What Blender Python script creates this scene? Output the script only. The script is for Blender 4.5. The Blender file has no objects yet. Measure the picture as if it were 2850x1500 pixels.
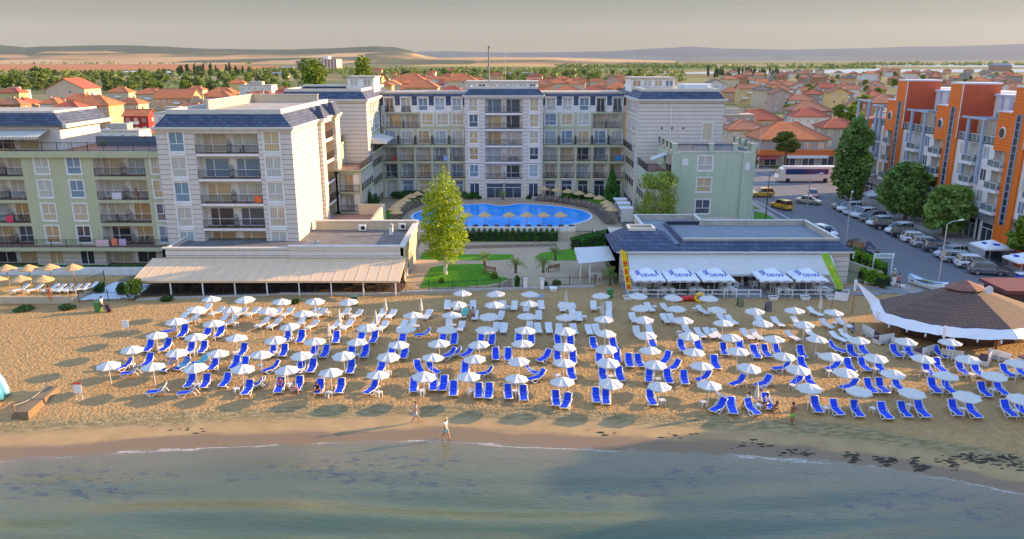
SUN_E = 5.0; SKY_S = 0.15; SKY_DUST = 1.0; SKY_SAT = 0.8; EXPO = 1.4; HAZE_D = 1.8e-5; HAZE_C = (.72, .82, .95)
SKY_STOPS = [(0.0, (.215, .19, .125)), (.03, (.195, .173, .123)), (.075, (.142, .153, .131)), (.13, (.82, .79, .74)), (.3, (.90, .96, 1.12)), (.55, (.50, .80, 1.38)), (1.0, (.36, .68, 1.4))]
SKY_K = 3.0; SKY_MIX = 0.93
import bpy, math, random, bmesh
import numpy as np
from mathutils import Vector, Matrix, noise
R = random.Random(11)
sc = bpy.context.scene
COL = sc.collection
rad = math.radians
# ------------------------------------------------------------------ camera
H = 26.0; F = 2127.0; TH = math.atan((750 - 163) / F)
cam = bpy.data.cameras.new('camera'); camo = bpy.data.objects.new('camera', cam); COL.objects.link(camo)
camo.location = (0, 0, H); camo.rotation_euler = (rad(90) - TH, 0, 0)
cam.sensor_width = 36; cam.lens = 36 * F / 2850; cam.clip_start = 1; cam.clip_end = 60000
sc.camera = camo
sc.render.resolution_x = 1024; sc.render.resolution_y = 539

def shore_y(x):                       # waterline, metres in front of the camera
    xs = [-60, -34.6, -27.1, -16.5, -5.3, 5.9, 14, 20.5, 26.4, 31.9, 60]
    ys = [44.5, 46.5, 47.6, 48.7, 49.3, 48.0, 47.3, 46.5, 44.9, 42.3, 30]
    return float(np.interp(x, xs, ys))
def gz(x, y):
    d = y - shore_y(x)
    return min(1.0, d * 0.042) if d > -30 else -1.26
def ray(u, v):
    a = (u - 1425) / F; b = (v - 750) / F
    return a, math.cos(TH) - b * math.sin(TH), -math.sin(TH) - b * math.cos(TH)
def px(u, v, z=1.0):                  # point of the world at height z seen at (u, v) of the photograph
    a, f, d = ray(u, v); s = (z - H) / d
    return a * s, f * s
def pxg(u, v, dz=0.0):                # the same on the beach slope, dz above it
    z = 0.6
    for _ in range(12):
        x, y = px(u, v, z + dz); z = gz(x, y)
    return x, y, z

# ------------------------------------------------------------------ node helpers
def newmat(name):
    m = bpy.data.materials.new(name); m.use_nodes = True
    nt = m.node_tree; b = nt.nodes['Principled BSDF']
    return m, nt, b
def N(nt, t, **kw):
    n = nt.nodes.new(t)
    for k, v in kw.items():
        if k in n.inputs: n.inputs[k].default_value = v
        else: setattr(n, k, v)
    return n
def L(nt, a, b): nt.links.new(a, b)
def mixc(nt, fac, a, b, mode='MIX'):
    n = nt.nodes.new('ShaderNodeMix'); n.data_type = 'RGBA'; n.blend_type = mode
    for sock, val in ((n.inputs[0], fac), (n.inputs[6], a), (n.inputs[7], b)):
        if hasattr(val, 'links'): L(nt, val, sock)
        else: sock.default_value = val if not isinstance(val, tuple) or len(val) == 4 else (*val, 1)
    return n.outputs[2]
def ramp(nt, fac, stops, interp='LINEAR'):
    n = nt.nodes.new('ShaderNodeValToRGB'); n.color_ramp.interpolation = interp
    e = n.color_ramp.elements
    while len(e) < len(stops): e.new(0.5)
    for q, (p, c) in zip(e, stops): q.position = p; q.color = (*c, 1) if len(c) == 3 else c
    L(nt, fac, n.inputs[0]); return n.outputs[0]
def math_(nt, op, a, b=0.0):
    n = nt.nodes.new('ShaderNodeMath'); n.operation = op
    for s, v in ((n.inputs[0], a), (n.inputs[1], b)):
        if hasattr(v, 'links'): L(nt, v, s)
        else: s.default_value = v
    return n.outputs[0]
def pos(nt): return nt.nodes.new('ShaderNodeNewGeometry').outputs['Position']
def tnoise(nt, vec, scale, detail=4, rough=.55):
    n = N(nt, 'ShaderNodeTexNoise', Scale=scale, Detail=detail, Roughness=rough)
    if vec is not None: L(nt, vec, n.inputs['Vector'])
    return n.outputs['Fac']
def mapping(nt, vec, scale=(1, 1, 1), rot=(0, 0, 0), loc=(0, 0, 0)):
    n = nt.nodes.new('ShaderNodeMapping'); n.inputs['Scale'].default_value = scale
    n.inputs['Rotation'].default_value = rot; n.inputs['Location'].default_value = loc
    L(nt, vec, n.inputs[0]); return n.outputs[0]
def bump(nt, b, h, strength=.5, dist=.05):
    n = N(nt, 'ShaderNodeBump', Strength=strength, Distance=dist)
    L(nt, h, n.inputs['Height']); L(nt, n.outputs[0], b.inputs['Normal'])
MATS = {}
def plain(name, c, rough=.7, var=.18, scale=1.2, metal=0.0, spec=.4, bmp=0):
    if name in MATS: return MATS[name]
    m, nt, b = newmat(name)
    n = tnoise(nt, pos(nt), scale, 5, .6)
    lo = tuple(max(0, x * (1 - var)) for x in c); hi = tuple(min(1, x * (1 + var)) for x in c)
    L(nt, ramp(nt, n, [(.3, lo), (.7, hi)]), b.inputs['Base Color'])
    b.inputs['Roughness'].default_value = rough; b.inputs['Metallic'].default_value = metal
    b.inputs['Specular IOR Level'].default_value = spec
    if bmp: bump(nt, b, tnoise(nt, pos(nt), scale * 12, 3), .6, bmp)
    MATS[name] = m; return m
def stained(name, c, dirt, rough=.8, spec=.25):
    """rendered wall with faint vertical rain streaks and blotches"""
    m, nt, b = newmat(name); p = pos(nt)
    s = tnoise(nt, mapping(nt, p, (1.6, 1.6, .12)), 1.3, 5, .65)
    k = tnoise(nt, p, .35, 4)
    f = ramp(nt, s, [(.48, (0, 0, 0)), (.75, (.55, .55, .55))])
    a = mixc(nt, f, (*c, 1), (*dirt, 1))
    L(nt, mixc(nt, math_(nt, 'MULTIPLY', k, .35), a, tuple(x * .82 for x in c) + (1,)), b.inputs['Base Color'])
    b.inputs['Roughness'].default_value = rough; b.inputs['Specular IOR Level'].default_value = spec
    MATS[name] = m; return m
def ribbed(name, c, line, period=.62, w=.075):
    """render cut by horizontal joints"""
    m, nt, b = newmat(name); p = pos(nt)
    sx = nt.nodes.new('ShaderNodeSeparateXYZ'); L(nt, p, sx.inputs[0])
    fr = math_(nt, 'FRACT', math_(nt, 'DIVIDE', sx.outputs[2], period))
    g = math_(nt, 'LESS_THAN', fr, w / period)
    k = tnoise(nt, mapping(nt, p, (1.2, 1.2, .2)), 1.1, 5, .65)
    base = ramp(nt, k, [(.3, tuple(x * .9 for x in c)), (.7, c)])
    L(nt, mixc(nt, g, base, (*line, 1)), b.inputs['Base Color'])
    b.inputs['Roughness'].default_value = .75; b.inputs['Specular IOR Level'].default_value = .3
    bump(nt, b, math_(nt, 'SUBTRACT', 1.0, g), .8, .03)
    MATS[name] = m; return m
def shingle(name, c1, c2, cm, sx_=.55, sz=.28, rough=.75):
    """courses of slates or tiles on axis-aligned slopes"""
    m, nt, b = newmat(name); p = pos(nt)
    s = nt.nodes.new('ShaderNodeSeparateXYZ'); L(nt, p, s.inputs[0])
    cb = nt.nodes.new('ShaderNodeCombineXYZ')
    L(nt, math_(nt, 'ADD', s.outputs[0], s.outputs[1]), cb.inputs[0]); L(nt, s.outputs[2], cb.inputs[1])
    br = N(nt, 'ShaderNodeTexBrick', Scale=1.0)
    br.inputs['Color1'].default_value = (*c1, 1); br.inputs['Color2'].default_value = (*c2, 1)
    br.inputs['Mortar'].default_value = (*cm, 1); br.inputs['Mortar Size'].default_value = .03
    br.inputs['Brick Width'].default_value = sx_; br.inputs['Row Height'].default_value = sz
    L(nt, cb.outputs[0], br.inputs['Vector'])
    k = tnoise(nt, p, .5, 5)
    L(nt, mixc(nt, ramp(nt, k, [(.35, (0, 0, 0)), (.8, (.5, .5, .5))]), br.outputs['Color'], tuple(x * .6 for x in c1) + (1,)), b.inputs['Base Color'])
    b.inputs['Roughness'].default_value = rough; bump(nt, b, br.outputs['Fac'], -.5, .03)
    MATS[name] = m; return m
def vary_obj(name, cols, rough=.8, spec=.3, scale=.6):
    """one of several colours, chosen per object, with blotches"""
    m, nt, b = newmat(name)
    oi = nt.nodes.new('ShaderNodeObjectInfo')
    c = ramp(nt, oi.outputs['Random'], [(i / len(cols), k) for i, k in enumerate(cols)], 'CONSTANT')
    k = tnoise(nt, pos(nt), scale, 4)
    L(nt, mixc(nt, math_(nt, 'MULTIPLY', k, .5), c, (.05, .05, .05, 1)), b.inputs['Base Color'])
    b.inputs['Roughness'].default_value = rough; b.inputs['Specular IOR Level'].default_value = spec
    MATS[name] = m; return m
def leafmat(name, lo, hi, scale=.7, trans=.25):
    m, nt, b = newmat(name); p = pos(nt)
    n = tnoise(nt, p, scale, 3); n2 = tnoise(nt, p, scale * 8, 2)
    f = math_(nt, 'ADD', math_(nt, 'MULTIPLY', n, .6), math_(nt, 'MULTIPLY', n2, .4))
    c = ramp(nt, f, [(.36, lo), (.64, hi)])
    L(nt, c, b.inputs['Base Color']); b.inputs['Roughness'].default_value = .6; b.inputs['Specular IOR Level'].default_value = .25
    t = nt.nodes.new('ShaderNodeBsdfTranslucent'); L(nt, c, t.inputs[0])
    mx = nt.nodes.new('ShaderNodeMixShader'); mx.inputs[0].default_value = trans
    L(nt, b.outputs[0], mx.inputs[1]); L(nt, t.outputs[0], mx.inputs[2])
    L(nt, mx.outputs[0], nt.nodes['Material Output'].inputs[0])
    MATS[name] = m; return m

WHITE = plain('white_render', (.77, .75, .71), .75, .1)
CORNICE = plain('cornice_white', (.60, .56, .49), .7, .08)
RIB = ribbed('jointed_white_render', (.68, .62, .55), (.2, .18, .165), .6, .055)
GREEN = stained('sage_render', (.50, .51, .33), (.33, .36, .25))
GREENS = stained('sage_annex_render', (.47, .55, .42), (.34, .41, .34))
CREAM = stained('cream_render', (.58, .50, .36), (.4, .34, .25))
SLATE = shingle('slate_shingles', (.045, .065, .12), (.10, .125, .20), (.02, .025, .045), .7, .3)
FLAT = plain('bitumen_roof', (.15, .145, .14), .9, .25, .7)
FLATTAN = plain('pale_roof_felt', (.36, .32, .26), .9, .2, .5)
IRON = plain('black_iron', (.025, .026, .03), .5, .1)
PVC = plain('white_plastic', (.78, .78, .77), .4, .04)
PVCW = plain('white_lounger_plastic', (.68, .67, .64), .45, .05)
TERRA = plain('terracotta_floor', (.30, .17, .12), .7, .2)
STEEL = plain('galvanised_steel', (.5, .52, .54), .4, .1, metal=.6)
WOOD = plain('brown_wood', (.22, .12, .06), .7, .3, 3)
WHITEWOOD = plain('white_painted_wood', (.68, .67, .64), .6, .12, 2)
CANVAS = stained('cream_awning_canvas', (.74, .52, .32), (.6, .40, .23), .85)
CANVASW = stained('off_white_awning_canvas', (.60, .59, .55), (.5, .48, .45), .85)
BRICKRED = plain('roof_ridge', (.40, .13, .06), .8, .2)
CONC = plain('concrete', (.42, .39, .34), .85, .15, .8)
TIN = plain('white_metal_panel', (.7, .71, .73), .45, .06)

def glassmat(name, cols, rough=.06):
    m, nt, b = newmat(name)
    oi = nt.nodes.new('ShaderNodeObjectInfo')
    c = ramp(nt, oi.outputs['Random'], [(i / len(cols), k) for i, k in enumerate(cols)], 'CONSTANT')
    p = pos(nt); s = nt.nodes.new('ShaderNodeSeparateXYZ'); L(nt, p, s.inputs[0])
    xy = math_(nt, 'ADD', s.outputs[0], s.outputs[1])
    w = math_(nt, 'SINE', math_(nt, 'MULTIPLY', xy, 22.0))
    k = math_(nt, 'ADD', math_(nt, 'MULTIPLY', w, .16), .84)
    mm = nt.nodes.new('ShaderNodeVectorMath'); mm.operation = 'SCALE'; L(nt, c, mm.inputs[0]); L(nt, k, mm.inputs[3])
    L(nt, mm.outputs[0], b.inputs['Base Color'])
    b.inputs['Roughness'].default_value = rough; b.inputs['Specular IOR Level'].default_value = .8
    bump(nt, b, tnoise(nt, p, .7, 2), .15, .05)
    MATS[name] = m; return m
PANE = glassmat('curtained_glass', [(.58, .50, .37), (.10, .13, .18), (.42, .50, .55), (.62, .48, .28), (.20, .30, .40), (.56, .55, .50), (.05, .06, .08), (.50, .35, .18), (.60, .58, .52)])
DARKPANE = glassmat('dark_glass', [(.02, .03, .05), (.03, .05, .08), (.05, .06, .07)])

# ------------------------------------------------------------------ mesh builder
class MB:
    def __init__(s): s.v = []; s.f = []; s.m = []; s.mats = []
    def mi(s, m):
        if m not in s.mats: s.mats.append(m)
        return s.mats.index(m)
    def poly(s, pts, m):
        i = len(s.v); s.v += [tuple(p) for p in pts]; s.f.append(tuple(range(i, i + len(pts)))); s.m.append(s.mi(m))
    def box(s, x0, x1, y0, y1, z0, z1, m, T=None):
        c = [(x, y, z) for z in (z0, z1) for y in (y0, y1) for x in (x0, x1)]
        if T: c = [T(*p) for p in c]
        i = len(s.v); s.v += c; k = s.mi(m)
        for f in ((0, 2, 3, 1), (4, 5, 7, 6), (0, 1, 5, 4), (2, 6, 7, 3), (0, 4, 6, 2), (1, 3, 7, 5)):
            s.f.append(tuple(i + q for q in f)); s.m.append(k)
    def rings(s, rs, m, cap=True, closed=True):
        i = len(s.v); n = len(rs[0]); k = s.mi(m)
        for r in rs: s.v += [tuple(p) for p in r]
        for a in range(len(rs) - 1):
            for b in range(n if closed else n - 1):
                c = (b + 1) % n
                s.f.append((i + a * n + b, i + a * n + c, i + (a + 1) * n + c, i + (a + 1) * n + b)); s.m.append(k)
        if cap:
            s.f.append(tuple(i + b for b in range(n))[::-1]); s.m.append(k)
            s.f.append(tuple(i + (len(rs) - 1) * n + b for b in range(n))); s.m.append(k)
    def tube(s, p0, p1, r0, r1=None, n=6, m=None):
        s.path([p0, p1], [r0, r0 if r1 is None else r1], n, m)
    def path(s, pts, rr, n, m, cap=True):
        pts = [Vector(p) for p in pts]
        if not isinstance(rr, (list, tuple)): rr = [rr] * len(pts)
        rs = []
        for i, p in enumerate(pts):
            d = (pts[min(i + 1, len(pts) - 1)] - pts[max(i - 1, 0)]).normalized()
            a = Vector((0, 0, 1)) if abs(d.z) < .9 else Vector((1, 0, 0))
            u = d.cross(a).normalized(); w = d.cross(u)
            rs.append([p + (u * math.cos(2 * math.pi * q / n) + w * math.sin(2 * math.pi * q / n)) * rr[i] for q in range(n)])
        s.rings(rs, m, cap)
    def lathe(s, prof, n, m, c=(0, 0, 0), cap=True, sx=1, sy=1):
        s.rings([[(c[0] + r * sx * math.cos(2 * math.pi * q / n), c[1] + r * sy * math.sin(2 * math.pi * q / n), c[2] + z) for q in range(n)] for r, z in prof], m, cap)
    def prism(s, pts, z0, z1, m, mtop=None):
        n = len(pts)
        for i in range(n):
            a, b = pts[i], pts[(i + 1) % n]
            s.poly([(a[0], a[1], z0), (b[0], b[1], z0), (b[0], b[1], z1), (a[0], a[1], z1)], m)
        s.poly([(p[0], p[1], z1) for p in pts], mtop or m); s.poly([(p[0], p[1], z0) for p in pts][::-1], m)
    def frustum(s, x0, x1, y0, y1, z0, z1, ins, m, mtop):
        a = [(x0, y0), (x1, y0), (x1, y1), (x0, y1)]
        il, ir, if_, ib = ins if isinstance(ins, tuple) else (ins,) * 4
        b = [(x0 + il, y0 + if_), (x1 - ir, y0 + if_), (x1 - ir, y1 - ib), (x0 + il, y1 - ib)]
        for i in range(4):
            j = (i + 1) % 4
            s.poly([(*a[i], z0), (*a[j], z0), (*b[j], z1), (*b[i], z1)], m)
        s.poly([(*p, z1) for p in b], mtop)
    def mesh(s, name, off=(0, 0, 0), smooth=False):
        me = bpy.data.meshes.new(name)
        me.from_pydata([(x - off[0], y - off[1], z - off[2]) for x, y, z in s.v], [], s.f)
        for m in s.mats: me.materials.append(m)
        me.polygons.foreach_set('material_index', s.m)
        if smooth: me.polygons.foreach_set('use_smooth', [True] * len(s.f))
        me.update(); return me
    def build(s, name, parent=None, smooth=False, loc=None):
        off = Vector((0, 0, 0)) if loc is None else Vector(loc); p = parent
        while p is not None: off += p.location; p = p.parent
        o = bpy.data.objects.new(name, s.mesh(name, off, smooth)); COL.objects.link(o)
        if loc is not None: o.location = loc
        o.parent = parent
        return o
def thing(name, label, cat, loc=(0, 0, 0), rz=0, group=None):
    o = bpy.data.objects.new(name, None); COL.objects.link(o); o.empty_display_size = .3
    o.location = loc; o.rotation_euler = (0, 0, rz); return tag(o, label, cat, group)
def tag(o, label, cat, group=None, kind=None):
    if label: o['label'] = label
    if cat: o['category'] = cat
    if group: o['group'] = group
    if kind: o['kind'] = kind
    return o
def struct(o): o['kind'] = 'structure'; return o
def inst(name, mesh, parent, loc=(0, 0, 0), rz=0):
    o = bpy.data.objects.new(name, mesh); COL.objects.link(o); o.parent = parent
    o.location = loc; o.rotation_euler = (0, 0, rz); return o
KIDS = {}
def kids(o):
    return [c for c in bpy.data.objects if c.parent == o]
def dup(src, loc, rz=0.0, label=None, group=None, scale=None, ch=None, rx=0, ry=0):
    """copy of a thing with its parts and sub-parts"""
    r = src.copy(); COL.objects.link(r); r.location = loc; r.rotation_euler = (rx, ry, rz)
    if scale: r.scale = scale if isinstance(scale, tuple) else (scale,) * 3
    if label: r['label'] = label
    if group: r['group'] = group
    if src.name not in KIDS:
        KIDS[src.name] = [(c, kids(c)) for c in kids(src)]
    for c, gs in KIDS[src.name]:
        d = c.copy(); COL.objects.link(d); d.parent = r
        for g in gs:
            e = g.copy(); COL.objects.link(e); e.parent = d
    return r
ORD = ['first', 'second', 'third', 'fourth', 'fifth', 'sixth', 'seventh', 'eighth', 'ninth', 'tenth', 'eleventh', 'twelfth', 'thirteenth', 'fourteenth', 'fifteenth', 'sixteenth', 'seventeenth', 'eighteenth', 'nineteenth', 'twentieth']
def od(i): return ORD[i] if i < len(ORD) else f'{i + 1}th'
def setmat(o, m):
    s = o.material_slots[0]; s.link = 'OBJECT'; s.material = m

# ------------------------------------------------------------------ light, sky, air
SUN_EL = rad(13.9); SUN_DIR = Vector((.955 * math.cos(SUN_EL), .297 * math.cos(SUN_EL), math.sin(SUN_EL)))
sl = bpy.data.lights.new('sun', 'SUN'); sl.energy = SUN_E; sl.angle = rad(.5); sl.color = (1.0, .66, .33)
so = bpy.data.objects.new('sun', sl); COL.objects.link(so); so.location = (200, 60, 80)
so.rotation_euler = SUN_DIR.to_track_quat('Z', 'Y').to_euler()
w = bpy.data.worlds.new('World'); sc.world = w; w.use_nodes = True
nt = w.node_tree; bg = nt.nodes['Background']
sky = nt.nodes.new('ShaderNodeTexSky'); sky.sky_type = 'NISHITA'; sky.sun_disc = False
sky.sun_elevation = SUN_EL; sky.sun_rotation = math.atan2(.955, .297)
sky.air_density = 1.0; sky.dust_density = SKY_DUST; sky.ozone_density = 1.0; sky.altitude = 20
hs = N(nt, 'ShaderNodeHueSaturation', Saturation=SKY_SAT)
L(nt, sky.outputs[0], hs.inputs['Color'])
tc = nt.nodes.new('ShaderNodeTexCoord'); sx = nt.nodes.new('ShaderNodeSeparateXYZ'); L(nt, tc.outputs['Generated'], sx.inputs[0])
sky_fill = ramp(nt, sx.outputs[2], SKY_STOPS)                    # added gradient over the sky, brightened above the view to fill the shade
vs = nt.nodes.new('ShaderNodeVectorMath'); vs.operation = 'SCALE'; L(nt, sky_fill, vs.inputs[0]); vs.inputs[3].default_value = SKY_K
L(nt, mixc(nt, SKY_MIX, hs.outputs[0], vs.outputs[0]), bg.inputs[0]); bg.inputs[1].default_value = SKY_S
sc.view_settings.view_transform = 'Standard'; sc.view_settings.look = 'None'; sc.view_settings.exposure = EXPO; sc.view_settings.gamma = 1
def D(x, y, z=1.0): return px(x * 1.10637, y * 1.10637, z)
def flat(name, pts, z, m, thick=0):
    mb = MB()
    if thick: mb.prism(pts, z - thick, z, m)
    else: mb.poly([(*p, z) for p in pts], m)
    return struct(mb.build(name))
# ------------------------------------------------------------------ beach and sea
def grid(name, xs, ys, zf, m, attr=None):
    X, Y = np.meshgrid(xs, ys); v = []
    at = []
    for j in range(len(ys)):
        for i in range(len(xs)):
            x = float(X[j, i]); y = float(Y[j, i]); v.append((x, y, zf(x, y)))
            if attr: at.append(attr(x, y))
    n = len(xs)
    f = [(j * n + i, j * n + i + 1, (j + 1) * n + i + 1, (j + 1) * n + i) for j in range(len(ys) - 1) for i in range(n - 1)]
    me = bpy.data.meshes.new(name); me.from_pydata(v, [], f); me.materials.append(m)
    me.polygons.foreach_set('use_smooth', [True] * len(f))
    if attr:
        a = me.attributes.new('shore', 'FLOAT', 'POINT'); a.data.foreach_set('value', at)
    o = bpy.data.objects.new(name, me); COL.objects.link(o); return struct(o)
def sm(a, b, x):
    t = max(0, min(1, (x - a) / (b - a))); return t * t * (3 - 2 * t)
m, nt, b = newmat('beach_sand'); p = pos(nt)
at = nt.nodes.new('ShaderNodeAttribute'); at.attribute_name = 'shore'
dd = math_(nt, 'ADD', at.outputs['Fac'], math_(nt, 'MULTIPLY', math_(nt, 'SUBTRACT', tnoise(nt, mapping(nt, p, (.35, 1, 1)), .6, 4), .5), 2.2))
n1 = tnoise(nt, p, 2.2, 6, .65); n2 = tnoise(nt, p, .22, 4)
dry = ramp(nt, n1, [(.3, (.32, .195, .082)), (.7, (.52, .32, .13))])
dry = mixc(nt, math_(nt, 'MULTIPLY', n2, .5), dry, (.31, .19, .075, 1))
weed = ramp(nt, tnoise(nt, mapping(nt, p, (.8, 2.2, 1)), 1.6, 6, .7), [(.42, (.20, .15, .065)), (.66, (.40, .29, .145))])
damp = ramp(nt, tnoise(nt, p, .7, 4), [(.3, (.34, .22, .10)), (.7, (.42, .275, .13))])
wet = (.21, .14, .075, 1)
def step(nt, x, a, c): 
    n = nt.nodes.new('ShaderNodeMapRange'); n.interpolation_type = 'SMOOTHSTEP'
    n.inputs[1].default_value = a; n.inputs[2].default_value = c; L(nt, x, n.inputs[0]); return n.outputs[0]
c = mixc(nt, step(nt, dd, 4.6, 5.6), weed, dry)
c = mixc(nt, step(nt, dd, 2.7, 3.6), damp, c)
wr = step(nt, dd, .9, 1.7)
c = mixc(nt, wr, wet, c)
L(nt, c, b.inputs['Base Color'])
rr = nt.nodes.new('ShaderNodeMapRange'); L(nt, wr, rr.inputs[0]); rr.inputs[3].default_value = .5; rr.inputs[4].default_value = .95
L(nt, rr.outputs[0], b.inputs['Roughness']); b.inputs['Specular IOR Level'].default_value = .25
vor = N(nt, 'ShaderNodeTexVoronoi', Scale=4.6); vor.feature = 'SMOOTH_F1'; L(nt, p, vor.inputs['Vector'])
hgt = math_(nt, 'MULTIPLY', math_(nt, 'ADD', math_(nt, 'MULTIPLY', vor.outputs['Distance'], .7), n1), step(nt, dd, 3.2, 5.0))
bump(nt, b, hgt, 1.0, .11)
SAND = m
def sand_z(x, y):
    d = y - shore_y(x); z = gz(x, y)
    a = .04 * sm(3.5, 6, d)
    return z + a * (noise.noise((x * 1.7, y * 1.7, 0)) + .7 * noise.noise((x * 3.6, y * 3.6, 4)))
grid('sand_beach', np.arange(-90, 82, .42), np.concatenate([np.arange(33, 42, 1.2), np.arange(42, 84.5, .36)]), sand_z, SAND, lambda x, y: y - shore_y(x))

m, nt, b = newmat('sea_water'); p = pos(nt)
at = nt.nodes.new('ShaderNodeAttribute'); at.attribute_name = 'shore'
wob = math_(nt, 'MULTIPLY', math_(nt, 'SUBTRACT', tnoise(nt, mapping(nt, p, (.22, .8, 1)), 1.0, 3), .5), 2.0)
d = math_(nt, 'ADD', at.outputs['Fac'], wob)
base = ramp(nt, math_(nt, 'DIVIDE', math_(nt, 'MULTIPLY', d, -1.0), 14.0), [(0, (.18, .125, .07)), (.08, (.14, .115, .065)), (.25, (.098, .098, .048)), (.6, (.066, .092, .042)), (1, (.045, .085, .036))])
bars = tnoise(nt, mapping(nt, p, (.045, .33, 1)), 1.0, 3)
base = mixc(nt, ramp(nt, bars, [(.45, (0, 0, 0)), (.68, (.55, .55, .55))]), base, (.14, .125, .045, 1))
# weed beds on the bottom, in patches
wd = tnoise(nt, mapping(nt, p, (.75, 1.5, 1)), 1.2, 5, .62); area = tnoise(nt, mapping(nt, p, (.08, .26, 1), loc=(1.3, 2.2, 0)), 1.0, 2)
wm = math_(nt, 'MULTIPLY', step(nt, wd, .50, .64), step(nt, area, .46, .58))
wm = math_(nt, 'MULTIPLY', wm, step(nt, math_(nt, 'MULTIPLY', d, -1.0), 1.6, 2.6)); wm = math_(nt, 'MULTIPLY', wm, math_(nt, 'SUBTRACT', 1.0, step(nt, math_(nt, 'MULTIPLY', d, -1.0), 6.0, 9.5)))
base = mixc(nt, math_(nt, 'MULTIPLY', wm, .8), base, (.03, .032, .045, 1))
# foam lines where the ripples die on the sand
fl = math_(nt, 'ABSOLUTE', math_(nt, 'ADD', d, .55))
fm = math_(nt, 'MULTIPLY', math_(nt, 'SUBTRACT', 1.0, step(nt, fl, .02, .12)), step(nt, tnoise(nt, mapping(nt, p, (.13, .13, 1)), 1.0, 1), .46, .53))
fm = math_(nt, 'MULTIPLY', fm, step(nt, tnoise(nt, p, 9, 3), .38, .55))
base = mixc(nt, math_(nt, 'MULTIPLY', fm, .6), base, (.7, .64, .54, 1))
L(nt, base, b.inputs['Base Color'])
b.inputs['IOR'].default_value = 1.42; b.inputs['Specular IOR Level'].default_value = .8
L(nt, math_(nt, 'ADD', math_(nt, 'MULTIPLY', fm, .5), .14), b.inputs['Roughness'])
rp = math_(nt, 'ADD', tnoise(nt, mapping(nt, p, (1.6, 5.0, 1), rot=(0, 0, .12)), 1.0, 5, .6), math_(nt, 'MULTIPLY', tnoise(nt, mapping(nt, p, (.25, 1.0, 1), rot=(0, 0, .2)), 1.0, 2), .8))
bump(nt, b, rp, .6, .06)
def sea_z(x, y):
    d = y - shore_y(x)
    a = .10 * sm(1, 9, -d)
    q = (-.22 * x * sm(-5, 30, x) * .5 + y) 
    return .0 + a * (math.sin(q * 1.15 + 1.2 * noise.noise((x * .05, y * .06, 1)) * 3) + .5 * math.sin(q * 2.3 + x * .13)) + .02 * noise.noise((x * .9, y * 2.2, 0)) - .012
grid('sea', np.concatenate([np.arange(-300, -60, 20), np.arange(-60, 62, .5), np.arange(62, 300, 20)]), np.concatenate([np.arange(-160, 20, 15), np.arange(20, 51, .22)]), sea_z, m, lambda x, y: y - shore_y(x))

# stranded weed along the shaded end of the waterline
WEED = plain('stranded_weed', (.045, .032, .022), .8, .4, 4)
mb = MB()
for cu, cv, sp, n in [(1985, 1137, 26, 16), (2030, 1140, 22, 14), (2135, 1142, 12, 10), (2150, 1152, 14, 22), (2215, 1155, 20, 12), (2235, 1163, 22, 26), (2300, 1160, 22, 14), (2318, 1175, 26, 34), (2380, 1158, 30, 16), (2400, 1172, 18, 16), (2470, 1160, 50, 22), (2550, 1168, 40, 22), (2520, 1152, 40, 30), (2440, 1150, 30, 20), (1880, 1122, 50, 8), (1700, 1098, 60, 8), (1500, 1088, 60, 8), (500, 1082, 120, 9), (1880, 1112, 40, 5)]:
    for _ in range(n):
        u = (cu + R.gauss(0, sp * .45)) * 1.10637; v = (cv + R.gauss(0, 5.5)) * 1.10637
        x, y, z = pxg(u, v); r = R.uniform(.04, .13)
        k = 7; a0 = R.random() * 6
        el = R.uniform(.6, 3.2)
        rs = [[(x + rr * el * math.cos(a0 + 6.283 * q / k) * R.uniform(.7, 1.3), y + rr * .6 * math.sin(a0 + 6.283 * q / k) * R.uniform(.7, 1.3), z + h) for q in range(k)] for rr, h in ((r, -.03), (r * .8, r * .35), (r * .25, r * .5))]
        mb.rings(rs, WEED)
o = mb.build('seaweed'); tag(o, 'dark brown seaweed clumps washed up along the waterline', 'seaweed', kind='stuff')

# ------------------------------------------------------------------ land
m, nt, b = newmat('land'); p = pos(nt); s = nt.nodes.new('ShaderNodeSeparateXYZ'); L(nt, p, s.inputs[0])
town = ramp(nt, tnoise(nt, p, .05, 5, .6), [(.35, (.16, .14, .10)), (.48, (.21, .18, .10)), (.58, (.10, .14, .04))])
vo = N(nt, 'ShaderNodeTexVoronoi', Scale=1.0); L(nt, mapping(nt, p, (.0011, .0035, 1)), vo.inputs['Vector'])
fld = ramp(nt, vo.outputs['Color'], [(.15, (.10, .12, .045)), (.35, (.33, .23, .10)), (.5, (.15, .16, .06)), (.65, (.36, .27, .13)), (.85, (.08, .11, .04))])
fld = mixc(nt, math_(nt, 'MULTIPLY', tnoise(nt, mapping(nt, p, (.01, .03, 1)), 1.0, 5), .7), fld, (.09, .11, .04, 1))
L(nt, mixc(nt, step(nt, s.outputs[1], 330, 700), town, fld), b.inputs['Base Color']); b.inputs['Roughness'].default_value = .95; b.inputs['Specular IOR Level'].default_value = .1
flat('ground', [(-16000, 78.5), (16000, 78.5), (16000, 20000), (-16000, 20000)], .93, m)
def fieldmat(n, a, c, sx=.02, sy=.002):
    m, nt, b = newmat(n)
    L(nt, ramp(nt, tnoise(nt, mapping(nt, pos(nt), (sx * .1, sy, 1)), 1, 4, .6), [(.35, a), (.65, c)]), b.inputs['Base Color']); b.inputs['Roughness'].default_value = .95
    b.inputs['Specular IOR Level'].default_value = .1
    return m
PLOUGH = fieldmat('ploughed_soil', (.34, .125, .05), (.46, .19, .08), .02, .01)
DRY = fieldmat('dry_stubble', (.34, .23, .06), (.46, .33, .10))
MEADOW = fieldmat('meadow', (.10, .15, .04), (.17, .20, .07))
flat('field', [D(-150, 176.5), D(330, 178), D(690, 173), D(720, 167), D(420, 161.5), D(-150, 162)], .97, PLOUGH)
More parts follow.
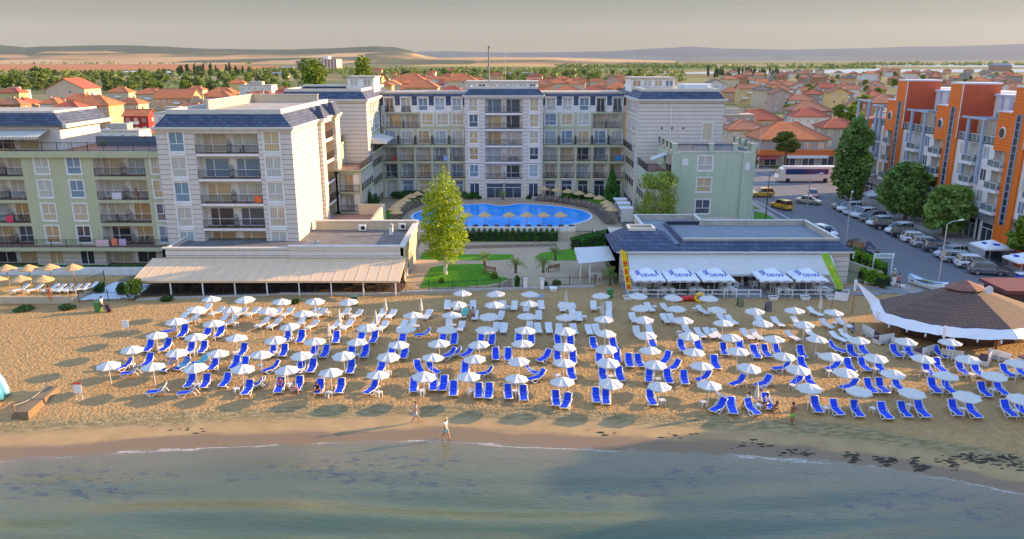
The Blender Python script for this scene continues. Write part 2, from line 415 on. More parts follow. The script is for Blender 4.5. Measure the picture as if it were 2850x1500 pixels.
flat('field', [D(-150, 181.5), D(200, 182), D(310, 179), D(-150, 177.5)], .99, DRY)
flat('field', [D(-150, 160), D(400, 160), D(640, 163), D(560, 157.5), D(-150, 156)], .96, DRY)
flat('field', [D(1400, 178), D(2150, 175), D(2200, 168), D(1500, 170)], .97, MEADOW)
flat('field', [D(1000, 166), D(1500, 168), D(1560, 163.5), D(1100, 162.0)], .97, DRY)
# lagoon beyond the town
m, nt, b = newmat('lagoon_water'); b.inputs['Base Color'].default_value = (.30, .36, .40, 1); b.inputs['Roughness'].default_value = .25
bump(nt, b, tnoise(nt, mapping(nt, pos(nt), (.02, .1, 1)), 1, 3), .2, .3)
LAG = m
flat('lagoon', [D(1640, 184.5), D(1840, 186), D(2250, 182.5), D(2576, 181), D(2750, 181), D(2750, 173.2), D(2300, 174.5), D(2210, 172), D(2000, 177.5), D(1780, 180.5)], 1.02, LAG)
flat('lagoon', [D(2180, 165.5), D(2760, 170.5), D(2760, 160.5), D(2500, 160.2), D(2200, 162.5)], 1.02, LAG)
# hills
def hill(name, a0, a1, prof, d0, d1, m, na=260, nd=26, rough=.22, seed=0):
    """terrain: skyline pixel heights prof(u) at distance d1, rising from the plain at d0"""
    v = []
    for j in range(nd):
        t = j / (nd - 1); dist = d0 + (d1 - d0) * t
        for i in range(na):
            u = a0 + (a1 - a0) * i / (na - 1)
            ax, fw, up = ray(u, np.interp(u, prof[0], prof[1]))
            top = H + d1 * up / fw
            x = ax / math.cos(TH) * dist * .97; y = dist
            nz = noise.fractal((x * .0011, y * .0011, seed), 1.0, 2.1, 5)
            h = (top * (t ** 1.25)) * (1 + rough * nz * (1 - t * .75)) + 28 * rough * nz * (1 - t)
            if j == 0: h = -8
            v.append((x, y, h))
    for i in range(na):
        x, y, z = v[(nd - 1) * na + i]; v.append((x * 1.1, y * 1.15, -30))
    nd += 1
    f = [(j * na + i, j * na + i + 1, (j + 1) * na + i + 1, (j + 1) * na + i) for j in range(nd - 1) for i in range(na - 1)]
    me = bpy.data.meshes.new(name); me.from_pydata(v, [], f); me.materials.append(m); me.polygons.foreach_set('use_smooth', [True] * len(f))
    o = bpy.data.objects.new(name, me); COL.objects.link(o); return struct(o)
def hillmat(n, cols, sc_=1.0):
    m, nt, b = newmat(n); p = pos(nt)
    vo = N(nt, 'ShaderNodeTexVoronoi', Scale=1.0); L(nt, mapping(nt, p, (.0017 * sc_, .0011 * sc_, .006)), vo.inputs['Vector'])
    f = math_(nt, 'ADD', math_(nt, 'MULTIPLY', vo.outputs['Color'], .5), math_(nt, 'MULTIPLY', tnoise(nt, p, .0013 * sc_, 6, .6), .5))
    s = nt.nodes.new('ShaderNodeSeparateXYZ'); L(nt, p, s.inputs[0])
    f = math_(nt, 'SUBTRACT', f, math_(nt, 'MULTIPLY', step(nt, s.outputs[2], 40, 115), .55))
    L(nt, ramp(nt, f, cols), b.inputs['Base Color']); b.inputs['Roughness'].default_value = .95; b.inputs['Specular IOR Level'].default_value = .1
    return m
K = 1.10637
HM1 = hillmat('hill_fields', [(.22, (.05, .06, .035)), (.36, (.09, .095, .05)), (.44, (.34, .20, .09)), (.62, (.46, .31, .15))])
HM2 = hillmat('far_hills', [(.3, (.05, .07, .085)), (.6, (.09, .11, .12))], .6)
hill('hills', -350, 1250, ([-350, 0, 60, 150, 240, 300, 420, 500, 560, 640, 760, 860, 930, 990, 1040, 1090, 1180, 1250], [x * K for x in (112, 111, 115, 122, 116, 117, 115, 118, 122, 122, 125, 121, 120, 117, 121, 131, 139, 147)]) if False else
     ([x * K for x in (-320, 0, 60, 120, 160, 300, 400, 480, 560, 650, 760, 850, 910, 960, 1010, 1045, 1060, 1130)], [x * K for x in (113, 111, 113, 119, 116, 114, 115, 118, 122, 124, 125, 121, 119, 116, 119, 127, 134, 150)]), 3600, 8200, HM1, seed=3)
hill('hills', 1040, 1860, ([x * K for x in (940, 1040, 1140, 1250, 1400, 1560, 1680)], [x * K for x in (152, 147, 145, 143, 144, 149, 153)]), 3300, 5200, HM1, seed=8)
hill('mountains', 1000, 3200, ([x * K for x in (900, 1060, 1130, 1250, 1400, 1520, 1640, 1715, 1800, 1960, 2050, 2200, 2330, 2450, 2576, 2900)], [x * K for x in (128, 130, 128, 132, 131, 129, 121, 117, 122, 125, 123, 119, 116, 113, 107, 104)]), 10500, 15500, HM2, rough=.12, seed=12)

# ------------------------------------------------------------------ street, pavements, courtyard
def asphalt():
    m, nt, b = newmat('asphalt'); p = pos(nt)
    a = ramp(nt, tnoise(nt, p, 3.5, 6, .7), [(.3, (.11, .115, .125)), (.7, (.155, .158, .165))])
    L(nt, mixc(nt, ramp(nt, tnoise(nt, mapping(nt, p, (.5, .06, 1)), 1, 4), [(.45, (0, 0, 0)), (.7, (.5, .5, .5))]), a, (.11, .108, .10, 1)), b.inputs['Base Color'])
    b.inputs['Roughness'].default_value = .8; bump(nt, b, tnoise(nt, p, 25, 2), .3, .01); return m
ASPH = asphalt()
PAVE = shingle('tan_paving', (.42, .31, .19), (.50, .37, .23), (.28, .2, .13), .5, .5)
def paving(name, c1, c2, cm, w=.5, h=.25):
    m, nt, b = newmat(name); p = pos(nt)
    br = N(nt, 'ShaderNodeTexBrick', Scale=1.0); L(nt, p, br.inputs['Vector'])
    br.inputs['Color1'].default_value = (*c1, 1); br.inputs['Color2'].default_value = (*c2, 1); br.inputs['Mortar'].default_value = (*cm, 1)
    br.inputs['Mortar Size'].default_value = .018; br.inputs['Brick Width'].default_value = w; br.inputs['Row Height'].default_value = h
    k = tnoise(nt, p, .45, 5)
    L(nt, mixc(nt, math_(nt, 'MULTIPLY', k, .5), br.outputs['Color'], tuple(x * .62 for x in c1) + (1,)), b.inputs['Base Color'])
    b.inputs['Roughness'].default_value = .85; return m
PAVE = paving('tan_paving', (.46, .34, .21), (.55, .41, .26), (.3, .22, .14))
GPAV = paving('grey_paving', (.34, .32, .29), (.40, .37, .33), (.24, .22, .2), .6, .6)
LAWN = plain('lawn_grass', (.085, .25, .016), .9, .45, 3.5, spec=.1, bmp=.05)
flat('road', [(42.6, 83.4), (61.6, 83.4), (61.6, 600), (42.6, 600)], .99, ASPH)
flat('road', [(38, 141), (150, 141), (150, 175), (30, 175)], .985, ASPH)
flat('forecourt', [(44, 70), (75, 70), (75, 84.2), (42.0, 84.2)], 1.012, GPAV)
flat('pavement', [(61.6, 84), (66.5, 84), (66.5, 141), (61.6, 141)], 1.12, GPAV, .13)
flat('pavement', [(38.6, 107), (42.6, 107), (44.0, 141), (38.6, 141)], 1.10, GPAV, .12)
flat('pavement', [(66, 175), (160, 175), (160, 182), (66, 182)], 1.10, GPAV, .12)
mb = MB(); LINE = plain('road_paint', (.62, .61, .57), .7, .15, 4)
for y0 in range(180, 330, 8): mb.poly([(52, y0, 1.0), (52.15, y0, 1.0), (52.15, y0 + 3, 1.0), (52, y0 + 3, 1.0)], LINE)
for i in range(7): mb.poly([(56 + i * 4.2, 163, .995), (56.14 + i * 4.2, 163, .995), (53.2 + i * 4.2, 174, .995), (53.06 + i * 4.2, 174, .995)], LINE)
mb.poly([(44.3, 138, .997), (44.5, 138, .997), (45.1, 118, .997), (44.9, 118, .997)], LINE)
mb.poly([(40, 158, .995), (120, 158, .995), (120, 158.18, .995), (40, 158.18, .995)], LINE)
struct(mb.build('road_markings'))
flat('lawn', [D(1895, 566, 1.1), D(1897, 531, 1.1), D(1925, 537, 1.1), D(1975, 566, 1.1)], 1.125, LAWN)
flat('lawn', [D(1895, 518, 1.1), D(1912, 526, 1.1), D(1895, 526, 1.1)], 1.125, LAWN)
# garden on the lower level
flat('garden_path', [(-12.4, 81.2), (9.4, 83.8), (11.8, 84.0), (11.8, 110.5), (-13, 110.5)], 1.004, PAVE)
flat('lawn', [D(1056, 652), D(1062, 636), D(1085, 631), D(1170, 640), D(1290, 640), D(1294, 652), D(1240, 655), D(1110, 654)], 1.03, LAWN)
flat('lawn', [D(1056, 724), D(1082, 674), D(1120, 666), D(1215, 664), D(1222, 680), D(1245, 694), D(1278, 700), D(1262, 710), D(1225, 716), D(1160, 722)], 1.03, LAWN)
flat('lawn', [D(1345, 648), D(1360, 637), D(1400, 630), D(1450, 625), D(1456, 656), D(1360, 655)], 1.03, LAWN)
flat('flower_bed', [D(1165, 618), D(1400, 612), D(1402, 620), D(1165, 626)], 1.02, plain('bare_soil', (.20, .14, .08), .95, .3, 2))
flat('sandy_bed', [D(1230, 722), D(1262, 713), D(1285, 702), D(1290, 722)], 1.02, SAND)
# pool terrace: paving with an oval hole, water in it
PC = (-1.6, 118.0); DZ = 2.2
def pool_r(a, grow=0):
    ax, by = 13.9 + grow, 9.9 + grow
    r = 1 / math.sqrt((math.cos(a) / ax) ** 2 + (math.sin(a) / by) ** 2)
    dx, dy = math.cos(a), math.sin(a); ny, nr = 10.3, 2.3 - grow      # round bite out of the far edge
    bq = dy * ny; cq = ny * ny - nr * nr; dsc = bq * bq - cq
    if dsc > 0 and dy > 0: r = min(r, bq - math.sqrt(dsc))
    return r
NA = 144
outer = lambda a: min((22.5 / abs(math.cos(a)) if abs(math.cos(a)) > 1e-6 else 1e9), ((16 if math.sin(a) > 0 else 11.0) / abs(math.sin(a)) if abs(math.sin(a)) > 1e-6 else 1e9))
def P(a, r, z): return (PC[0] + r * math.cos(a), PC[1] + r * math.sin(a), z)
AA = [2 * math.pi * i / NA for i in range(NA)]
mb = MB(); co = MB(); wl = MB(); POOLTILE = plain('pool_tile', (.03, .30, .75), .3, .1, 1)
COP = plain('white_coping', (.7, .72, .72), .6, .06)
for i in range(NA):
    a, c = AA[i], AA[(i + 1) % NA]
    mb.poly([P(a, pool_r(a, .35), DZ), P(a, outer(a), DZ), P(c, outer(c), DZ), P(c, pool_r(c, .35), DZ)], PAVE)
    for r0, r1, z0, z1 in ((0, 0, 1.2, DZ + .06), (0, .35, DZ + .06, DZ + .06), (.35, .35, DZ + .06, DZ)):
        co.poly([P(a, pool_r(a, r0), z0), P(c, pool_r(c, r0), z0), P(c, pool_r(c, r1), z1), P(a, pool_r(a, r1), z1)], COP if z0 > 2 else POOLTILE)
struct(mb.build('pool_deck')); struct(co.build('pool_edge'))
m, nt, b = newmat('pool_water'); p = pos(nt)
L(nt, ramp(nt, tnoise(nt, p, .35, 3), [(.3, (.004, .27, .82)), (.7, (.01, .40, .95))]), b.inputs['Base Color']); b.inputs['Roughness'].default_value = .05; b.inputs['IOR'].default_value = 1.33
bump(nt, b, tnoise(nt, p, 1.6, 3), .12, .04)
mb = MB()
for i in range(NA):
    a, c = AA[i], AA[(i + 1) % NA]; mb.poly([P(a, 0, 2.1), P(a, pool_r(a), 2.1), P(c, pool_r(c), 2.1)], m)
struct(mb.build('pool_water'))
# front of the terrace: retaining wall, white parapet, stairs
mb = MB(); mb.box(-24, 9.2, 106.7, 107.0, .9, DZ - .02, CREAM); mb.box(11.5, 21, 106.9, 107.0, .9, DZ - .02, CREAM)
mb.box(-24, -14, 106.62, 106.98, DZ - .02, DZ + .4, CREAM)
for i in range(7): mb.box(9.2, 11.5, 106.95 - .32 * (7 - i), 107.0, .95 + .165 * i, .95 + .165 * (i + 1), PAVE)
for x in (9.1, 11.5): mb.poly([(x, 104.4, .95), (x, 107, .95), (x, 107, 3.0), (x, 104.4, 1.7)], CREAM); 
mb.box(11.5, 11.75, 104.4, 107.2, .95, 2.5, CREAM)
w_ = mb.build('retaining_wall'); tag(w_, 'cream retaining wall with steps below the pool terrace', 'wall')
mb = MB()
for i in range(14):
    x = -7.6 + i * 1.2; mb.box(x, x + 1.14, 106.85, 107.25, DZ, DZ + .62, WHITE)
tag(mb.build('parapet_wall'), 'low white parapet of blocks along the near side of the pool', 'wall')
flat('lawn', [D(950, 566, 2.2), D(968, 535, 2.2), D(1000, 508, 2.2), D(1060, 494, 2.2), D(1160, 489, 2.2), D(1160, 496, 2.2), D(1080, 503, 2.2), D(1015, 518, 2.2), D(985, 540, 2.2), D(972, 568, 2.2)], 2.23, LAWN)
flat('lawn', [D(1345, 486, 2.2), D(1430, 487, 2.2), D(1500, 494, 2.2), D(1540, 512, 2.2), D(1530, 522, 2.2), D(1480, 506, 2.2), D(1400, 497, 2.2), D(1345, 492, 2.2)], 2.23, LAWN)
# beach-head walls
mb = MB(); mb.box(-25.5, -12.3, 80.0, 80.35, .6, 1.25, CONC); mb.poly([(-40.3, 78.1, 1.15), (-25.5, 80.0, 1.15), (-25.5, 80.35, 1.15), (-40.3, 78.45, 1.15)], CONC)
mb.poly([(-40.3, 78.1, .5), (-25.5, 80.0, .5), (-25.5, 80.0, 1.15), (-40.3, 78.1, 1.15)], CONC)
mb.poly([(-12.3, 80.4, .6), (9.4, 82.9, .6), (9.4, 82.9, 1.25), (-12.3, 80.4, 1.25)], CONC); mb.poly([(-12.3, 80.4, 1.25), (9.4, 82.9, 1.25), (9.4, 83.3, 1.25), (-12.3, 80.8, 1.25)], CONC)
tag(mb.build('kerb_wall'), 'low concrete wall between the sand and the terraces', 'wall')
# ------------------------------------------------------------------ facades
WINC = {}
def win_mesh(w, h, style, pane=None):
    key = (round(w, 2), round(h, 2), style, (pane or PANE).name)
    if key in WINC: return WINC[key]
    f = MB(); g = MB(); t = .075; d = .09; pm = pane or PANE
    hw = w / 2
    f.box(-hw, -hw + t, -d, .02, 0, h, PVC); f.box(hw - t, hw, -d, .02, 0, h, PVC)
    f.box(-hw + t, hw - t, -d, .02, 0, t, PVC); f.box(-hw + t, hw - t, -d, .02, h - t, h, PVC)
    if style == 'T':                         # transom at 40 %, one mullion above
        zt = h * .40
        f.box(-hw + t, hw - t, -d + .01, .01, zt - .04, zt + .04, PVC); f.box(-.045, .045, -d + .01, .01, zt + .04, h - t, PVC)
    elif style == 'X':
        zt = h * .36
        f.box(-hw + t, hw - t, -d + .01, .01, zt - .04, zt + .04, PVC); f.box(-.045 - w * .15, .045 - w * .15, -d + .01, .01, t, h - t, PVC)
    elif style == 'M': f.box(-.045, .045, -d + .01, .01, t, h - t, PVC)
    elif style == 'D':                       # door leaf beside a fixed light
        x = -hw + w * .36; f.box(x - .045, x + .045, -d + .01, .01, t, h - t, PVC)
        zt = h * .38; f.box(-hw + t, hw - t, -d + .012, .012, zt - .03, zt + .03, PVC)
    elif style == 'H':
        zt = h * .72; f.box(-hw + t, hw - t, -d + .01, .01, zt - .04, zt + .04, PVC); f.box(-.03, .03, -d + .01, .01, t, zt - .04, PVC)
    g.poly([(-hw + t, -.03, t), (hw - t, -.03, t), (hw - t, -.03, h - t), (-hw + t, -.03, h - t)], pm)
    WINC[key] = (f.mesh('window_frame'), g.mesh('window_pane')); return WINC[key]
def put_win(parent, x, y, z, rz, w, h, style='T', pane=None, name='window'):
    fm, pm = win_mesh(w, h, style, pane); l = parent.location
    o = inst(name, fm, parent, (x - l.x, y - l.y, z - l.z), rz); inst('pane', pm, o); return o
RAILC = {}
def rail_mesh(l, h=1.0, posts=True):
    key = (round(l, 2), h)
    if key in RAILC: return RAILC[key]
    m = MB(); m.box(-l / 2, l / 2, -.025, .025, h - .05, h, IRON); m.box(-l / 2, l / 2, -.015, .015, .08, .11, IRON); m.box(-l / 2, l / 2, -.012, .012, h - .22, h - .2, IRON)
    n = max(2, int(l / .17))
    for i in range(n + 1):
        x = -l / 2 + l * i / n
        m.box(x - .009, x + .009, -.009, .009, .0, h - .03, IRON)
    k = max(1, int(round(l / 1.9)))
    for i in range(k + 1):
        x = -l / 2 + .02 + (l - .04) * i / k; m.box(x - .025, x + .025, -.025, .025, 0, h + .04, IRON)
    RAILC[key] = m.mesh('railing'); return RAILC[key]
def put_rail(parent, x, y, z, rz, l, h=1.0):
    p = parent.location; return inst('railing', rail_mesh(l, h), parent, (x - p.x, y - p.y, z - p.z), rz)
FACE = {'S': (lambda ox, oy, u, w: (ox + u, oy + w), 0.0), 'E': (lambda ox, oy, u, w: (ox - w, oy + u), rad(90)), 'W': (lambda ox, oy, u, w: (ox + w, oy - u), rad(-90))}
BALCS = []                                    # places where balcony furniture may stand
def facade(b, mb, face, o, cols, floors, wm, trim=None, only=None):
    """cols: (u0,u1,kind,opt); floors: (z0,z1). kinds: wall, win, balc, glass"""
    fn, rz = FACE[face]
    def P(u, w, z): return (*fn(o[0], o[1], u, w), z)
    def q(u0, u1, z0, z1, w=0.0, m=None): mb.poly([P(u0, w, z0), P(u1, w, z0), P(u1, w, z1), P(u0, w, z1)], m or wm)
    def ret(u0, u1, z0, z1, d, m=None, mf=None):     # reveal round an opening
        mm = m or wm
        mb.poly([P(u0, 0, z0), P(u0, d, z0), P(u0, d, z1), P(u0, 0, z1)], mm); mb.poly([P(u1, 0, z0), P(u1, d, z0), P(u1, d, z1), P(u1, 0, z1)], mm)
        mb.poly([P(u0, 0, z1), P(u1, 0, z1), P(u1, d, z1), P(u0, d, z1)], mm); mb.poly([P(u0, 0, z0), P(u1, 0, z0), P(u1, d, z0), P(u0, d, z0)], mf or mm)
    for fi, (z0, z1) in enumerate(floors):
        for c in cols:
            u0, u1, kind = c[0], c[1], c[2]; op = c[3] if len(c) > 3 else {}
            if callable(kind): kind, op = kind(fi)
            if kind == 'none': continue
            if kind == 'wall': q(u0, u1, z0, z1, 0, op.get('m')); continue
            m = op.get('m', wm)
            if kind == 'win':
                w = op.get('w', (u1 - u0) * .7); h = op.get('h', 2.0); s = op.get('s', .55); uc = (u0 + u1) / 2 + op.get('du', 0)
                a0, a1, b0, b1 = uc - w / 2, uc + w / 2, z0 + s, z0 + s + h; d = .16
                q(u0, a0, z0, z1, 0, m); q(a1, u1, z0, z1, 0, m); q(a0, a1, z0, b0, 0, m); q(a0, a1, b1, z1, 0, m)
                ret(a0, a1, b0, b1, d, WHITE)
                if op.get('trim', 1):
                    for t0, t1, y0, y1 in ((a0 - .14, a0, b0 - .1, b1 + .14), (a1, a1 + .14, b0 - .1, b1 + .14), (a0, a1, b1, b1 + .14), (a0, a1, b0 - .1, b0)):
                        c8 = [P(t0, -.03, y0), P(t1, -.03, y0), P(t1, -.03, y1), P(t0, -.03, y1)]; mb.poly(c8, WHITE)
                        mb.poly([P(t0, -.03, y0), P(t1, -.03, y0), P(t1, 0, y0), P(t0, 0, y0)], WHITE); mb.poly([P(t0, -.03, y1), P(t1, -.03, y1), P(t1, 0, y1), P(t0, 0, y1)], WHITE)
                x, y, _ = P(uc, d - .03, 0); put_win(b, x, y, b0, rz, w, h, op.get('st', 'T'), op.get('pane'))
            elif kind in ('balc', 'glass'):
                d = op.get('d', 1.5); lint = op.get('lint', .3); pi = op.get('pier', .0); bm = op.get('bm', WHITE)
                a0, a1 = u0 + pi, u1 - pi; zt = z1 - lint
                if pi: q(u0, a0, z0, z1, 0, m); q(a1, u1, z0, z1, 0, m)
                q(a0, a1, zt, z1, 0, m)
                ret(a0, a1, z0 + .02, zt, d, bm, TERRA)
                q(a0, a1, z0, z0 + .02, 0, m)
                q(a0, a1, z0 + .02, zt, d, bm)
                k = op.get('n', 1); W = (a1 - a0) / k
                for i in range(k):
                    uc = a0 + W * (i + .5); ww = min(op.get('dw', 2.1), W - .25)
                    x, y, _ = P(uc + op.get('du', 0), d - .04, 0)
                    put_win(b, x, y, z0 + .06, rz, ww, min(2.25, zt - z0 - .15) if kind == 'balc' else zt - z0 - .15, op.get('st', 'D' if kind == 'balc' else 'H'), op.get('pane'), 'balcony_door' if kind == 'balc' else 'window')
                    if kind == 'balc': BALCS.append((P(uc, d * .5, z0 + .03), rz))
                if k > 1 and kind == 'balc':
                    uc = (a0 + a1) / 2
                    x0, y0, _ = P(uc - .04, .05, 0); x1, y1, _ = P(uc + .04, d - .05, 0)
                    for kk in range(7):
                        fx = x0 + (x1 - x0) * kk / 6; fy = y0 + (y1 - y0) * kk / 6
                        if abs(x1 - x0) < abs(y1 - y0): fx = (x0 + x1) / 2
                        else: fy = (y0 + y1) / 2
                        mb.box(fx - .015, fx + .015, fy - .015, fy + .015, z0 + .03, z0 + 1.2 + .5 * math.sin(math.pi * kk / 6), IRON)
                    mb.box(min(x0, x1), max(x0, x1), min(y0, y1), max(y0, y1), z0 + .95, z0 + 1.0, IRON); mb.box(min(x0, x1), max(x0, x1), min(y0, y1), max(y0, y1), z0 + .2, z0 + .24, IRON)
                if op.get('rail', kind == 'balc'):
                    x, y, _ = P((a0 + a1) / 2, op.get('rw', .05), 0); put_rail(b, x, y, z0 + .03, rz, a1 - a0 - .04)
def cornice(mb, x0, x1, y0, y1, z, h=.45, out=.35, m=None):
    m = m or CORNICE
    mb.box(x0 - out * .5, x1 + out * .5, y0 - out * .5, y1 + out * .5, z, z + h * .5, m)
    mb.box(x0 - out, x1 + out, y0 - out, y1 + out, z + h * .5, z + h, m)
def mansard(b, x0, x1, y0, y1, z, h, ins=.9, par=.3):
    """hipped slate skirt with a white parapet round the flat roof"""
    mb = MB(); mb.frustum(x0, x1, y0, y1, z, z + h, ins, SLATE, FLATTAN); o = mb.build('slate_roof', b)
    i = ins if isinstance(ins, tuple) else (ins,) * 4
    a0, a1, c0, c1 = x0 + i[0], x1 - i[1], y0 + i[2], y1 - i[3]; t = .3
    mb = MB()
    for q in ((a0 - .1, a1 + .1, c0 - .1, c0 + t), (a0 - .1, a1 + .1, c1 - t, c1 + .1), (a0 - .1, a0 + t, c0 + t, c1 - t), (a1 - t, a1 + .1, c0 + t, c1 - t)):
        mb.box(*q, z + h - .12, z + h + par, CORNICE)
    mb.build('roof_parapet', b); return o
# ------------------------------------------------------------------ the U-shaped hotel round the pool
hotel = thing('hotel', 'U-shaped white and sage green hotel with slate mansards wrapped round the oval pool', 'hotel', (-1.5, 134, 1.0))
FL = [(5.7, 8.7), (8.7, 11.5), (11.5, 14.3), (14.3, 17.0), (17.0, 19.7)]
wall = MB()
YC = 134.0
for side, X0, X1 in (('l', -22.8, -8.1), ('r', 5.3, 19.8)):
    n = 5; W = (X1 - X0) / n
    cols = [(i * W, (i + 1) * W, 'balc', dict(pier=.2, lint=.42, d=1.5, n=1, dw=2.0)) for i in range(n)]
    facade(hotel, wall, 'S', (X0, YC), cols, FL[:2], GREEN)
    # ground floor: tall glazing
    cols = [(i * W, (i + 1) * W, 'glass', dict(pier=.42, lint=.35, d=.5, m=RIB if i % 2 else GREEN, pane=PANE if side == 'l' else DARKPANE, dw=2.4, rail=False)) for i in range(n)]
    facade(hotel, wall, 'S', (X0, YC), cols, [(2.2, 5.7)], GREEN)
    # set-back upper floors over a continuous terrace
    wall.box(X0, X1, YC - .05, YC + 1.5, 11.42, 11.52, TERRA); wall.box(X0, X1, YC - .12, YC, 11.1, 11.55, GREEN)
    put_rail(hotel, (X0 + X1) / 2, YC + .05, 11.55, 0, X1 - X0 - .1)
    cols = [(i * W, (i + 1) * W, 'win', dict(w=2.0, h=2.3, s=.05, st='D')) for i in range(n)]
    facade(hotel, wall, 'S', (X0, YC + 1.5), cols, [FL[2]], GREEN)
    for i in range(1, n): wall.box(X0 + i * W - .05, X0 + i * W + .05, YC + .1, YC + 1.5, 11.52, 13.0, IRON)
    bal = (1, 2) if side == 'l' else (3, 4)
    b0, b1 = (W * .75, W * 2.7) if side == 'l' else (W * 3.05, W * 5 - .95)
    cs = []
    if side == 'l':
        cs = [(0, .7, 'win', dict(w=.5, h=1.9, s=.5)), (.7, W * 2.05 + .7, 'balc', dict(n=2, pier=.12, lint=.25, d=1.3, dw=2.1))]
        r0 = W * 2.05 + .7; w3 = (X1 - X0 - r0) / 3
        cs += [(r0 + i * w3, r0 + (i + 1) * w3, 'win', dict(w=2.0, h=2.05, s=.45, st='X')) for i in range(3)]
    else:
        w3 = (W * 3.0) / 3
        cs = [(i * w3, (i + 1) * w3, 'win', dict(w=2.0, h=2.05, s=.45, st='X')) for i in range(3)]
        cs += [(W * 3, X1 - X0 - .75, 'balc', dict(n=2, pier=.12, lint=.25, d=1.3, dw=2.1)), (X1 - X0 - .75, X1 - X0, 'wall')]
    facade(hotel, wall, 'S', (X0, YC + 1.5), cs, [FL[3]], GREEN)
    cs = []
    for i in range(n):
        k = (side == 'l' and i in (0, 1)) or (side == 'r' and i in (3, 4))
        cs.append((i * W, (i + 1) * W, 'balc' if k else 'win', dict(pier=.65, lint=.25, d=.5, n=1, dw=1.6, st='M') if k else dict(w=1.6, h=2.1, s=.3)))
    facade(hotel, wall, 'S', (X0, YC + 1.5), cs, [FL[4]], WHITE)
    # slate between the dormers, flat roof edge
    rf = MB()
    for i in range(n + 1):
        xc = X0 + i * W; hw = .52
        a, c = max(X0, xc - hw), min(X1, xc + hw)
        rf.rings([[(a, YC + 1.42, 18.1), (c, YC + 1.42, 18.1), (c, YC + 1.5, 18.1), (a, YC + 1.5, 18.1)], [(a, YC + 1.42, 18.2), (c, YC + 1.42, 18.2), (c, YC + 1.5, 18.2), (a, YC + 1.5, 18.2)]], WHITE)
        rf.poly([(a, YC + 1.36, 18.2), (c, YC + 1.36, 18.2), (c, YC + 1.48, 19.7), (a, YC + 1.48, 19.7)], SLATE)
    rf.poly([(X0, YC + 1.3, 19.7), (X1, YC + 1.3, 19.7), (X1, YC + 2.2, 20.15), (X0, YC + 2.2, 20.15)], SLATE)
    rf.build('slate_roof', hotel)
    for i in range(n):
        xc = X0 + (i + .5) * W; wall.box(xc - 1.02, xc + 1.02, YC + 1.2, YC + 1.5, 19.45, 19.68, CORNICE)
        wall.box(xc - 1.02, xc - .85, YC + 1.34, YC + 1.5, 17.25, 19.45, WHITE); wall.box(xc + .85, xc + 1.02, YC + 1.34, YC + 1.5, 17.25, 19.45, WHITE)
    wall.box(X0, X1, YC + 2.0, YC + 14, 20.05, 20.25, FLATTAN); wall.box(X0, X1, YC + 1.9, YC + 2.2, 20.15, 20.4, CONC)
    wall.box(X0, X1, YC + 3.1, YC + 14, 2, 20.05, CREAM)
# central tower
TX0, TX1, YT = -8.1, 5.3, 133.0
def tower_cols(W):
    return [(0, .55, 'wall'), (.55, 2.45, 'win', dict(w=1.55, h=2.15, s=.35)), (2.45, 3.5, 'wall'), (3.5, W - 3.5, 'balc', dict(n=2, d=1.4, lint=.28, dw=2.4, m=WHITE)), (W - 3.5, W - 2.45, 'wall'), (W - 2.45, W - .55, 'win', dict(w=1.55, h=2.15, s=.35)), (W - .55, W, 'wall')]
facade(hotel, wall, 'S', (TX0, YT), tower_cols(TX1 - TX0), FL, RIB)
W = TX1 - TX0
facade(hotel, wall, 'S', (TX0, YT), [(0, .6, 'wall'), (.6, 2.5, 'win', dict(w=1.7, h=2.5, s=.3, st='M', pane=DARKPANE, trim=0)), (2.5, 3.5, 'wall'), (3.5, W / 2, 'glass', dict(d=.4, dw=3.0, pane=DARKPANE, lint=.7)), (W / 2, W - 3.5, 'glass', dict(d=.4, dw=3.0, pane=DARKPANE, lint=.7)), (W - 3.5, W - 2.5, 'wall'), (W - 2.5, W - .6, 'win', dict(w=1.7, h=2.5, s=.3, st='M', pane=DARKPANE, trim=0)), (W - .6, W, 'wall')], [(2.2, 5.7)], RIB)
wall.box(TX0, TX1, YT + 1.7, YT + 14, 2.2, 19.7, CREAM)
for x in (TX0, TX1): wall.poly([(x, YT, 2.2), (x, YT + 2, 2.2), (x, YT + 2, 19.7), (x, YT, 19.7)], RIB)
cornice(wall, TX0, TX1, YT, YT + 13, 19.5, .5, .35)
for z in (8.55, 11.35, 14.15, 16.85):
    for x in (TX0 + 1.5, TX1 - 1.5): wall.box(x - 1.05, x + 1.05, YT - .12, YT + .02, z, z + .18, WHITE)
mansard(hotel, TX0 - .1, TX1 + .1, YT, YT + 12, 20.0, 1.15, (1.0, 1.0, .9, .5))
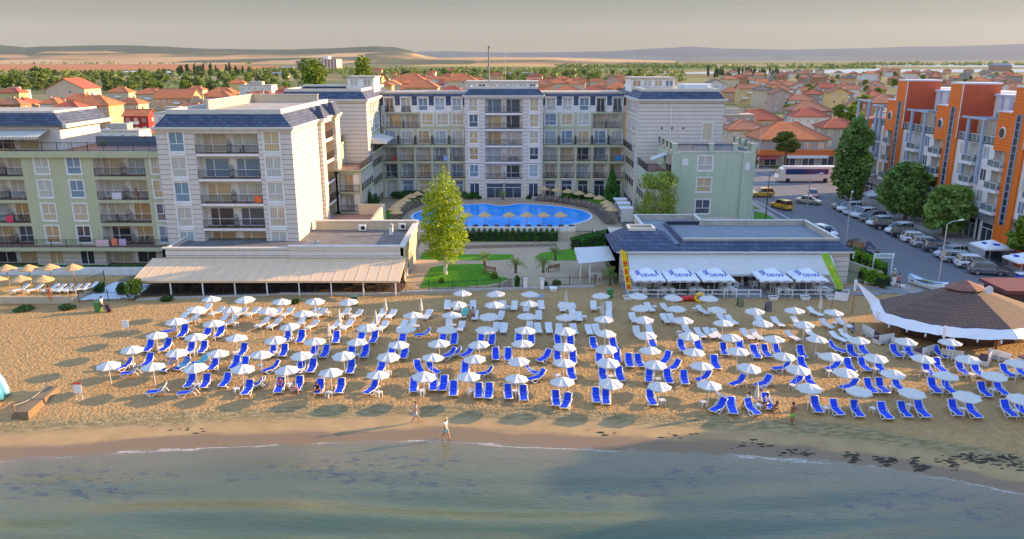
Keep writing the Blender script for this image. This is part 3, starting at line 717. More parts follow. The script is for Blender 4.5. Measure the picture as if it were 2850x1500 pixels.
# end towers
for s, X0, X1 in ((1, 19.8, 33.2), (-1, -36.4, -22.8)):
    zt = 19.5
    if s > 0:
        facade(hotel, wall, 'S', (X0, 122), [(0, 9.9, 'wall'), (9.9, 12.1, lambda fi: ('win', dict(w=1.5, h=2.6, s=.2, st='T', trim=1)) if fi == 0 else ('wall', {})), (12.1, X1 - X0, 'wall')], [(13.4, 16.6), (16.6, 19.5)], RIB)
        wall.poly([(X0, 122, 2), (X1, 122, 2), (X1, 122, 13.4), (X0, 122, 13.4)], RIB)
        for xv in (23.6, 25.2, 27.0): wall.lathe([(.16, 0), (.16, .06)], 10, IRON, (xv, 122, 15.4)) if False else wall.box(xv - .13, xv + .13, 121.93, 122.0, 15.3, 15.56, IRON)
        wall.tube((25.0, 121.94, 13.4), (25.0, 121.94, 19.5), .06, None, 6, PVC)
        wall.poly([(X1, 122, 2), (X1, 140, 2), (X1, 140, 19.5), (X1, 122, 19.5)], RIB)
        fo, inner = 'W', (X0, 134.0)
    else:
        wall.poly([(X0, 122, 2), (X1, 122, 2), (X1, 122, zt), (X0, 122, zt)], RIB); wall.poly([(X0, 122, 2), (X0, 140, 2), (X0, 140, zt), (X0, 122, zt)], RIB)
        wall.box(-31.6, -31.35, 121.94, 122, 15.3, 15.55, IRON)
        fo, inner = 'E', (X1, 122.0)
    bal = [(i * 2.45, (i + 1) * 2.45, 'balc', dict(pier=.17, lint=.42, d=1.4, dw=1.9)) for i in range(4)]
    cs = bal + [(9.8, 10.4, 'wall', dict(m=RIB)), (10.4, 12, 'win', dict(w=1.0, h=1.9, s=.4, m=RIB))] if s > 0 else [(0, 1.6, 'win', dict(w=1.0, h=1.9, s=.4, m=RIB)), (1.6, 2.2, 'wall', dict(m=RIB))] + [(2.2 + a, 2.2 + c_, k, o_) for a, c_, k, o_ in bal]
    facade(hotel, wall, fo, inner, cs, [(2.2, 5.7)] + FL[:2], GREEN)
    cu = [(0, 9.8, 'wall')] if s > 0 else [(2.2, 12, 'wall')]
    up = [(0 if s > 0 else 2.2) + i * 2.45 for i in range(4)]
    cu = [(a, a + 2.45, 'win', dict(w=1.7, h=2.0, s=.3)) for a in up] + ([(9.8, 12, 'win', dict(w=1.0, h=1.9, s=.4, m=RIB))] if s > 0 else [(0, 2.2, 'win', dict(w=1.0, h=1.9, s=.4, m=RIB))])
    facade(hotel, wall, fo, inner, cu, FL[2:], GREEN)
    # projecting terrace with railing on the third floor
    xx = X0 - .45 if s > 0 else X1 + .45
    wall.box(min(xx, xx + s * .45), max(xx, xx + s * .45), 124.3 if s < 0 else 124.2, 133.9, 11.2, 11.5, GREEN)
    put_rail(hotel, xx, 129, 11.5, rad(90), 9.6)
    wall.box(X0 + (1.6 if s > 0 else 0), X1 - (0 if s > 0 else 1.6), 122.0 + .02, 147, 2, zt, CREAM)
    cornice(wall, X0, X1, 122, 146, 19.4, .5, .4)
    mansard(hotel, X0 - .1, X1 + .1, 121.95, 145, 19.9, 1.25, (1.0, 1.0, .9, .6))
# rooftop lift houses
def lift_house(x0, x1, y0, y1, z0, z1, win=True):
    mb = MB(); mb.box(x0, x1, y0, y1, z0, z1, WHITE); mb.box(x0 - .25, x1 + .25, y0 - .25, y1 + .25, z1, z1 + .25, CONC)
    o = mb.build('roof_house', hotel)
    if win:
        n = max(2, int((x1 - x0) / 1.6))
        for i in range(n):
            p = hotel.location; w_ = inst('window', win_mesh(1.35, 1.1, 'M')[0], o, (x0 + (i + .5) * (x1 - x0) / n - p.x, y0 - .03 - p.y, z1 - 1.3 - p.z))
            inst('pane', win_mesh(1.35, 1.1, 'M')[1], w_)
lift_house(-27.6, -23.2, 132, 138, 20.2, 22.9); lift_house(-8, 4.6, 139, 146, 20.2, 21.9); lift_house(20.2, 27.5, 133, 140, 20.2, 22.7)
mb = MB(); mb.box(27.6, 33.0, 130, 131.5, 20.8, 22.0, WHITE); mb.box(28.2, 32, 128.5, 130, 20.95, 21.9, TIN); mb.build('plant_screen', hotel)
mb = MB(); mb.box(-35, -28, 131.8, 132.6, 20.9, 21.5, SLATE); mb.box(-35.1, -27.9, 131.7, 132.7, 21.5, 21.8, CORNICE); mb.build('plant_screen', hotel)
mb = MB(); mb.tube((-4.1, 141, 21.9), (-4.1, 141, 27.9), .16, .14, 8, plain('dull_steel', (.20, .21, .22), .6, .1)); mb.tube((-4.1, 141, 27.9), (-4.1, 141, 28.1), .19, None, 8, IRON); mb.build('chimney', hotel)
mb = MB(); mb.tube((-1.2, 142, 21.9), (-1.2, 142, 28.6), .04, .02, 5, STEEL)
for z in (25.5, 26.4): mb.tube((-1.5, 142, z), (-.9, 142, z), .015, None, 4, STEEL)
mb.build('antenna', hotel)
# right annex with roof terrace
AX0, AX1, AY = 23.0, 35.0, 110.0
mw = {0: 4.1, 1: 7.3, 2: 10.4}
fl = [(3.6, 6.8), (6.8, 9.9), (9.9, 13.0)]
facade(hotel, wall, 'S', (AX0, AY), [(0, 3.4, 'wall'), (3.4, 6.2, 'win', dict(w=2.1, h=2.1, s=.5)), (6.2, AX1 - AX0, 'wall')], fl, GREENS)
wall.poly([(AX0, AY, .9), (AX1, AY, .9), (AX1, AY, 3.6), (AX0, AY, 3.6)], RIB)
wall.poly([(AX1, AY, 3.6), (AX1, 122, 3.6), (AX1, 122, 13.0), (AX1, AY, 13.0)], GREENS); wall.poly([(AX1, AY, .9), (AX1, 122, .9), (AX1, 122, 3.6), (AX1, AY, 3.6)], RIB)
wall.box(AX0, AX0 + 1.1, AY - .22, AY, 3.6, 13.0, GREENS); wall.box(AX1 - 1.9, AX1 - .6, AY - .3, AY, .9, 13.0, GREENS)
wall.box(AX0 + 1.4, AX0 + 2.3, AY - .05, AY, 11.2, 12.1, TIN); wall.box(AX1 - 1.5, AX1 - .9, AY - .36, AY - .3, 10.6, 11.6, TIN)
facade(hotel, wall, 'W', (AX0, 114.5), [(0, 4.5, 'balc', dict(n=2, pier=.3, d=1.2))], [(9.9, 13.0)], GREENS)
facade(hotel, wall, 'W', (20.0, 122), [(i * 2.25, (i + 1) * 2.25, 'balc', dict(pier=.2, d=1.2, dw=1.6)) for i in range(4)], [(2.2, 5.2), (5.2, 8.0)], GREENS)
wall.poly([(20.0, 113, .9), (23, 113, .9), (23, 113, 9.9), (20.0, 113, 9.9)], GREENS)
wall.poly([(20.0, 113, 8.0), (20.0, 122, 8.0), (20.0, 122, 9.9), (20.0, 113, 9.9)], GREENS)
wall.box(21.5, 35, 111.3, 122, .9, 9.88, GREENS); wall.box(20.0, 23, 113.0, 122, 9.84, 9.9, TERRA)
wall.poly([(23, 114.5, 9.9), (23, 122, 9.9), (23, 122, 13), (23, 114.5, 13)], GREENS)
put_rail(hotel, 20.06, 117.5, 9.9, rad(90), 8.9); put_rail(hotel, 21.5, 113.05, 9.9, 0, 2.9)
wall.box(AX0, AX1, AY, 122, 12.95, 13.0, plain('terrace_slate', (.09, .11, .14), .7, .2))
for x in (AX0, AX0 + 5.2, AX1 - 3.4, AX1 - .8): wall.box(x, x + .7, AY - .05, AY + .45, 13.0, 14.25, GREENS); wall.box(x - .05, x + .75, AY - .1, AY + .5, 14.25, 14.35, CORNICE)
for y in (112.5, 115.5, 118.5): wall.box(AX1 - .5, AX1, y, y + .7, 13.0, 14.25, GREENS); wall.box(AX0, AX0 + .5, y, y + .7, 13, 14.25, GREENS)
wall.box(AX0, AX1, AY, AY + .25, 13.0, 13.25, CORNICE); wall.box(AX0, AX0 + .25, AY, 122, 13.0, 13.25, CORNICE); wall.box(AX1 - .25, AX1, AY, 122, 13.0, 13.25, CORNICE)
put_rail(hotel, AX0 + 2.95, AY + .1, 13.25, 0, 4.4); put_rail(hotel, AX0 + 7.25, AY + .1, 13.25, 0, 2.65); put_rail(hotel, AX1 - 1.75, AY + .1, 13.25, 0, 1.9)
put_rail(hotel, AX0 + .1, 116, 13.25, rad(90), 11); put_rail(hotel, AX1 - .1, 116, 13.25, rad(90), 11)
mb = MB(); mb.poly([(23.0, 113.7, 12.3), (23.0, 116.4, 12.3), (20.9, 116.0, 11.6), (20.9, 113.3, 11.6)], CANVASW); mb.poly([(23.0, 113.7, 12.25), (23.0, 116.4, 12.25), (20.9, 116.0, 11.55), (20.9, 113.3, 11.55)], CANVASW); mb.poly([(20.9, 113.3, 11.6), (20.9, 116.0, 11.6), (20.9, 116, 11.4), (20.9, 113.3, 11.4)], CANVASW); mb.build('awning', hotel)
# left annex, stepped, between the two left towers
facade(hotel, wall, 'E', (-22.2, 112), [(i * 2.0, (i + 1) * 2.0, 'balc', dict(pier=.16, d=1.2, dw=1.5)) for i in range(5)], [(1.0, 4.0), (4.0, 7.0), (7.0, 10.0)], GREEN)
facade(hotel, wall, 'S', (-26, 112), [(0, 3.8, 'balc', dict(pier=.3, d=1.2, dw=1.8, n=1))], [(1.0, 4.0), (4.0, 7.0), (7.0, 10.0)], GREEN)
wall.box(-36, -23.6, 113.4, 121.98, 1, 9.9, GREEN); wall.box(-36, -22.2, 112, 121.98, 9.9, 10.0, TERRA); wall.box(-36, -22.2, 111.9, 112.15, 10.0, 10.25, GREEN); wall.box(-22.45, -22.15, 112.15, 121.98, 10.0, 10.25, GREEN)
put_rail(hotel, -22.3, 117, 10.25, rad(90), 9.8); put_rail(hotel, -24.2, 112.05, 10.25, 0, 3.8)
facade(hotel, wall, 'E', (-26.5, 114), [(0, 2, 'win', dict(w=.9, h=2, s=.2)), (2, 4, 'win', dict(w=.9, h=2, s=.2)), (4, 8, 'wall')], [(10.0, 13.2)], GREEN)
wall.box(-36, -26.6, 114, 121.98, 10, 13.15, GREEN); wall.box(-36, -26.4, 113.9, 121.98, 13.2, 13.45, GREEN)
put_rail(hotel, -26.5, 117.8, 13.45, rad(90), 7.4)
for y in (114.2, 117.6, 121.2): wall.box(-26.75, -26.35, y, y + .4, 13.2, 14.6, GREEN)
mb = MB(); mb.poly([(-22.8, 124.6, 13.6), (-22.8, 133.6, 13.6), (-20.4, 133.6, 12.9), (-20.4, 124.6, 12.9)], CANVASW); mb.poly([(-20.4, 124.6, 12.9), (-20.4, 133.6, 12.9), (-20.4, 133.6, 12.7), (-20.4, 124.6, 12.7)], CANVASW); mb.poly([(-22.8, 124.6, 13.55), (-20.4, 124.6, 12.85), (-20.4, 124.6, 12.7), (-22.8, 124.6, 12.7)], CANVASW); mb.build('awning', hotel)
wall.build('walls', hotel)

# ------------------------------------------------------------------ front-left apartment block
apt = thing('apartment_block', 'white jointed apartment tower with slate mansard and long sage green wing facing the beach', 'apartment block', (-40, 92, 1.0))
wall = MB()
AF = [(6.06, 9.1), (9.1, 12.1), (12.1, 15.1), (15.1, 17.75)]
AF = [(3.06, 6.06), (6.06, 9.1), (9.1, 12.1), (12.1, 15.1), (15.1, 17.8)]
W = 16.0
def acol(fi): return ('balc', dict(n=2, d=1.6, lint=.28, dw=2.9, m=WHITE))
facade(apt, wall, 'S', (-42, 91), [(0, 1.35, 'wall'), (1.35, 3.35, 'win', dict(w=1.75, h=2.35, s=.25)), (3.35, 4.5, 'wall'), (4.5, 12.0, acol), (12.0, 12.55, 'wall'), (12.55, 14.65, 'win', dict(w=1.85, h=2.35, s=.25)), (14.65, 16, 'wall')], AF, RIB)
facade(apt, wall, 'S', (-42, 91), [(0, 16, 'wall')], [(1.0, 3.06)], RIB)
for z in (6.0, 9.0, 12.0, 15.0):
    for x in (-39.65, -28.4): wall.box(x - 1.05, x + 1.05, 90.86, 91.0, z - .1, z + .12, WHITE)
# sunlit side: blank jointed wall, then a bay of balconies
facade(apt, wall, 'E', (-26, 91), [(0, 11.6, 'wall')], [(1.0, 17.8)], RIB)
facade(apt, wall, 'E', (-26, 102.6), [(0, 1.2, 'wall', dict(m=RIB)), (1.2, 2.9, 'win', dict(w=1.0, h=2.0, s=.3, m=RIB)), (2.9, 9.4, 'balc', dict(n=2, d=2.2, lint=.4, dw=2.4, m=WHITE, bm=CREAM)), (9.4, 10.8, 'win', dict(w=.8, h=2.0, s=.3, m=RIB)), (10.8, 14.4, 'wall', dict(m=RIB))], AF, RIB)
for y0, y1 in ((103.6, 105.4), (112.0, 114.0)): wall.box(-26, -25.5, y0, y1, 1.0, 17.8, RIB)
wall.box(-42, -27.8, 92.7, 117, 1, 17.8, CREAM); wall.poly([(-42, 91, 1), (-42, 117, 1), (-42, 117, 17.8), (-42, 91, 17.8)], RIB); wall.box(-27.8, -26.02, 113.5, 117, 1, 17.8, CREAM); wall.box(-28, -26.02, 92, 102.6, 1, 17.8, CREAM)
wall.box(-27.9, -26.02, 102.6, 105.3, 17.3, 17.8, CREAM)
cornice(wall, -42, -26, 91, 117, 17.75, .5, .4)
for y in (103.6, 111.8): cornice(wall, -26, -25.4, y, y + 2.2, 17.75, .5, .35)
mansard(apt, -42.1, -25.9, 90.95, 116.5, 18.25, 1.55, (1.3, 1.5, 1.1, .8), .42)
mb = MB(); mb.frustum(-26.5, -25.2, 104.2, 106.2, 18.25, 19.9, (.2, .6, .3, .3), SLATE, CORNICE); mb.build('slate_roof', apt); mb = MB(); mb.frustum(-26.5, -25.2, 111.2, 114.4, 18.25, 20.0, (.2, .6, .3, .3), SLATE, CORNICE); mb.build('slate_roof', apt)
mb = MB(); mb.box(-38.4, -38.1, 98, 115, 19.7, 20.9, CREAM); mb.box(-38.1, -28.5, 114.7, 115, 19.7, 20.9, CREAM); mb.box(-38.5, -28.4, 114.6, 115.1, 20.9, 21.0, CORNICE); mb.box(-38.5, -38.0, 98, 114.6, 20.9, 21.0, CORNICE); mb.build('roof_wall', apt)
# sage wing
GF = [(3.5, 6.3), (6.3, 9.2), (9.2, 12.1), (12.1, 14.7)]
GX = -80.0; L_ = 38.0
def gcols():
    cs = []; u = L_
    seq = [('win', 2.2), ('wall', .5), ('balc', 6.3), ('wall', 1.2), ('win', 2.3), ('wall', 1.6), ('win', 2.3), ('wall', 1.3), ('balc', 6.0), ('wall', 1.2), ('win', 2.3), ('wall', 1.6), ('win', 2.3), ('wall', 1.2), ('balc', 5.7)]
    for k, w_ in seq:
        o = dict(w=1.7, h=2.15, s=.3) if k == 'win' else dict(n=2, d=1.7, lint=.38, dw=2.4) if k == 'balc' else {}
        cs.append((u - w_, u, k, o)); u -= w_
    return cs
facade(apt, wall, 'S', (GX, 93), gcols(), GF, GREEN)
def gground():
    return [(a, c_, 'glass' if k == 'balc' else k, (dict(n=2, d=1.2, lint=.3, dw=2.6, m=RIB) if k == 'balc' else dict(w=1.8, h=2.1, s=.1, m=RIB, st='M', trim=0) if k == 'win' else dict(m=RIB))) for a, c_, k, o in gcols()]
facade(apt, wall, 'S', (GX, 93), gground(), [(.9, 3.35)], RIB)
wall.box(GX, -42, 91.6, 93, 3.35, 3.5, TERRA); wall.box(GX, -42, 91.45, 91.62, 3.1, 3.55, GREEN)
for i in range(4): put_rail(apt, -46.6 - i * 9.2, 91.55, 3.55, 0, 9.2)
wall.box(GX, -42, 94.8, 108, .9, 14.7, CREAM)
wall.box(GX, -42, 92.7, 108, 14.7, 14.95, TERRA); wall.box(GX, -42, 92.62, 93.0, 14.45, 15.2, GREEN)
for i in range(4): put_rail(apt, -46.6 - i * 9.2, 92.75, 15.2, 0, 9.2, 1.1)
# penthouse
facade(apt, wall, 'S', (GX, 96.5), [(0, 12, 'wall'), (12, 15, 'win', dict(w=2.4, h=2.2, s=.05, st='D')), (15, 18, 'win', dict(w=2.4, h=2.2, s=.05, st='D')), (18, 21, 'win', dict(w=2.4, h=2.2, s=.05, st='D')), (21, 23.6, 'wall')], [(14.95, 17.7)], WHITE)
wall.poly([(-56.4, 96.5, 14.95), (-56.4, 106, 14.95), (-56.4, 106, 17.7), (-56.4, 96.5, 17.7)], WHITE)
wall.box(GX, -56.2, 96.3, 106.5, 17.7, 18.0, CORNICE)
mb = MB(); mb.frustum(GX, -55.4, 95.7, 107, 18.0, 19.6, (1, 1.5, .9, .5), SLATE, FLATTAN); mb.build('slate_roof', apt)
mb = MB(); mb.box(-80, -56.9, 96.5, 96.9, 19.5, 19.75, CORNICE); mb.box(-57.1, -56.8, 96.6, 106.6, 19.5, 19.75, CORNICE); mb.box(-55.5, -55.0, 95.6, 107, 17.75, 18.2, CORNICE); mb.build('roof_parapet', apt)
STRIPE = None
m, nt, b_ = newmat('striped_awning'); s = nt.nodes.new('ShaderNodeSeparateXYZ'); L(nt, pos(nt), s.inputs[0])
L(nt, mixc(nt, math_(nt, 'LESS_THAN', math_(nt, 'FRACT', math_(nt, 'MULTIPLY', s.outputs[0], 2.4)), .5), (.62, .56, .46, 1), (.38, .36, .30, 1)), b_.inputs['Base Color']); b_.inputs['Roughness'].default_value = .9
STRIPE = m
mb = MB(); mb.poly([(-75, 96.3, 17.5), (-57.6, 96.3, 17.5), (-57.6, 93.8, 16.8), (-75, 93.8, 16.8)], STRIPE); mb.poly([(-75, 93.8, 16.8), (-57.6, 93.8, 16.8), (-57.6, 93.8, 16.5), (-75, 93.8, 16.5)], STRIPE); mb.build('awning', apt)
mb = MB(); mb.box(-54.5, -42.0, 101, 101.3, 14.95, 16.2, plain('slate_blue_wall', (.10, .13, .18), .8, .1)); mb.build('terrace_wall', apt)
wall.build('walls', apt)

# ------------------------------------------------------------------ restaurant under the tower
rest = thing('restaurant', 'single storey cream restaurant with flat roof and long sloping cream awning', 'restaurant', (-26, 85, 1.0))
wall = MB()
facade(rest, wall, 'S', (-40, 85), [(0, 14.5, 'wall', dict(m=CREAM)), (14.5, 17.5, 'glass', dict(d=.3, dw=2.6, lint=1.2)), (17.5, 20.5, 'glass', dict(d=.3, dw=2.6, lint=1.2)), (20.5, 22.5, 'wall'), (22.5, 27.6, 'glass', dict(d=.3, dw=4.6, lint=1.2, pane=DARKPANE))], [(1.0, 4.0)], CREAM)
wall.box(-40, -25.5, 84.9, 85.3, 4.0, 5.0, RIB); wall.box(-40.1, -25.4, 84.8, 85.4, 5.0, 5.15, CORNICE)
wall.box(-25.5, -12.4, 84.7, 85.1, 4.0, 5.25, RIB); wall.box(-25.6, -12.2, 84.55, 85.25, 5.25, 5.42, CORNICE)
facade(rest, wall, 'E', (-12.4, 84.7), [(0, 1, 'wall'), (1, 4, 'glass', dict(d=.2, dw=2.7, lint=.8)), (4, 7, 'glass', dict(d=.2, dw=2.7, lint=.8)), (7, 13, 'wall')], [(1.0, 4.2)], CREAM)
wall.box(-12.75, -12.35, 84.7, 97.7, 4.2, 5.25, CREAM); wall.box(-12.9, -12.2, 85.25, 97.8, 5.25, 5.42, CORNICE)
wall.box(-25.5, -12.4, 97.3, 97.7, 3.0, 5.6, CREAM); wall.box(-25.6, -12.2, 97.2, 97.8, 5.6, 5.75, CORNICE)
wall.poly([(-40, 85, 4.5), (-12.5, 85, 4.5), (-12.5, 97.5, 4.5), (-40, 97.5, 4.5)], FLAT)
wall.box(-40, -13.1, 86, 97.2, 1, 4.4, CREAM)
wall.box(-40.0, -39.7, 84.9, 91, 3.5, 5.0, RIB)
# raised side parapet running back toward the pool (sunlit)
wall.rings([[(-18.6, 97.7, 1), (-18.2, 97.7, 1), (-18.2, 97.7, 5.6), (-18.6, 97.7, 5.6)], [(-18.6, 108, 1), (-18.2, 108, 1), (-18.2, 108, 5.9), (-18.6, 108, 5.9)]], CREAM)
wall.box(-26, -18.4, 97.7, 108, 4.2, 4.4, TERRA); wall.box(-22, -18.2, 108, 108.3, 1, 5.9, CREAM)
wall.build('walls', rest)
mb = MB()
ya, za, yb, zb = 84.8, 3.95, 79.6, 2.75
xl, xr = -41.2, -12.2
n = 24
for i in range(n):
    a = xl + (xr - xl) * i / n; c_ = xl + (xr - xl) * (i + 1) / n
    ai = a if a > -39 else a + .0
    mb.poly([(a, yb, zb), (c_, yb, zb), (c_, ya, za), (a, ya, za)], CANVAS)
    mb.poly([(a, yb, zb - .06), (c_, yb, zb - .06), (c_, ya, za - .06), (a, ya, za - .06)], CANVAS)
    mb.tube((a, yb, zb + .01), (a, ya, za + .01), .02, None, 4, CANVAS)
mb.poly([(xl, yb, zb), (xr, yb, zb), (xr, yb, zb - .22), (xl, yb, zb - .22)], CANVAS)
for x in (xl, xr): mb.poly([(x, yb, zb - .2), (x, yb, zb), (x, ya, za), (x, ya, za - .2)], CANVAS)
mb.build('awning', rest)
for i in range(9):
    x = xl + .5 + (xr - xl - 1) * i / 8
    mb = MB(); mb.box(x - .06, x + .06, yb + .1, yb + .22, 1.0, zb - .02, WHITE); mb.build('post', rest)
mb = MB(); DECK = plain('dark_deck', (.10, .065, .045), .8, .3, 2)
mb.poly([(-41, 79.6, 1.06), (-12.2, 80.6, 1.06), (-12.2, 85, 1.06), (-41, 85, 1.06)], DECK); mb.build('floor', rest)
for i in range(6):
    o = inst('railing', rail_mesh(4.7, .9), rest, (-38.9 + 4.75 * i - rest.location.x, 80.45 + .04 * i - rest.location.y, .06), rad(.6))
# things on its flat roof
def small(name, label, cat, fn, group=None, loc=None):
    mb = MB(); fn(mb); o = mb.build(name, None, False, loc); return tag(o, label, cat, group)
def vent(mb, x, y, z, h=.7):
    mb.box(x - .22, x + .22, y - .22, y + .22, z, z + h, WHITE); mb.box(x - .3, x + .3, y - .3, y + .3, z + h, z + h + .08, CONC)
    mb.frustum(x - .26, x + .26, y - .26, y + .26, z + h + .08, z + h + .4, .22, CONC, CONC)
small('vent_stack', 'small white vent stack with hipped cap on the restaurant roof edge', 'vent', lambda m: vent(m, -22.6, 86.2, 4.5, .9), None, (-22.6, 86.2, 4.5))
small('vent_stack', 'grey metal vent stack at the far right of the restaurant roof', 'vent', lambda m: vent(m, -15.3, 94.6, 4.5, 1.1), None, (-15.3, 94.6, 4.5))
def acu(mb, x, y, z, rz=0):
    mb.box(x - .45, x + .45, y - .18, y + .18, z + .12, z + .85, PVC); mb.lathe([(.28, 0), (.28, .02)], 14, IRON, (0, 0, 0)) if 0 else None
    r = [[(x + .1 + .27 * math.cos(6.283 * q / 14), y - d, z + .48 + .27 * math.sin(6.283 * q / 14)) for q in range(14)] for d in (.17, .2)]
    mb.rings(r, IRON); mb.box(x - .4, x - .3, y - .15, y + .15, z, z + .12, IRON); mb.box(x + .3, x + .4, y - .15, y + .15, z, z + .12, IRON)
small('air_conditioner', 'white air conditioner with dark fan on the restaurant roof', 'air conditioner', lambda m: acu(m, -19.3, 96.4, 4.5), None, (-19.3, 96.4, 4.5))
small('air_conditioner', 'round-fanned cooling unit against the roof wall near the pool', 'air conditioner', lambda m: acu(m, -14.2, 96.8, 4.6), None, (-14.2, 96.8, 4.5))
# ------------------------------------------------------------------ lettering
FONTC = {}
def text_mesh(s, size, m, bold=.0, name='lettering'):
    k = (s, size, m.name)
    if k in FONTC: return FONTC[k]
    c = bpy.data.curves.new('t', 'FONT'); c.body = s; c.size = size; c.align_x = 'CENTER'; c.align_y = 'CENTER'; c.extrude = .004; c.offset = bold
    o = bpy.data.objects.new('t', c); COL.objects.link(o)
    dg = bpy.context.evaluated_depsgraph_get(); me = bpy.data.meshes.new_from_object(o.evaluated_get(dg)); me.name = name
    bpy.data.objects.remove(o); me.materials.clear(); me.materials.append(m); FONTC[k] = me; return me
BLUEINK = plain('blue_ink', (.01, .05, .45), .6, .05)
RED = plain('red_paint', (.62, .03, .02), .5, .1)
YEL = plain('yellow_flag_cloth', (.80, .55, .01), .7, .08)
LIME = plain('lime_flag_cloth', (.28, .55, .06), .7, .1)
TEAL = plain('teal_paint', (.01, .28, .25), .5, .1)
FABW = plain('white_parasol_fabric', (.74, .73, .71), .85, .05, 2, spec=.1)
# ------------------------------------------------------------------ beach restaurant with slate skirt roof
bistro = thing('beach_restaurant', 'low jointed restaurant with slate skirt roof, flat top and off-white awning', 'restaurant', (25, 85, 1.0))
wall = MB()
facade(bistro, wall, 'S', (12.4, 84.6), [(0, 4.5, 'wall'), (4.5, 9, 'glass', dict(d=.3, dw=4.0, lint=1.6, pane=DARKPANE)), (9, 14, 'wall', dict(m=WOOD)), (14, 18.5, 'glass', dict(d=.3, dw=4.0, lint=1.6, pane=DARKPANE)), (18.5, 26.2, 'wall')], [(.95, 4.75)], RIB)
wall.poly([(38.6, 84.6, .95), (38.6, 96, .95), (38.6, 96, 4.75), (38.6, 84.6, 4.75)], RIB); wall.box(12.4, 38.4, 85.4, 98, .95, 4.7, CREAM)
wall.poly([(12.4, 84.6, .95), (12.4, 98, .95), (12.4, 98, 4.75), (12.4, 84.6, 4.75)], RIB)
wall.box(11.9, 38.9, 84.1, 84.6, 4.72, 4.9, PVC); wall.box(38.62, 39.0, 84.6, 96.2, 4.72, 4.9, PVC); wall.box(11.7, 12.4, 84.6, 92, 4.72, 4.9, PVC)
wall.tube((38.9, 84.4, 4.7), (38.9, 84.4, 4.0), .06, None, 6, PVC); wall.box(33.9, 34.9, 84.53, 84.6, 3.9, 4.5, TIN)
wall.poly([(16, 85.3, 5.5), (37.5, 85.3, 5.5), (37.5, 99, 5.5), (16, 99, 5.5)], plain('grey_roof_felt', (.20, .22, .24), .9, .12, .8))
wall.build('walls', bistro)
mb = MB()
mb.rings([[(18.9, 84.05, 4.91), (39.0, 84.05, 4.91), (39.0, 96.3, 4.91), (18.9, 96.3, 4.91)], [(19.6, 85.3, 6.0), (37.2, 85.3, 6.0), (37.2, 95.6, 6.0), (19.6, 95.6, 6.0)]], SLATE, cap=False)
mb.build('slate_roof', bistro)
mb = MB(); mb.frustum(11.5, 19.8, 84.02, 92.6, 4.92, 6.75, (2.2, 3.2, 3.0, 3.4), SLATE, FLAT); mb.build('slate_roof', bistro)
mb = MB()
for q in ((13.6, 16.7, 86.9, 87.15), (13.6, 16.7, 89.0, 89.25), (13.6, 13.85, 87.15, 89.0), (16.45, 16.7, 87.15, 89.0)): mb.box(*q, 6.55, 7.0, CORNICE)
mb.build('roof_parapet', bistro)
mb = MB()
for q in ((19.6, 37.4, 85.2, 85.4), (37.2, 37.5, 85.4, 95.8), (24.2, 37.2, 95.4, 95.8), (23.9, 24.2, 95.4, 99.2), (16.2, 23.9, 98.9, 99.2), (16.0, 16.3, 90, 98.9)): mb.box(*q, 5.3, 6.12, CONC); mb.box(q[0] - .06, q[1] + .06, q[2] - .06, q[3] + .06, 6.12, 6.2, CORNICE)
mb.build('roof_parapet', bistro)
mb = MB(); n = 10
for i in range(n):
    a = 13.2 + 23.2 * i / n; c_ = 13.2 + 23.2 * (i + 1) / n
    mb.poly([(a, 82.3, 2.75), (c_, 82.3, 2.75), (c_, 84.5, 4.6), (a, 84.5, 4.6)], CANVASW); mb.poly([(a, 82.3, 2.7), (c_, 82.3, 2.7), (c_, 84.5, 4.55), (a, 84.5, 4.55)], CANVASW)
mb.poly([(13.2, 82.3, 2.75), (36.4, 82.3, 2.75), (36.4, 82.3, 2.5), (13.2, 82.3, 2.5)], CANVASW); mb.tube((13.2, 82.32, 2.76), (36.4, 82.32, 2.76), .05, None, 6, PVC)
mb.build('awning', bistro)
mb = MB(); mb.poly([(7.7, 84.9, 3.25), (11.9, 85.3, 3.6), (11.8, 90.6, 3.95), (7.6, 90.7, 3.75)], CANVASW); mb.poly([(7.7, 84.9, 3.2), (11.9, 85.3, 3.55), (11.8, 90.6, 3.9), (7.6, 90.7, 3.7)], CANVASW); mb.poly([(7.7, 84.9, 3.25), (7.6, 90.7, 3.75), (7.6, 90.7, 3.45), (7.7, 84.9, 2.95)], CANVASW); mb.build('awning', bistro)
for x, y in ((7.9, 85.1), (9.0, 85.2), (7.9, 90.4)):
    mb = MB(); mb.box(x - .05, x + .05, y - .05, y + .05, 1.0, 3.4, PVC); mb.build('post', bistro)
GDECK = plain('grey_deck_boards', (.26, .25, .25), .8, .25, 2)
mb = MB(); mb.box(12.4, 36.6, 78.9, 84.6, .8, 1.08, GDECK); mb.build('deck', bistro)
for x0, x1 in ((12.6, 19.0), (19.0, 26.9), (28.8, 36.4)):
    mb = MB(); mb.box(x0, x1, 78.95, 79.03, 1.85, 1.95, WHITEWOOD); mb.box(x0, x1, 78.95, 79.03, 1.4, 1.48, WHITEWOOD)
    k = int((x1 - x0) / 1.3)
    for i in range(k + 1): xx = x0 + (x1 - x0) * i / k; mb.box(xx - .05, xx + .05, 78.93, 79.05, 1.0, 1.97, WHITEWOOD)
    mb.build('railing', bistro)
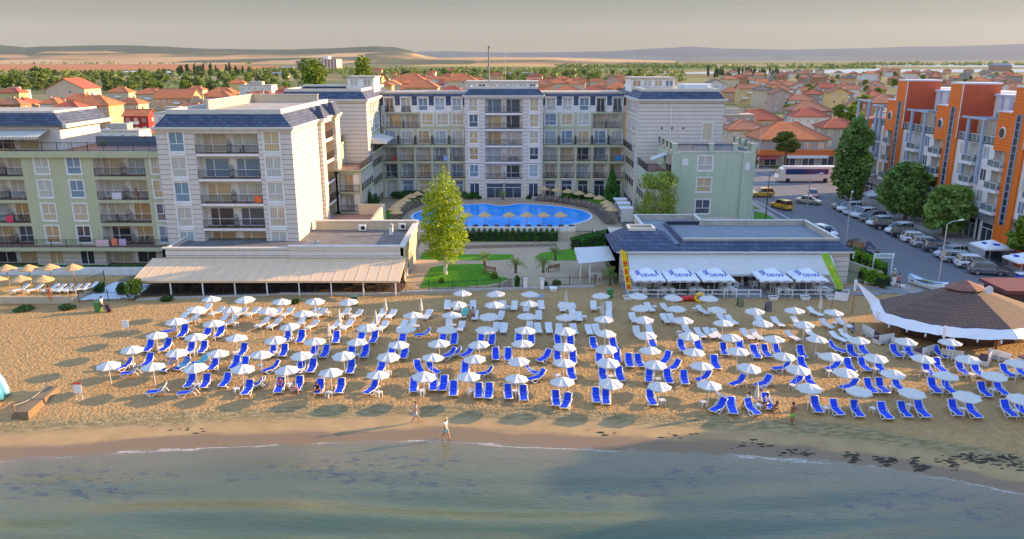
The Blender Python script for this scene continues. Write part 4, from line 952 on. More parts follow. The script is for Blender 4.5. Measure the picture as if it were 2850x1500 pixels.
def chair_mb(m, h=.45, back=.9):
    c = MB(); w = .21
    for sx in (-1, 1):
        for sy, t in ((-1, h), (1, back)): c.box(sx * w - .022, sx * w + .022, sy * w - .022, sy * w + .022, 0, t, m)
    c.box(-w, w, -w, w, h - .03, h, m); c.box(-w, w, w - .015, w + .015, back - .1, back, m)
    c.rings([[(-w, w, h + .05), (-w + .04, w, h + .05), (-w + .04, w + .015, h + .05), (-w, w + .015, h + .05)], [(w - .04, w, back - .1), (w, w, back - .1), (w, w + .015, back - .1), (w - .04, w + .015, back - .1)]], m)
    c.rings([[(w - .04, w, h + .05), (w, w, h + .05), (w, w + .015, h + .05), (w - .04, w + .015, h + .05)], [(-w, w, back - .1), (-w + .04, w, back - .1), (-w + .04, w + .015, back - .1), (-w, w + .015, back - .1)]], m)
    return c
def table_thing(name, m, sx, sy, h, label, cat='table'):
    t = thing(name, label, cat)
    mb = MB(); mb.box(-sx, sx, -sy, sy, h - .04, h, m); mb.build('tabletop', t)
    for a in (-1, 1):
        for c_ in (-1, 1): mb = MB(); mb.box(a * (sx - .08) - .03, a * (sx - .08) + .03, c_ * (sy - .08) - .03, c_ * (sy - .08) + .03, 0, h - .04, m); mb.build('leg', t)
    return t
def chair_thing(name, m, label):
    t = thing(name, label, 'chair'); w = .21
    mb = MB(); mb.box(-w, w, -w, w, .42, .45, m); mb.build('seat', t)
    c = MB(); c.box(-w, w, w - .02, w + .015, .82, .92, m); c.box(-w, w, w - .02, w + .015, .52, .56, m)
    c.rings([[(-w, w, .55), (-w + .05, w, .55), (-w + .05, w + .012, .55), (-w, w + .012, .55)], [(w - .05, w, .85), (w, w, .85), (w, w + .012, .85), (w - .05, w + .012, .85)]], m)
    c.rings([[(w - .05, w, .55), (w, w, .55), (w, w + .012, .55), (w - .05, w + .012, .55)], [(-w, w, .85), (-w + .05, w, .85), (-w + .05, w + .012, .85), (-w, w + .012, .85)]], m)
    c.build('backrest', t)
    for a in (-1, 1):
        for b2, top in ((-1, .42), (1, .9)): mb = MB(); mb.box(a * w - .022, a * w + .022, b2 * w - .022, b2 * w + .022, 0, top, m); mb.build('leg', t)
    return t
TW = table_thing('dining_table', WHITEWOOD, .75, .42, .75, ''); CW = chair_thing('dining_chair', WHITEWOOD, '')
first = {'t': 1, 'c': 1}
def put(src, key, loc, rz, label, group):
    if first.get(key):
        first[key] = 0; src.location = loc; src.rotation_euler = (0, 0, rz); src['label'] = label; src['group'] = group; return src
    return dup(src, loc, rz, label, group)
spots = [(13.9, 80.2), (17.0, 80.3), (20.1, 80.2), (23.6, 80.2), (29.5, 80.3), (33.9, 80.4), (24.6, 82.6), (27.6, 82.9), (15.6, 82.4), (31.0, 82.6), (9.8, 86.4)]
where = ['by the yellow flag', 'under the leftmost lettered parasol', 'under the second lettered parasol', 'under the third lettered parasol', 'under the fourth lettered parasol', 'under the lettered parasol beside the green flag', 'in the deck gap behind the third parasol', 'in the open middle of the deck', 'at the back left of the deck', 'at the back right of the deck', 'under the side canopy by the palm']
for (x, y), wh in zip(spots, where):
    z = 1.08 if y < 85 else 1.0
    put(TW, 't', (x, y, z), 0, f'white wooden dining table {wh}', 'white tables of the beach restaurant')
    for q, (dx, dy, r) in enumerate(((-.45, -.75, math.pi), (.45, -.75, math.pi), (-.45, .75, 0), (.45, .75, 0), (1.15, 0, -math.pi / 2))[:5 if R.random() < .5 else 4]):
        sd = ('front left', 'front right', 'back left', 'back right', 'right end')[q]
        put(CW, 'c', (x + dx + R.uniform(-.08, .08), y + dy + R.uniform(-.08, .08), z), r + R.uniform(-.2, .2), f'white chair, {sd} of the table {wh}', 'white chairs of the beach restaurant')
# square parasols with lettering
def square_parasol(name, half, apex, rim, text, lm, label, fab=FABW, small_=True, tsz=.62):
    t = thing(name, label, 'parasol')
    mb = MB(); n = [(-half, -half), (half, -half), (half, half), (-half, half)]; c = half * .16
    r1 = [(x * .02, y * .02, apex) for x, y in n]
    r0 = [(x, y, rim) for x, y in n]
    mb.rings([r1, r0, [(x, y, rim - .2) for x, y in n]], fab, cap=False); mb.build('canopy', t)
    mb = MB(); mb.tube((0, 0, 0), (0, 0, apex - .05), .035, None, 8, PVC); mb.build('pole', t)
    mb = MB()
    for x, y in n: mb.tube((x * .97, y * .97, rim + .0), (0, 0, apex - .12), .012, None, 4, PVC)
    mb.build('ribs', t)
    mb = MB(); mb.box(-.35, .35, -.35, .35, 0, .12, CONC); mb.build('base', t)
    sl = math.atan2(apex - rim, half)
    if text:
        for k, a in enumerate((0, -math.pi / 2, math.pi / 2)):
            o = inst('lettering', text_mesh(text, tsz, lm, .012), t); s = .40
            o.rotation_euler = Matrix.Rotation(a, 3, 'Z').to_4x4().to_3x3().to_euler()
            M_ = Matrix.Rotation(a, 4, 'Z') @ Matrix.Translation((0, -half * (1 - s) - math.sin(sl) * .02, rim + (apex - rim) * s + math.cos(sl) * .02)) @ Matrix.Rotation(sl, 4, 'X')
            o.matrix_local = M_
            if small_:
                for q in (-.62, 0, .62):
                    o = inst('valance_lettering', text_mesh(text, .17, lm, .002), t)
                    o.matrix_local = Matrix.Rotation(a, 4, 'Z') @ Matrix.Translation((q * half, -half - .012, rim - .1)) @ Matrix.Rotation(rad(90), 4, 'X')
    return t
P5 = square_parasol('square_parasol', 1.76, 2.85, 1.9, "DEVIN", BLUEINK, '', tsz=.62)
for i, (x, nm) in enumerate(((14.8, 'leftmost of three'), (18.5, 'middle of three'), (22.3, 'third from left'), (28.5, 'fourth from left, after the gap'), (32.4, 'rightmost, beside the green flag'))):
    lb = f'white square parasol with blue lettering on the restaurant deck, {nm}'
    if i == 0: P5.location = (x, 80.7, 1.08); P5['label'] = lb; P5['group'] = 'lettered parasols on the restaurant deck'
    else: dup(P5, (x, 80.7, 1.08), 0, lb, 'lettered parasols on the restaurant deck')
# feather flags
def flag(name, base, top, wd, m, letters, lm, label, mirror=False, size=.55, t0=.26, dt=.17):
    b = Vector(base); t_ = Vector(top); d = (t_ - b); ln = d.length; d.normalize(); s = Vector((1, 0, 0)); s = (s - d * s.dot(d)).normalized(); nrm = s.cross(d)
    t = thing(name, label, 'flag', base)
    mb = MB(); mb.path([b, b + d * ln * .5, t_], [.03, .025, .015], 6, PVC); mb.build('pole', t)
    mb = MB(); k = 16; fr = []; 
    for i in range(k + 1):
        f = .1 + .9 * i / k; w_ = wd * (min(1, (1 - f) / .08 + .25) if f > .92 else min(1, .35 + (f - .1) / .12 * .65) if f < .22 else 1)
        wav = .06 * math.sin(i * .9)
        p = b + d * ln * f
        fr.append([p + s * .02 + nrm * .01, p + s * w_ + nrm * (wav), p + s * w_ + nrm * (wav - .012), p + s * .02 - nrm * .01])
    mb.rings(fr, m); mb.build('cloth', t)
    for i, ch in enumerate(letters):
        o = inst('letter', text_mesh(ch, size, lm, .02), t)
        f = 1 - t0 - dt * i
        X = s if not mirror else -s
        M_ = Matrix((( X.x, d.x, -nrm.x, 0), (X.y, d.y, -nrm.y, 0), (X.z, d.z, -nrm.z, 0), (0, 0, 0, 1)))
        p = d * ln * f + s * wd * .52; off = nrm * -.09 if nrm.y > 0 else nrm * .09
        o.matrix_local = Matrix.Translation(p + off) @ M_
    return t
flag('feather_flag', (12.55, 79.3, 1.0), (11.55, 79.3, 6.3), .62, YEL, 'BEER', RED, 'tall yellow feather flag with red BEER letters stacked down it', size=.78, t0=.30, dt=.165)
flag('feather_flag', (35.6, 79.0, 1.0), (32.9, 79.0, 5.9), .8, LIME, 'FISH', plain('yellow_paint', (.75, .6, .05), .6, .1), 'leaning lime green feather flag with yellow letters, at the deck end', mirror=True, size=.7, t0=.36, dt=.15)
# sign on two posts
t = thing('street_sign', 'white board sign with green SUNRISE lettering on two white posts', 'sign', (44.4, 88.4, 1.0))
mb = MB(); mb.box(43.25, 45.65, 88.36, 88.42, 3.0, 3.62, PVC); mb.build('board', t)
for x in (43.3, 45.55): mb = MB(); mb.box(x - .06, x + .06, 88.42, 88.52, 1.0, 3.6, PVC); mb.build('post', t)
o = inst('lettering', text_mesh('SUNRI\u0455E', .52, TEAL, .004), t); o.matrix_local = Matrix.Translation((.05, -.06, 2.31)) @ Matrix.Rotation(rad(90), 4, 'X')

# ------------------------------------------------------------------ orange apartment building along the street
def tilewall(name, c, g):
    m, nt, b = newmat(name); p = pos(nt); s = nt.nodes.new('ShaderNodeSeparateXYZ'); L(nt, p, s.inputs[0])
    cb = nt.nodes.new('ShaderNodeCombineXYZ'); L(nt, math_(nt, 'ADD', s.outputs[0], s.outputs[1]), cb.inputs[0]); L(nt, s.outputs[2], cb.inputs[1])
    br = N(nt, 'ShaderNodeTexBrick', Scale=1.0); br.offset = 0; L(nt, cb.outputs[0], br.inputs['Vector'])
    br.inputs['Color1'].default_value = (*c, 1); br.inputs['Color2'].default_value = (*[x * .9 for x in c], 1); br.inputs['Mortar'].default_value = (*g, 1)
    br.inputs['Mortar Size'].default_value = .025; br.inputs['Brick Width'].default_value = .6; br.inputs['Row Height'].default_value = .4
    L(nt, br.outputs['Color'], b.inputs['Base Color']); b.inputs['Roughness'].default_value = .55; return m
OR = tilewall('orange_cladding', (.85, .185, .012), (.55, .10, .01)); ORR = tilewall('red_cladding', (.55, .095, .03), (.36, .05, .02))
LBLUE = plain('pale_blue_steel', (.36, .44, .58), .5, .08)
WALLG = stained('pale_grey_render', (.78, .77, .75), (.62, .61, .58))
BRFR = plain('brown_window_frame', (.12, .06, .035), .5, .1)
orange = thing('orange_apartments', 'long orange and white apartment building with stepped towers, portholes and pale blue pergolas', 'apartment block', (66, 118, 1.0))
wall = MB(); FX = 66.0
def glass_rail(x, y0, y1, z, b=orange, h=.95):
    """panelled balustrade along Y"""
    mb = MB(); mb.box(x - .03, x + .03, y0, y1, z + h - .06, z + h, PVC); k = max(1, int((y1 - y0) / 1.1))
    for i in range(k + 1): y = y0 + (y1 - y0) * i / k; mb.box(x - .03, x + .03, y - .03, y + .03, z, z + h, PVC)
    mb.box(x - .008, x + .008, y0, y1, z + .12, z + h - .08, plain('smoked_glass', (.16, .20, .21), .1, .1)); mb.build('railing', b)
def rail_x(x0, x1, y, z, b=orange, h=.95):
    mb = MB(); mb.box(x0, x1, y - .03, y + .03, z + h - .06, z + h, PVC); mb.box(x0, x1, y - .008, y + .008, z + .12, z + h - .08, plain('smoked_glass', (.16, .20, .21), .1, .1)); mb.build('railing', b)
def blade(yn):
    ym, yf = yn + 3.3, yn + 6.2      # narrow shaft; a porthole bay widens it under the top
    wall.box(FX - .3, FX + 5.2, yn, ym, 1.0, 22.4, OR); wall.box(FX - .3, FX + 5.2, ym, yf, 14.0, 19.1, OR)
    wall.box(FX - .36, FX + 5.3, yn - .06, ym + .06, 22.4, 22.65, TIN); wall.box(FX - .36, FX + 5.2, ym + .06, yf + .06, 19.1, 19.25, TIN)
    wall.poly([(FX - .28, yn - .02, 14.7), (FX + 5.2, yn - .02, 14.7), (FX + 5.2, yn - .02, 22.4), (FX - .28, yn - .02, 22.4)], ORR)
    wall.box(FX - .36, FX - .26, yn - .06, yn + .04, 14.7, 22.4, TIN)
    mb = MB(); mb.box(FX - .36, FX - .3, yn + 1.2, yn + 2.1, 4.5, 19.0, DARKPANE)
    for z in range(5, 19): mb.box(FX - .4, FX - .36, yn + 1.2, yn + 2.1, z, z + .06, LBLUE)
    for y in (yn + 1.12, yn + 2.1): mb.box(FX - .46, FX - .3, y, y + .08, 4.5, 19.1, LBLUE)
    mb.build('stair_window', orange)
    mb = MB(); yc, zc = yf - 1.5, 16.4; F0 = FX - .3; an = [6.283 * q / 20 for q in range(20)]
    mb.rings([[(F0 - .02, yc + .72 * math.cos(a), zc + .82 * math.sin(a)) for a in an], [(F0 - .14, yc + .64 * math.cos(a), zc + .74 * math.sin(a)) for a in an]], TIN)
    o = mb.build('porthole', orange)
    mb = MB(); mb.rings([[(F0 - .14, yc + .56 * math.cos(a), zc + .66 * math.sin(a)) for a in an], [(F0 - .16, yc + .56 * math.cos(a), zc + .66 * math.sin(a)) for a in an]], DARKPANE); mb.build('pane', o)
OF = [(5.7, 8.7), (8.7, 11.7), (11.7, 14.7)]
def white_bay(yf, yn, yt=None):
    Wd = yf - yn
    bal = dict(d=1.0, lint=.25, n=1, dw=1.5, st='M', rail=False, bm=WALLG)
    facade(orange, wall, 'W', (FX, yf), [(0, Wd * .25, 'win', dict(w=1.3, h=1.7, s=.75, st='M', trim=0)), (Wd * .25, Wd * .45, 'balc', bal), (Wd * .45, Wd * .76, 'win', dict(w=1.4, h=1.7, s=.75, st='M', trim=0)), (Wd * .76, Wd, 'balc', dict(bal, dw=1.3))], OF, WALLG)
    for z0, z1 in OF:
        for a, c_ in ((.24, .46), (.76, 1.0)):
            ya, yb = yf - Wd * c_, yf - Wd * a
            wall.box(FX - .85, FX + .02, ya, yb, z0 - .3, z0 + .12, WALLG); glass_rail(FX - .8, ya + .04, yb - .04, z0 + .12)
            rail_x(FX - .8, FX, yb - .06, z0 + .12)
    wall.box(FX + 1.2, FX + 14, yn, yf, 5.7, 14.7, WALLG)
    facade(orange, wall, 'W', (FX, yf), [(0, Wd * .33, 'glass', dict(d=.3, dw=2.6, lint=1.6, pane=DARKPANE)), (Wd * .33, Wd * .66, 'glass', dict(d=.3, dw=2.6, lint=1.6, pane=DARKPANE)), (Wd * .66, Wd, 'glass', dict(d=.3, dw=2.6, lint=1.6, pane=DARKPANE))], [(1.0, 5.7)], plain('grey_plinth', (.22, .24, .26), .7, .1))
    # stepped terraces above
    yl = yn; yn = yt if yt else yn; Wd = yf - yn
    wall.box(FX, FX + 14, yn, yf, 14.55, 14.75, CONC); glass_rail(FX + .05, yn + .05, yf - .05, 14.75)
    facade(orange, wall, 'W', (FX + 2.6, yf), [(0, Wd * .35, 'wall'), (Wd * .35, Wd * .65, 'win', dict(w=2.0, h=2.3, s=.05, st='D', trim=0)), (Wd * .65, Wd, 'win', dict(w=1.6, h=2.3, s=.05, st='D', trim=0))], [(14.75, 17.6)], CREAM)
    wall.box(FX + 2.7, FX + 14, yn, yf, 14.75, 17.5, CREAM) if False else None
    wall.box(FX + 2.4, FX + 14, yn, yf, 17.6, 17.8, CONC); glass_rail(FX + 2.5, yn + .05, yn + Wd * .55, 17.8)
    facade(orange, wall, 'W', (FX + 4.6, yn + Wd * .7), [(0, Wd * .35, 'win', dict(w=1.8, h=2.3, s=.05, st='D', trim=0)), (Wd * .35, Wd * .7, 'win', dict(w=1.6, h=2.3, s=.05, st='D', trim=0))], [(17.8, 20.8)], WALLG)
    wall.box(FX + 4.4, FX + 14, yn, yf, 20.8, 21.05, TIN); wall.box(FX + 8, FX + 14, yn, yf, 14.75, 20.8, WALLG); wall.box(FX + 4.6, FX + 8, yn + Wd * .7, yf, 17.8, 20.8, WALLG)
    # pale blue pergola frames
    for zp, xo, ya, yb, zb in ((17.75, FX - .35, yn + Wd * .25, yn + Wd * .82, 8.9), (20.9, FX + 2.1, yn + Wd * .1, yn + Wd * .5, 17.8)):
        mb = MB()
        for y in (ya + .4, yb - 1.2): mb.box(xo - .1, xo + .2, y, y + .42, zb, zp, LBLUE)
        mb.box(xo - .15, xo + .2, ya - .2, yb + .6, zp, zp + .28, LBLUE)
        for y in (ya + .45, yb - 1.15): mb.box(xo + .2, xo + 2.6, y, y + .3, zp + .02, zp + .26, LBLUE)
        mb.build('pergola', orange)
blade(130.4); blade(114.2); blade(98.8); blade(87.0)
white_bay(142.2, 133.7, 136.6); white_bay(130.4, 117.5, 120.4); white_bay(114.2, 102.1, 105.0); white_bay(98.8, 90.3, 93.2)
wall.box(FX - .3, FX + 14, 142.2, 147.5, 1.0, 15.4, OR); wall.box(FX - .32, FX + 14, 142.2, 147.5, 5.5, 8.8, ORR)
for z in (9.6, 12.4, 6.3): put_win(orange, FX - .34, 144.9, z, rad(-90), 2.6, 1.8, 'M')
mb = MB()
for y in (142.7, 147.0): mb.box(FX - .75, FX - .4, y, y + .4, 8.5, 18.4, LBLUE)
mb.box(FX - .75, FX - .4, 142.3, 147.6, 18.4, 18.7, LBLUE)
mb.build('pergola', orange)
wall.box(FX + 6.2, FX + 14, 87, 147.5, 1.0, 19.0, WALLG)
wall.build('walls', orange)
# neighbour outside the frame whose shadow falls on the water
nb = thing('apartment_block', 'plain five storey apartment block outside the frame to the right of the beach bar', 'apartment block', (76, 53, 0))
mb = MB(); mb.box(67, 86, 61.5, 66.5, 0, 15.8, WALLG); mb.box(67, 86, 57.5, 61.5, 0, 15.2, WALLG); mb.box(67, 86, 51.5, 57.5, 0, 16.6, WALLG); mb.box(67, 86, 34, 51.5, 0, 15.2, WALLG); mb.build('walls', nb)
mb = MB(); mb.box(66.7, 86.3, 61.3, 66.8, 15.8, 16.1, CONC); mb.box(66.7, 86.3, 51.2, 57.6, 16.6, 17, CONC); mb.build('roof', nb)
mb = MB(); mb.box(70, 74, 63, 66, 16.1, 17.6, WALLG); mb.build('roof_house', nb)

# ------------------------------------------------------------------ round beach bar with shingled roof
bar = thing('beach_bar', 'round beach bar with brown shingled octagonal roof and white shade sails', 'beach bar', (42.3, 68.3, 1.0))
SHB = shingle('brown_shingles', (.17, .095, .06), (.26, .14, .08), (.07, .04, .03), .4, .09)
CX, CY = 42.3, 68.3
def oc(r, z, n=8, a0=rad(10)): return [(CX + r * math.cos(a0 + 6.2832 * q / n), CY + (r * .72 if r < 7.8 else r - 2.15) * math.sin(a0 + 6.2832 * q / n), z) for q in range(n)]
mb = MB(); mb.rings([oc(7.7, 3.2), oc(1.5, 5.35)], SHB, cap=False); mb.rings([oc(7.7, 3.2), oc(7.7, 3.05)], plain('blue_eaves', (.05, .05, .25), .7, .1), cap=False); mb.poly(oc(7.7, 3.06), WOOD); mb.build('roof', bar)
mb = MB(); mb.rings([oc(1.9, 5.4), oc(1.85, 5.45), oc(.05, 6.15)], plain('cupola_boards', (.24, .10, .065), .75, .2), cap=False); mb.poly(oc(1.9, 5.4), WOOD); mb.rings([oc(1.3, 5.2), oc(1.3, 5.5)], WOOD, cap=False); mb.build('cupola', bar)
mb = MB(); mb.rings([[(43.6 + .38 * math.cos(6.283 * q / 16), 66.9 - .1 * s_, 5.6 + .38 * math.sin(6.283 * q / 16)) for q in range(16)] for s_ in (0, 1)], TIN); mb.tube((43.6, 66.9, 5.55), (43.5, 67.6, 5.3), .04, None, 5, STEEL); mb.build('satellite_dish', bar)
DW = plain('dark_bar_boards', (.075, .035, .025), .8, .35, 3)
mb = MB()
for q in range(8):
    a = oc(6.0, 0)[q]; mb.tube((a[0], a[1], .9), (a[0], a[1], 3.1), .12, None, 6, WOOD)
mb.rings([oc(5.6, .9), oc(5.6, 2.1)], DW, cap=False); mb.rings([oc(5.75, 2.1), oc(5.75, 2.2), oc(5.2, 2.2)], WOOD, cap=False); mb.build('counter', bar)
SAIL = plain('white_sailcloth', (.72, .72, .73), .85, .05, 1.5, spec=.1)
def sail(pts_in, pts_out, sag=.18, n=8):
    mb = MB(); rs = []
    for i in range(n + 1):
        f = i / n; r = []
        for j in range(7):
            g = j / 6; A = Vector(pts_in[0]).lerp(Vector(pts_in[1]), g); B = Vector(pts_out[0]).lerp(Vector(pts_out[1]), g)
            p = A.lerp(B, f); p.z -= sag * 4 * g * (1 - g) * (.3 + f * .7); p.z += .05 * math.sin(g * 14 + f * 3); r.append(tuple(p))
        rs.append(r)
    mb.rings(rs, SAIL, cap=False, closed=False); mb.build('shade_sail', bar)
e = oc(7.72, 3.22); f_ = oc(8.45, 2.62); f_ = [(x, y - .0, z) for x, y, z in f_]
for q in (3, 4, 5, 6): sail((e[q], e[q + 1]), (f_[q], f_[q + 1]), .22)
# corner sail reaching out to its pole on the left
pl = (34.6, 73.8)
sail((e[3], e[3]), ((pl[0], pl[1], 4.4), f_[3]), .05)
for q in (3, 4, 5, 6):
    for g in (.2, .5, .8):
        mb = MB(); p = Vector(f_[q]).lerp(Vector(f_[q + 1]), g); p.z -= .2; mb.lathe([(.02, .0), (.09, -.1), (.07, -.3), (.01, -.36)], 6, SAIL, (p.x, p.y, p.z + .03)); mb.build('sail_tassel', bar)
for i, (x, y, z) in enumerate(((34.6, 73.8, 4.6), (f_[4][0] - .1, f_[4][1] - .1, 3.6), (f_[5][0] + .3, f_[5][1] - .3, 3.6))):
    mb = MB(); mb.tube((x, y, gz(x, y) - .1), (x, y, z), .07, .05, 7, plain('pine_pole', (.38, .20, .09), .8, .2, 3)); mb.lathe([(.06, 0), (.16, -.15), (.12, -1.1), (.05, -1.25)], 7, SAIL, (x, y, z)); mb.build('sail_pole', bar)
# pallet benches round the bar
pb = thing('pallet_bench', '', 'bench')
mb = MB()
for i in range(3): mb.box(-.85, .85, -.4, .4, .08 + .14 * i, .14 + .14 * i, WHITEWOOD)
for x in (-.8, -.05, .7): mb.box(x, x + .1, -.4, .4, 0, .42, WHITEWOOD)
mb.build('base', pb)
mb = MB()
for i in range(4): mb.box(-.85, .85, .36, .42, .46 + .13 * i, .55 + .13 * i, WHITEWOOD)
for x in (-.8, -.05, .7): mb.box(x, x + .1, .42, .47, 0, .96, WHITEWOOD)
mb.build('backrest', pb)
mb = MB(); mb.box(-.84, .84, -.4, .34, .44, .52, plain('maroon_cushion', (.09, .035, .04), .9, .15)); mb.build('cushion', pb)
bl = ['far left, under the corner sail', 'second from left below the sail', 'third from left, back to the beach', 'beside the middle sail pole', 'near the white umbrella by the sail', 'angled behind the right sail pole', 'right of the right sail pole', 'by the right edge of the view']
for i, (a, r, tw) in enumerate(((190, 8.9, 100), (203, 9.2, 200), (216, 9.1, 120), (229, 9.5, 210), (243, 9.3, 150), (258, 9.6, 230), (268, 9.0, 130), (281, 9.5, 200))):
    x = CX + r * math.cos(rad(a)); y = CY + (r - 2.0) * math.sin(rad(a)); lb = f'white pallet bench outside the round bar, {bl[i]}'
    if i == 0: pb.location = (x, y, gz(x, y)); pb.rotation_euler.z = rad(tw); pb['label'] = lb; pb['group'] = 'pallet benches at the beach bar'
    else: dup(pb, (x, y, gz(x, y)), rad(tw), lb, 'pallet benches at the beach bar')
# flag on the left pole, kiosk behind the bar
small('flag', 'plain white flag on a thin leaning pole left of the bar sail', 'flag', lambda m: (m.tube((32.6, 74.4, .9), (32.9, 74.4, 3.2), .03, None, 6, WOOD), m.rings([[(32.9, 74.4, 3.15), (32.9, 74.43, 3.15), (32.8, 74.43, 2.3), (32.8, 74.4, 2.3)], [(33.6, 74.3, 3.05), (33.6, 74.33, 3.05), (33.6, 74.33, 2.2), (33.6, 74.3, 2.2)], [(34.3, 74.45, 2.95), (34.3, 74.48, 2.95), (34.3, 74.48, 2.1), (34.3, 74.45, 2.1)]], SAIL)))
t = thing('wooden_kiosk', 'dark red wooden kiosk with flat maroon roof behind the beach bar', 'kiosk', (52.5, 74.5, 1))
mb = MB(); mb.box(49.6, 56, 73, 77, 1.0, 3.4, DW); mb.build('walls', t)
mb = MB(); mb.box(49.2, 56.4, 72.6, 77.4, 3.4, 3.75, plain('maroon_roof', (.16, .05, .055), .7, .15)); mb.build('roof', t)
# ------------------------------------------------------------------ plants
def leaf_quads(mb, pts, size, m, flat_=0.0, rnd=R):
    """one small bent leaf cluster (two triangles) at each point"""
    k = mb.mi(m)
    for p in pts:
        s = size * rnd.uniform(.6, 1.4)
        a = rnd.uniform(0, 6.283); t = rnd.uniform(-1, 1) * (1 - flat_); c, q = math.cos(a), math.sin(a); z = math.sqrt(max(0, 1 - t * t))
        ux, uy, uz = c * s, q * s, 0
        vx, vy, vz = -q * t * s, c * t * s, z * s
        i = len(mb.v)
        mb.v += [(p[0] - ux, p[1] - uy, p[2] - uz), (p[0] + vx * .8, p[1] + vy * .8, p[2] + vz * .8), (p[0] + ux, p[1] + uy, p[2] + uz), (p[0] - vx * .8, p[1] - vy * .8, p[2] - vz * .8)]
        mb.f.append((i, i + 1, i + 2, i + 3)); mb.m.append(k)
def blob_pts(blobs, n, rnd=R, inner=.55):
    wts = [b[3] * b[4] * b[5] for b in blobs]; out = []
    for _ in range(n):
        b = rnd.choices(blobs, wts)[0]
        while True:
            x, y, z = rnd.gauss(0, 1), rnd.gauss(0, 1), rnd.gauss(0, 1); l = math.sqrt(x * x + y * y + z * z)
            if l > .1: break
        r = inner + (1 - inner) * rnd.random() ** .6
        out.append((b[0] + x / l * b[3] * r, b[1] + y / l * b[4] * r, b[2] + z / l * b[5] * r))
    return out
BARK = plain('bark', (.12, .085, .055), .9, .3, 4); BIRCHB = plain('birch_bark', (.62, .58, .50), .8, .3, 3)
LV_BIRCH = leafmat('birch_leaves', (.15, .24, .012), (.45, .55, .03), .5, .35)
LV_WILLOW = leafmat('willow_leaves', (.17, .23, .03), (.42, .50, .09), .6, .3)
LV_PLANE = leafmat('plane_leaves', (.065, .15, .035), (.26, .40, .08), .5, .25)
LV_DARK = leafmat('dark_green_leaves', (0.019, 0.062, 0.019), (0.078, 0.155, 0.039), .5, .15)
LV_BRIGHT = leafmat('bright_green_leaves', (0.078, 0.139, 0.012), (0.248, 0.341, 0.031), .4, .3)
LV_HEDGE = leafmat('hedge_leaves', (0.023, 0.093, 0.019), (0.078, 0.217, 0.031), 1.2, .2)
LV_THUJA = leafmat('thuja_leaves', (0.078, 0.186, 0.012), (0.248, 0.434, 0.031), 1.2, .2)
LV_PALM = leafmat('palm_fronds', (.08, .15, .03), (.26, .36, .09), 2, .2)
LV_FAR = leafmat('woodland_leaves', (.07, .12, .025), (.24, .30, .06), .12, .2)
def tree(name, label, cat, loc, trunk_h, trunk_r, blobs, n, size, leaf, bark=BARK, limbs=7, group=None, seed=1):
    rr = random.Random(seed)
    t = thing(name, label, cat, loc, 0, group)
    mb = MB(); top = max(b[2] for b in blobs)
    pts = [(0, 0, -.1)]; 
    for i in range(1, 5): pts.append((rr.uniform(-.05, .05) * i, rr.uniform(-.05, .05) * i, top * i / 4))
    mb.path(pts, [trunk_r * 1.25, trunk_r, trunk_r * .75, trunk_r * .45, trunk_r * .15], 8, bark)
    for i in range(limbs):
        b = rr.choice(blobs); z0 = min(top * .8, trunk_h * rr.uniform(.9, 1.1) + (top - trunk_h) * rr.random() * .5)
        e = (b[0] + rr.uniform(-.6, .6) * b[3], b[1] + rr.uniform(-.6, .6) * b[4], max(z0 + .2, b[2] + rr.uniform(-.3, .4) * b[5]))
        mid = (e[0] * .5, e[1] * .5, z0 + (e[2] - z0) * .6)
        mb.path([(0, 0, z0), mid, e], [trunk_r * .45, trunk_r * .3, trunk_r * .08], 5, bark)
    o = mb.mesh('trunk'); inst('trunk', o, t)
    mb = MB(); leaf_quads(mb, blob_pts(blobs, n, rr), size, leaf, 0, rr); inst('crown', mb.mesh('crown'), t)
    return t
rr = random.Random(5)
# birch in the garden
bl = []
for i in range(46):
    z = 2.0 + 10.6 * i / 45; r = 3.3 * math.sin(math.pi * min(1, ((z - 1.0) / 11.9) ** .8)) ** .8
    a = i * 2.4; q = r * .55 * rr.uniform(.6, 1.1); bl.append((q * math.cos(a), q * math.sin(a), z, max(.35, r * .5), max(.35, r * .5), .75))
tree('birch_tree', 'tall yellow-green birch with white trunk on the front lawn', 'tree', (-8.0, 88.4, 1.0), 3.2, .2, bl, 9500, .13, LV_BIRCH, BIRCHB, 14, seed=2)
# weeping willow-like birch by the annex
bl = []
for i in range(26):
    a = i * 2.4; q = 1.9 * math.sqrt(rr.random()); h = 8.3 - .35 * q * q * .4 + rr.uniform(-.6, 1.0); bl.append((q * math.cos(a) * 1.2, q * math.sin(a), h, .95, .95, .8))
    for z in (5.6, 4.2, 2.9, 1.9): 
        if rr.random() < .85: bl.append((q * math.cos(a) * 1.45 + rr.uniform(-.3, .3), q * math.sin(a) * 1.3, z + rr.uniform(-.5, .5), .55, .55, 1.0))
tree('willow_tree', 'drooping willow in front of the sage green annex', 'tree', (20.9, 107.6, 1.0), 2.5, .24, bl, 9500, .12, LV_WILLOW, BIRCHB, 14, seed=3)
bl = [(0, 0, .5 + 5.2 * i / 14, 1.55 * (1 - i / 15.5) + .1, 1.55 * (1 - i / 15.5) + .1, .5) for i in range(15)]
tree('conical_tree', 'dark green conical tree on the right of the pool terrace', 'tree', (17.2, 130.8, 2.2), .4, .14, bl, 4200, .15, leafmat('hornbeam_leaves', (0.031, 0.139, 0.023), (0.109, 0.31, 0.046), .8, .2), BARK, 4, seed=4)
